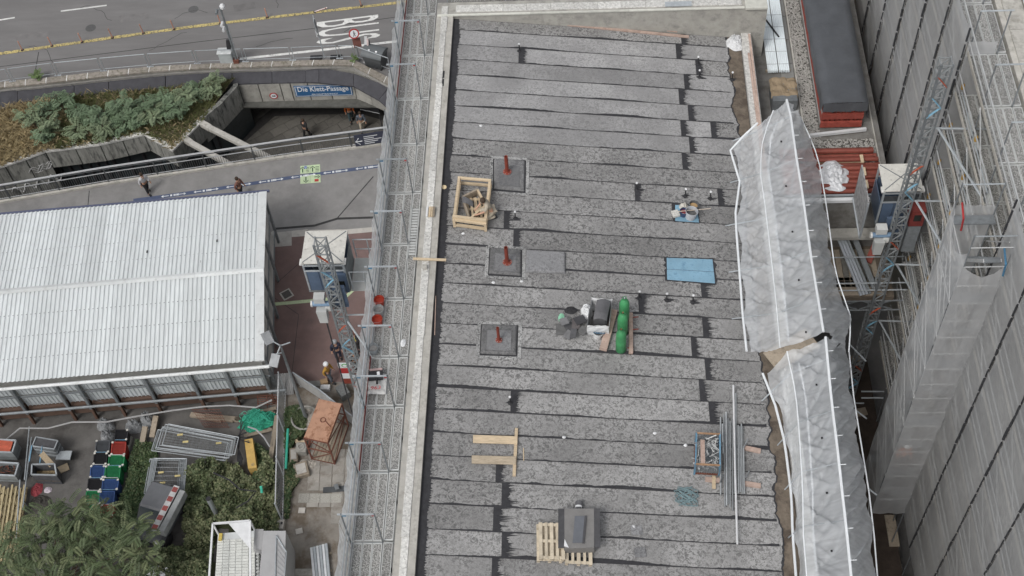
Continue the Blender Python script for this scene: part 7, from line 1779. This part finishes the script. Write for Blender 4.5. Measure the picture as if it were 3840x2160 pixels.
# parked grey vehicle with striped board, mostly hidden in the greenery
vh = thing('parked_vehicle', 'dark grey vehicle with red and white striped marking, parked in the greenery', 'vehicle', G(610, 1965), rz=-.3)
grm = mat('vehicle_grey', (.13, .135, .145), .5, .12, 2); 
MB().hexa([(-.85, -1.3, .45), (.85, -1.3, .45), (.85, 1.4, .45), (-.85, 1.4, .45)], [(-.85, -1.25, 1.15), (.85, -1.25, 1.15), (.85, 1.4, 1.15), (-.85, 1.4, 1.15)]).build('body', grm, vh, local=True, bevel=.06)
MB().hexa([(-.82, -.55, 1.15), (.82, -.55, 1.15), (.82, 1.35, 1.15), (-.82, 1.35, 1.15)], [(-.7, -.05, 1.85), (.7, -.05, 1.85), (.7, 1.3, 1.85), (-.7, 1.3, 1.85)]).build('cab', grm, vh, local=True, bevel=.06)
MB().hexa([(-.72, -.56, 1.2), (.72, -.56, 1.2), (.72, -.5, 1.2), (-.72, -.5, 1.2)], [(-.62, -.12, 1.78), (.62, -.12, 1.78), (.62, -.05, 1.78), (-.62, -.05, 1.78)]).build('windscreen', glass_d, vh, local=True)
for x in (-.6, .6): MB().box((x, -1.29, .85), (.3, .08, .2)).build('headlight', white_plastic, vh, local=True)
MB().box((0, -1.36, .5), (1.75, .14, .25)).build('bumper', black_m, vh, local=True, bevel=.03)
for x in (-.82, .82):
    for y_ in (-.85, .95): MB().tube([(x-.1, y_, .34), (x+.1, y_, .34)], .34, 14).build('wheel', black_m, vh, local=True)
MB().box((.66, .1, 1.9), (.3, 2.5, .05)).build('striped_board', mat('dull_white', (.42, .42, .42), .7, .2, 4), vh, local=True)
for k in range(5): MB().box((.66, -.95+.52*k, 1.93), (.26, .26, .015)).build('red_stripe', mat('dull_red', (.26, .07, .065), .7, .2, 4), vh, local=True)
MB().box((1.0, .1, 1.6), (.3, 2.3, .5)).build('side_box', mat('side_pale', (.27, .28, .28), .6, .2, 3), vh, local=True, bevel=.02)
# ================================================================== vegetation
def leaf_mat(name, col, var=.35):
    m = mat(name, col, .6, var, 2.5, rand=.08, spec=.35)
    b = m.node_tree.nodes['Principled BSDF']; 
    return m
leaf_ail = leaf_mat('ailanthus_leaf', (.115, .165, .095)); leaf_ail2 = leaf_mat('ailanthus_leaf_pale', (.15, .19, .11), .4); leaf_ivy = leaf_mat('ivy_leaf', (.085, .11, .05), .55); leaf_ivy2 = leaf_mat('ivy_leaf_pale', (.15, .162, .085), .45); leaf_dark = leaf_mat('shrub_leaf', (.05, .085, .035), .4)
dry = leaf_mat('dry_grass', (.42, .345, .205), .4); dry2 = leaf_mat('green_grass', (.14, .15, .065), .4)
bark = mat('bark', (.12, .09, .065), .95, .3, 8, .6, 20)
def leaflet(mb, p, d, w, L_, nrm):
    d = d.normalized(); s_ = d.cross(nrm)
    if s_.length < 1e-3: s_ = Vector((1, 0, 0))
    s_.normalize(); up_ = s_.cross(d)*.12*L_
    mb.add([p, p+d*L_*.45+s_*w*.5+up_, p+d*L_, p+d*L_*.45-s_*w*.5+up_], [(0, 1, 2), (0, 2, 3)])
def frond(mb, p, d, L_, n, lw, ll):
    """pinnate leaf: a drooping rachis with pairs of leaflets"""
    d = d.normalized(); side = d.cross(Vector((0, 0, 1)))
    if side.length < 1e-3: side = Vector((1, 0, 0))
    side.normalize(); q = p.copy(); dd = d.copy()
    for k in range(n):
        q = q+dd*(L_/n); dd = (dd+Vector((0, 0, -.10))).normalized()
        s_ = ll*(1-.45*abs(k/n-.4))
        for sg in (-1, 1): leaflet(mb, q, side*sg+dd*.45+Vector((0, 0, -.18)), lw, s_, Vector((0, 0, 1)))
    leaflet(mb, q, dd, lw, ll*.8, Vector((0, 0, 1)))
def pinnate_plant(name, lab, cat, p, h, nst, nfr, Lf, grp=None, spread=.35, lw=.10, ll=.24, m=None):
    t = thing(name, lab, cat, p, group=grp); st = MB(); fo = MB()
    for s_ in range(nst):
        a = random.random()*6.28; top_ = Vector((spread*math.cos(a)*random.random(), spread*math.sin(a)*random.random(), h*random.uniform(.6, 1)))
        b0 = Vector((.1*math.cos(a), .1*math.sin(a), 0)); st.tube([b0, b0.lerp(top_, .5)+Vector((.03, .02, 0)), top_], [.03, .022, .012], 5)
        for f in range(nfr):
            k = random.uniform(.4, 1); q = b0.lerp(top_, k); az = random.random()*6.28; el = random.uniform(.1, .75)
            frond(fo, q, Vector((math.cos(az)*math.cos(el), math.sin(az)*math.cos(el), math.sin(el))), Lf*random.uniform(.6, 1.1), 6, lw, ll)
    st.build('trunk', bark, t, local=True); fo.build('crown', m or leaf_ail, t, local=True)
    return t
sh_px = [(130, 470), (185, 440), (245, 400), (205, 490), (320, 430), (365, 460), (300, 490), (420, 420), (450, 470), (400, 500), (545, 415), (520, 460), (590, 450), (610, 400), (655, 430), (705, 375), (745, 350), (480, 430), (815, 345), (165, 520)]
for k, (x, y_) in enumerate(sh_px):
    z = -.35; p = G(x, y_+14, z)
    pinnate_plant('ailanthus_shrub', 'leafy green shrub in the planted bed, number %s counted from the left by position' % ORD[k % 18] if False else 'leafy green shrub in the planted bed, %s' % ['left end', 'second cluster, upper left', 'second cluster, tallest at the canopy', 'second cluster, front', 'third cluster, back left', 'third cluster, middle', 'third cluster, front left', 'centre, at the canopy edge', 'centre, middle row', 'centre, front row', 'right cluster, back', 'right cluster, front', 'right cluster, inner', 'right cluster, tallest at the canopy', 'right cluster, outer edge', 'right end, under the canopy', 'far right by the flank wall', 'between centre and right cluster', 'behind the flank wall coping', 'front left, lowest one'][k], 'shrub', p, random.uniform(.7, 1.6), 5, random.choice((5, 7, 8)), .68, 'shrubs in the planted bed', .65, .10, .24, leaf_ail if k % 3 else leaf_ail2)
wp = pinnate_plant('weed', 'small green weed growing on the parapet coping', 'weed', G(145, 292, .34), .35, 3, 5, .4, None, .25, .08, .18, leaf_mat('weed_leaf', (.10, .15, .05)))
wp2 = pinnate_plant('weed', 'small weed at the parapet corner beside the bin', 'weed', G(1330, 226, .34), .2, 3, 4, .25, None, .3, .06, .12, MATS['weed_leaf'])
def inside(p, poly):
    c = False; j = len(poly)-1
    for i in range(len(poly)):
        if (poly[i].y > p.y) != (poly[j].y > p.y) and p.x < (poly[j].x-poly[i].x)*(p.y-poly[i].y)/(poly[j].y-poly[i].y)+poly[i].x: c = not c
        j = i
    return c
def scatter(poly, n):
    x0, x1 = min(p.x for p in poly), max(p.x for p in poly); y0, y1 = min(p.y for p in poly), max(p.y for p in poly); out = []
    while len(out) < n:
        p = Vector((random.uniform(x0, x1), random.uniform(y0, y1), 0))
        if inside(p, poly): out.append(p)
    return out
soil_poly = [Vector((p.x, p.y, 0)) for p in soil_pts]
g1, g2 = MB(), MB()
def soil_mid(x): return 53.6+.16*(x+30)
for p in scatter(soil_poly, 15000):
    if p.x < -38.5: continue
    den = nz(p.x*.5, p.y*.5, 5)
    h = random.uniform(.18, .5)*(1.4 if p.x < -31 else 1); d = Vector((random.uniform(-.6, .6), random.uniform(-.6, .4), 1)).normalized()*h; w = .026
    b0 = p+Vector((0, 0, -.36)); tgt = g1 if (random.random() < .38+.5*den+(.25 if p.y < soil_mid(p.x) else -.2) or p.x < -32.5) else g2
    tgt.add([b0-Vector((w, 0, 0)), b0+Vector((w, 0, 0)), b0+d*.6+Vector((0, 0, .02)), b0+d+Vector((d.x*.5, d.y*.5, -.1*h))], [(0, 1, 2), (2, 1, 3)])
tag(g1.build('dry_grass', dry), 'dry yellow grass covering the planted bed', 'grass', kind='stuff'); tag(g2.build('green_grass', dry2), 'green grass and herbs among the dry grass in the bed', 'grass', kind='stuff')
def ivy(name, lab, px, n, hmax, lsz, mats=(leaf_ivy, leaf_ivy2), seed=0, ratio=.55, noff=.0, kind=None):
    poly = [Vector((p.x, p.y, 0)) for p in (G(x, y_, .5) for x, y_ in px)]
    a, b = MB(), MB(); cx_ = sum((p.x for p in poly))/len(poly); cy_ = sum((p.y for p in poly))/len(poly)
    for p in scatter(poly, n):
        e = 1.0
        hh = hmax*(.45+.55*max(-.6, nz(p.x*.8, p.y*.8, seed))+.3*nz(p.x*2.4, p.y*2.4, seed+3)); hh = max(.08, hh)
        z = hh*(1-.35*random.random()**2); d = Vector((random.uniform(-1, 1), random.uniform(-1, 1), random.uniform(-.5, .5)))
        nrm = Vector((random.uniform(-.7, .7), random.uniform(-.7, .7), 1)); s_ = lsz*random.uniform(.6, 1.3)
        (a if random.random() < ratio+.35*nz(p.x*.9, p.y*.9, seed+8) else b).add([], []) if False else leaflet(a if random.random() < ratio+.6*nz(p.x*.7, p.y*.7, seed+8) else b, p+Vector((0, 0, z)), d, s_*.9, s_, nrm)
    # solid heart, shade between leaves put into its dark colour; hides the ground
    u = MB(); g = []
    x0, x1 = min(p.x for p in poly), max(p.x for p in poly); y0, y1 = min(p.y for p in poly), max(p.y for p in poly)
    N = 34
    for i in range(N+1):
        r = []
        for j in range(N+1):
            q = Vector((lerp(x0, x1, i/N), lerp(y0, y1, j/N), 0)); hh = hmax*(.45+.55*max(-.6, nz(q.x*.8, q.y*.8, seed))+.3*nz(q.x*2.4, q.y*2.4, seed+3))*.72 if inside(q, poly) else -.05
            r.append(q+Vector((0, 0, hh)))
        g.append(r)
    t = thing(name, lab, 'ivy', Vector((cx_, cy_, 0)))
    u.grid(g).build('shade_core', mat('ivy_shade', (.035, .042, .02), .95, .5, 6, 1.0, 9), t)
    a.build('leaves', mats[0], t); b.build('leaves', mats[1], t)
    return t
ivy('ivy_thicket', 'large ivy thicket covering the yard left of the bar fence', [(700, 1760), (790, 1725), (880, 1730), (930, 1790), (975, 1770), (985, 1690), (1030, 1740), (1040, 1990), (950, 1980), (800, 1960), (780, 2200), (560, 2200), (600, 2060), (690, 2040), (700, 1850)], 15000, 1.5, .13, seed=1)
ivy('ivy_strip', 'narrow ivy strip between the plastic crates and the fence panels', [(505, 1640), (575, 1650), (585, 1720), (560, 1790), (540, 1850), (520, 1960), (420, 1960), (470, 1800), (490, 1700)], 5200, .55, .12, (leaf_dark, leaf_ivy), seed=4, ratio=.6)
ivy('ivy_bush', 'ivy growing between the bar fence and the concrete planter', [(1078, 1525), (1130, 1520), (1150, 1560), (1140, 1620), (1100, 1640), (1080, 1690), (1062, 1700), (1062, 1560)], 2600, 1.0, .12, (leaf_dark, leaf_ivy), seed=7, ratio=.5)
ivy('ivy_patch', 'low ivy and weeds along the foot of the bar fence', [(1066, 1700), (1110, 1690), (1100, 1740), (1115, 1790), (1085, 1830), (1075, 1930), (1064, 1930)], 1500, .45, .11, (leaf_dark, leaf_ivy2), seed=9, ratio=.6)
ivy('ivy_mound', 'ivy on the near side of the yellow box', [(955, 1660), (1015, 1690), (1010, 1760), (985, 1800), (930, 1790), (965, 1755)], 1700, 1.0, .12, (leaf_dark, leaf_ivy), seed=12, ratio=.5)
# big tree at the lower left, crown of pinnate leaves
tr = thing('tree_of_heaven', 'large tree of heaven filling the lower left corner', 'tree', G(250, 2330))
T0 = G(250, 2330); trunk = MB(); fo, fo2 = MB(), MB()
trunk.tube([T0, T0+Vector((.1, .2, 1.6)), T0+Vector((0, .6, 3.2))], [.2, .15, .1], 8)
crown_px = [(40, 2010), (120, 1970), (200, 1940), (290, 1925), (380, 1925), (450, 1960), (500, 1990), (530, 2050), (545, 2120), (480, 2060), (400, 2000), (310, 1990), (220, 2010), (130, 2040), (50, 2080), (90, 2130), (180, 2090), (270, 2070), (350, 2070), (430, 2120), (340, 2140), (250, 2150), (160, 2170), (30, 2150), (520, 2180), (420, 2190), (-40, 2120), (100, 2230), (300, 2220), (-20, 2220), (380, 1960), (470, 2020), (260, 1960), (170, 1985), (320, 2030)]
for k, (x, y_) in enumerate(crown_px):
    z = 3.4+.9*nz(k*1.3, 4)+.4*math.sin(k); c = G(x, y_, z)
    mid = T0.lerp(c, .5)+Vector((0, 0, .4)); trunk.tube([T0+Vector((0, .6, 2.8)), mid, c], [.06, .04, .015], 5)
    for f in range(22):
        az = random.random()*6.28; el = random.uniform(-.15, .9); q = c+Vector((random.uniform(-.5, .5), random.uniform(-.5, .5), random.uniform(-.5, .45)))
        frond(fo if random.random() < .65 else fo2, q, Vector((math.cos(az)*math.cos(el), math.sin(az)*math.cos(el), math.sin(el))), random.uniform(.5, .85), 10, .06, .18)
trunk.build('trunk', bark, tr); fo.build('crown', leaf_mat('tree_leaf', (.082, .112, .052), .45), tr); fo2.build('crown', leaf_mat('tree_leaf_pale', (.135, .16, .08), .4), tr)
cs2 = crumple('white_sheet', 'white sheet draped at the bottom beside the tree', 'sheet', G(625, 2165, .0), 1.2, .8, 1.0, white_plastic, 120, 12)

# ================================================================== people
SKIN = mat('skin', (.45, .27, .19), .6, .08)
def skin_mesh(name, nodes, edges, m, parent, infl=0.0, sub=1):
    me = bpy.data.meshes.new(name); me.from_pydata([n[0] for n in nodes], edges, []); me.update()
    o = bpy.data.objects.new(name, me); COL.objects.link(o)
    if parent is not None: o.parent = parent
    o.modifiers.new('skin', 'SKIN'); me.skin_vertices or None
    for i, n in enumerate(nodes):
        r = n[1]; sv = me.skin_vertices[0].data[i]; rr = r if isinstance(r, tuple) else (r, r); sv.radius = (rr[0]+infl, rr[1]+infl); sv.use_root = (i == 0)
    s = o.modifiers.new('sub', 'SUBSURF'); s.levels = sub; s.render_levels = sub
    dg = bpy.context.evaluated_depsgraph_get(); me2 = bpy.data.meshes.new_from_object(o.evaluated_get(dg))
    o.modifiers.clear(); o.data = me2; me2.materials.clear(); me2.materials.append(m)
    for p in me2.polygons: p.use_smooth = True
    return o
def person(lab, p, rz, shirt, trousers, hair=(.05, .035, .025), helmet=None, vest=None, pose='stand', bare=False):
    t = thing('person', lab, 'person', p, rz=rz)
    V = Vector
    if pose == 'bend': hip, ch, nk, hd = V((0, 0, .82)), V((0, -.32, 1.12)), V((0, -.45, 1.2)), V((0, -.56, 1.24))
    elif pose == 'kneel': hip, ch, nk, hd = V((0, .05, .45)), V((0, -.16, .82)), V((0, -.22, .95)), V((0, -.3, 1.05))
    else: hip, ch, nk, hd = V((0, 0, .94)), V((0, -.01, 1.28)), V((0, -.01, 1.47)), V((0, -.03, 1.58))
    sp = (hip+ch)/2
    step = .16 if pose == 'walk' else .03
    if pose == 'kneel': kn = [V((-.13, -.36, .42)), V((.13, -.28, .08))]; an = [V((-.13, -.30, .08)), V((.13, .15, .08))]
    else: kn = [V((-.11, -.06-step*.6, .5)), V((.11, -.04+step*.5, .5))]; an = [V((-.11, -step, .08)), V((.11, step, .09))]
    sh = [ch+V((-.19, 0, .1)), ch+V((.19, 0, .1))]
    if pose in ('bend', 'kneel'): el = [sh[0]+V((-.06, -.14, -.24)), sh[1]+V((.06, -.16, -.22))]; ha = [el[0]+V((.1, -.22, -.12)), el[1]+V((-.08, -.24, -.1))]
    elif pose == 'work': el = [sh[0]+V((-.08, -.08, -.26)), sh[1]+V((.08, -.12, -.24))]; ha = [el[0]+V((.08, -.24, .02)), el[1]+V((-.06, -.24, .04))]
    else: el = [sh[0]+V((-.07, .05+step*.4, -.28)), sh[1]+V((.07, .03-step*.4, -.28))]; ha = [el[0]+V((-.01, -.1, -.24)), el[1]+V((.01, -.12, -.24))]
    toe = [an[0]+V((0, -.17, -.04)), an[1]+V((0, -.17, -.04))]
    N_ = [(hip, (.15, .11)), (sp, (.14, .1)), (ch, (.17, .11)), (nk, .055), (hd, .085), (hd+V((0, 0, .11)), .075)]
    E_ = [(0, 1), (1, 2), (2, 3), (3, 4), (4, 5)]
    for s_ in (0, 1):
        i = len(N_); x = -.1 if s_ == 0 else .1
        N_ += [(hip+V((x, 0, -.08)), .09), (kn[s_], .06), (an[s_], .045), (toe[s_], .04)]; E_ += [(0, i), (i, i+1), (i+1, i+2), (i+2, i+3)]
        j = len(N_); N_ += [(sh[s_], .06), (el[s_], .045), (ha[s_], .034)]; E_ += [(2, j), (j, j+1), (j+1, j+2)]
        d = (ha[s_]-el[s_]).normalized(); side = d.cross(V((0, 1, .2))).normalized(); h0 = len(N_)
        N_.append((ha[s_]+d*.07, (.032, .018))); E_.append((j+2, h0))
        for f in range(4): N_.append((ha[s_]+d*(.15-.012*abs(f-1.4))+side*(.022*(f-1.5)), .009)); E_.append((h0, h0+1+f))
        N_.append((ha[s_]+d*.09+side*.05, .01)); E_.append((j+2, len(N_)-1))
    body = skin_mesh('body', N_, E_, SKIN, t)
    tn = [(hip, (.155, .12)), (sp, (.15, .11)), (ch, (.18, .125)), (nk+V((0, 0, -.06)), .075)]; te = [(0, 1), (1, 2), (2, 3)]
    for s_ in (0, 1):
        i = len(tn); tn += [(sh[s_], .075), (el[s_], .06)]; te += [(2, i), (i, i+1)]
        if not bare: tn.append((el[s_].lerp(ha[s_], .85), .05)); te.append((i+1, i+2))
    skin_mesh('shirt', tn, te, shirt, t, .012)
    if vest: skin_mesh('vest', tn[:4], te[:3], vest, t, .028)
    ln = [(hip, (.165, .125))]; le = []
    for s_ in (0, 1):
        i = len(ln); ln += [(hip+V((-.1 if s_ == 0 else .1, 0, -.1)), .1), (kn[s_], .075), (an[s_]+V((0, 0, .03)), .062)]; le += [(0, i), (i, i+1), (i+1, i+2)]
    skin_mesh('trousers', ln, le, trousers, t, .012)
    for s_ in (0, 1): MB().box((toe[s_]+an[s_])/2+V((0, 0, -.01)), (.1, .28, .1)).build('shoe', black_m, t, local=True, bevel=.02)
    hm = mat('hair_%02d' % int(hair[0]*100), hair, .8, .2, 20)
    c = hd+V((0, .02, .07))
    if helmet: MB().lathe(c+V((0, 0, -.02)), [(.15, 0), (.135, .015), (.13, .06), (.10, .11), (.03, .135)], 14).build('helmet', helmet, t, local=True, smooth=True)
    else: MB().lathe(c+V((0, .015, -.09)), [(.09, 0), (.112, .06), (.112, .11), (.085, .165), (.02, .185)], 12).build('hair', hm, t, local=True, smooth=True)
    for x in (-.032, .032): MB().box(hd+V((x, -.092, .05)), (.018, .01, .01)).build('eye', black_m, t, local=True)
    MB().box(hd+V((0, -.1, .02)), (.02, .03, .035)).build('nose', SKIN, t, local=True, bevel=.006); MB().box(hd+V((0, -.09, -.025)), (.04, .012, .01)).build('mouth', mat('lip', (.3, .12, .1), .6), t, local=True)
    for x in (-.09, .09): MB().box(hd+V((x, 0, .035)), (.015, .035, .05)).build('ear', SKIN, t, local=True, bevel=.006)
    return t
cl = lambda n, c: mat('cloth_'+n, c, .85, .15, 6, .3, 20)
navy_c, dkc, whitec, grey_c, ochre, hivis, orange_c, beige = cl('navy', (.04, .045, .075)), cl('dark', (.03, .03, .032)), cl('white', (.6, .6, .62)), cl('grey', (.13, .15, .18)), cl('ochre', (.42, .24, .05)), cl('hivis', (.55, .52, .16)), cl('orange', (.50, .13, .03)), cl('beige', (.45, .40, .32))
person('pedestrian in a white top walking beside the hall roof edge', G(557, 722), .9, whitec, dkc, pose='walk')
person('pedestrian half hidden behind the far edge of the hall roof', G(910, 738), 1.2, cl('brown', (.2, .1, .08)), dkc, pose='walk')
person('person in an orange jacket walking under the passage portal', G(1318, 452, ZP), .4, orange_c, cl('petrol', (.05, .08, .09)), pose='walk')
person('person in grey blue jacket and beige trousers in the passage', G(1362, 488, ZP), .2, grey_c, beige, pose='walk')
person('person in dark clothes walking down the passage by the railing', G(1152, 515, ZP), 2.6, dkc, dkc, pose='walk')
person('worker in navy clothes standing on the red terrace by the mast', G(1272, 1345), .3, navy_c, navy_c, pose='stand', helmet=cl('helmet_grey', (.3, .31, .33)))
person('worker in ochre jacket and white helmet walking on the terrace', G(1240, 1428), 1.2, ochre, grey_c, helmet=white_plastic, pose='walk')
person('worker in yellow vest beside the hoist mast behind the scaffold net', G(1344, 1312, .02), -.6, dkc, dkc, vest=hivis, pose='work', helmet=mat('helmet_brown', (.10, .04, .03), .5))
person('bare armed worker in black behind the scaffold net below the yellow vest', G(1342, 1385, .02), .5, dkc, dkc, pose='work', bare=True)
person('worker in beige shirt kneeling beside the timber frame on the roof', RP(1842, 812, .015), -1.2, beige, beige, pose='kneel', bare=True)
person('worker in orange vest and white helmet on the netted stair tower', (12.6, 25.75, 10.26), .2, orange_c, dkc, helmet=white_plastic, vest=orange_c)
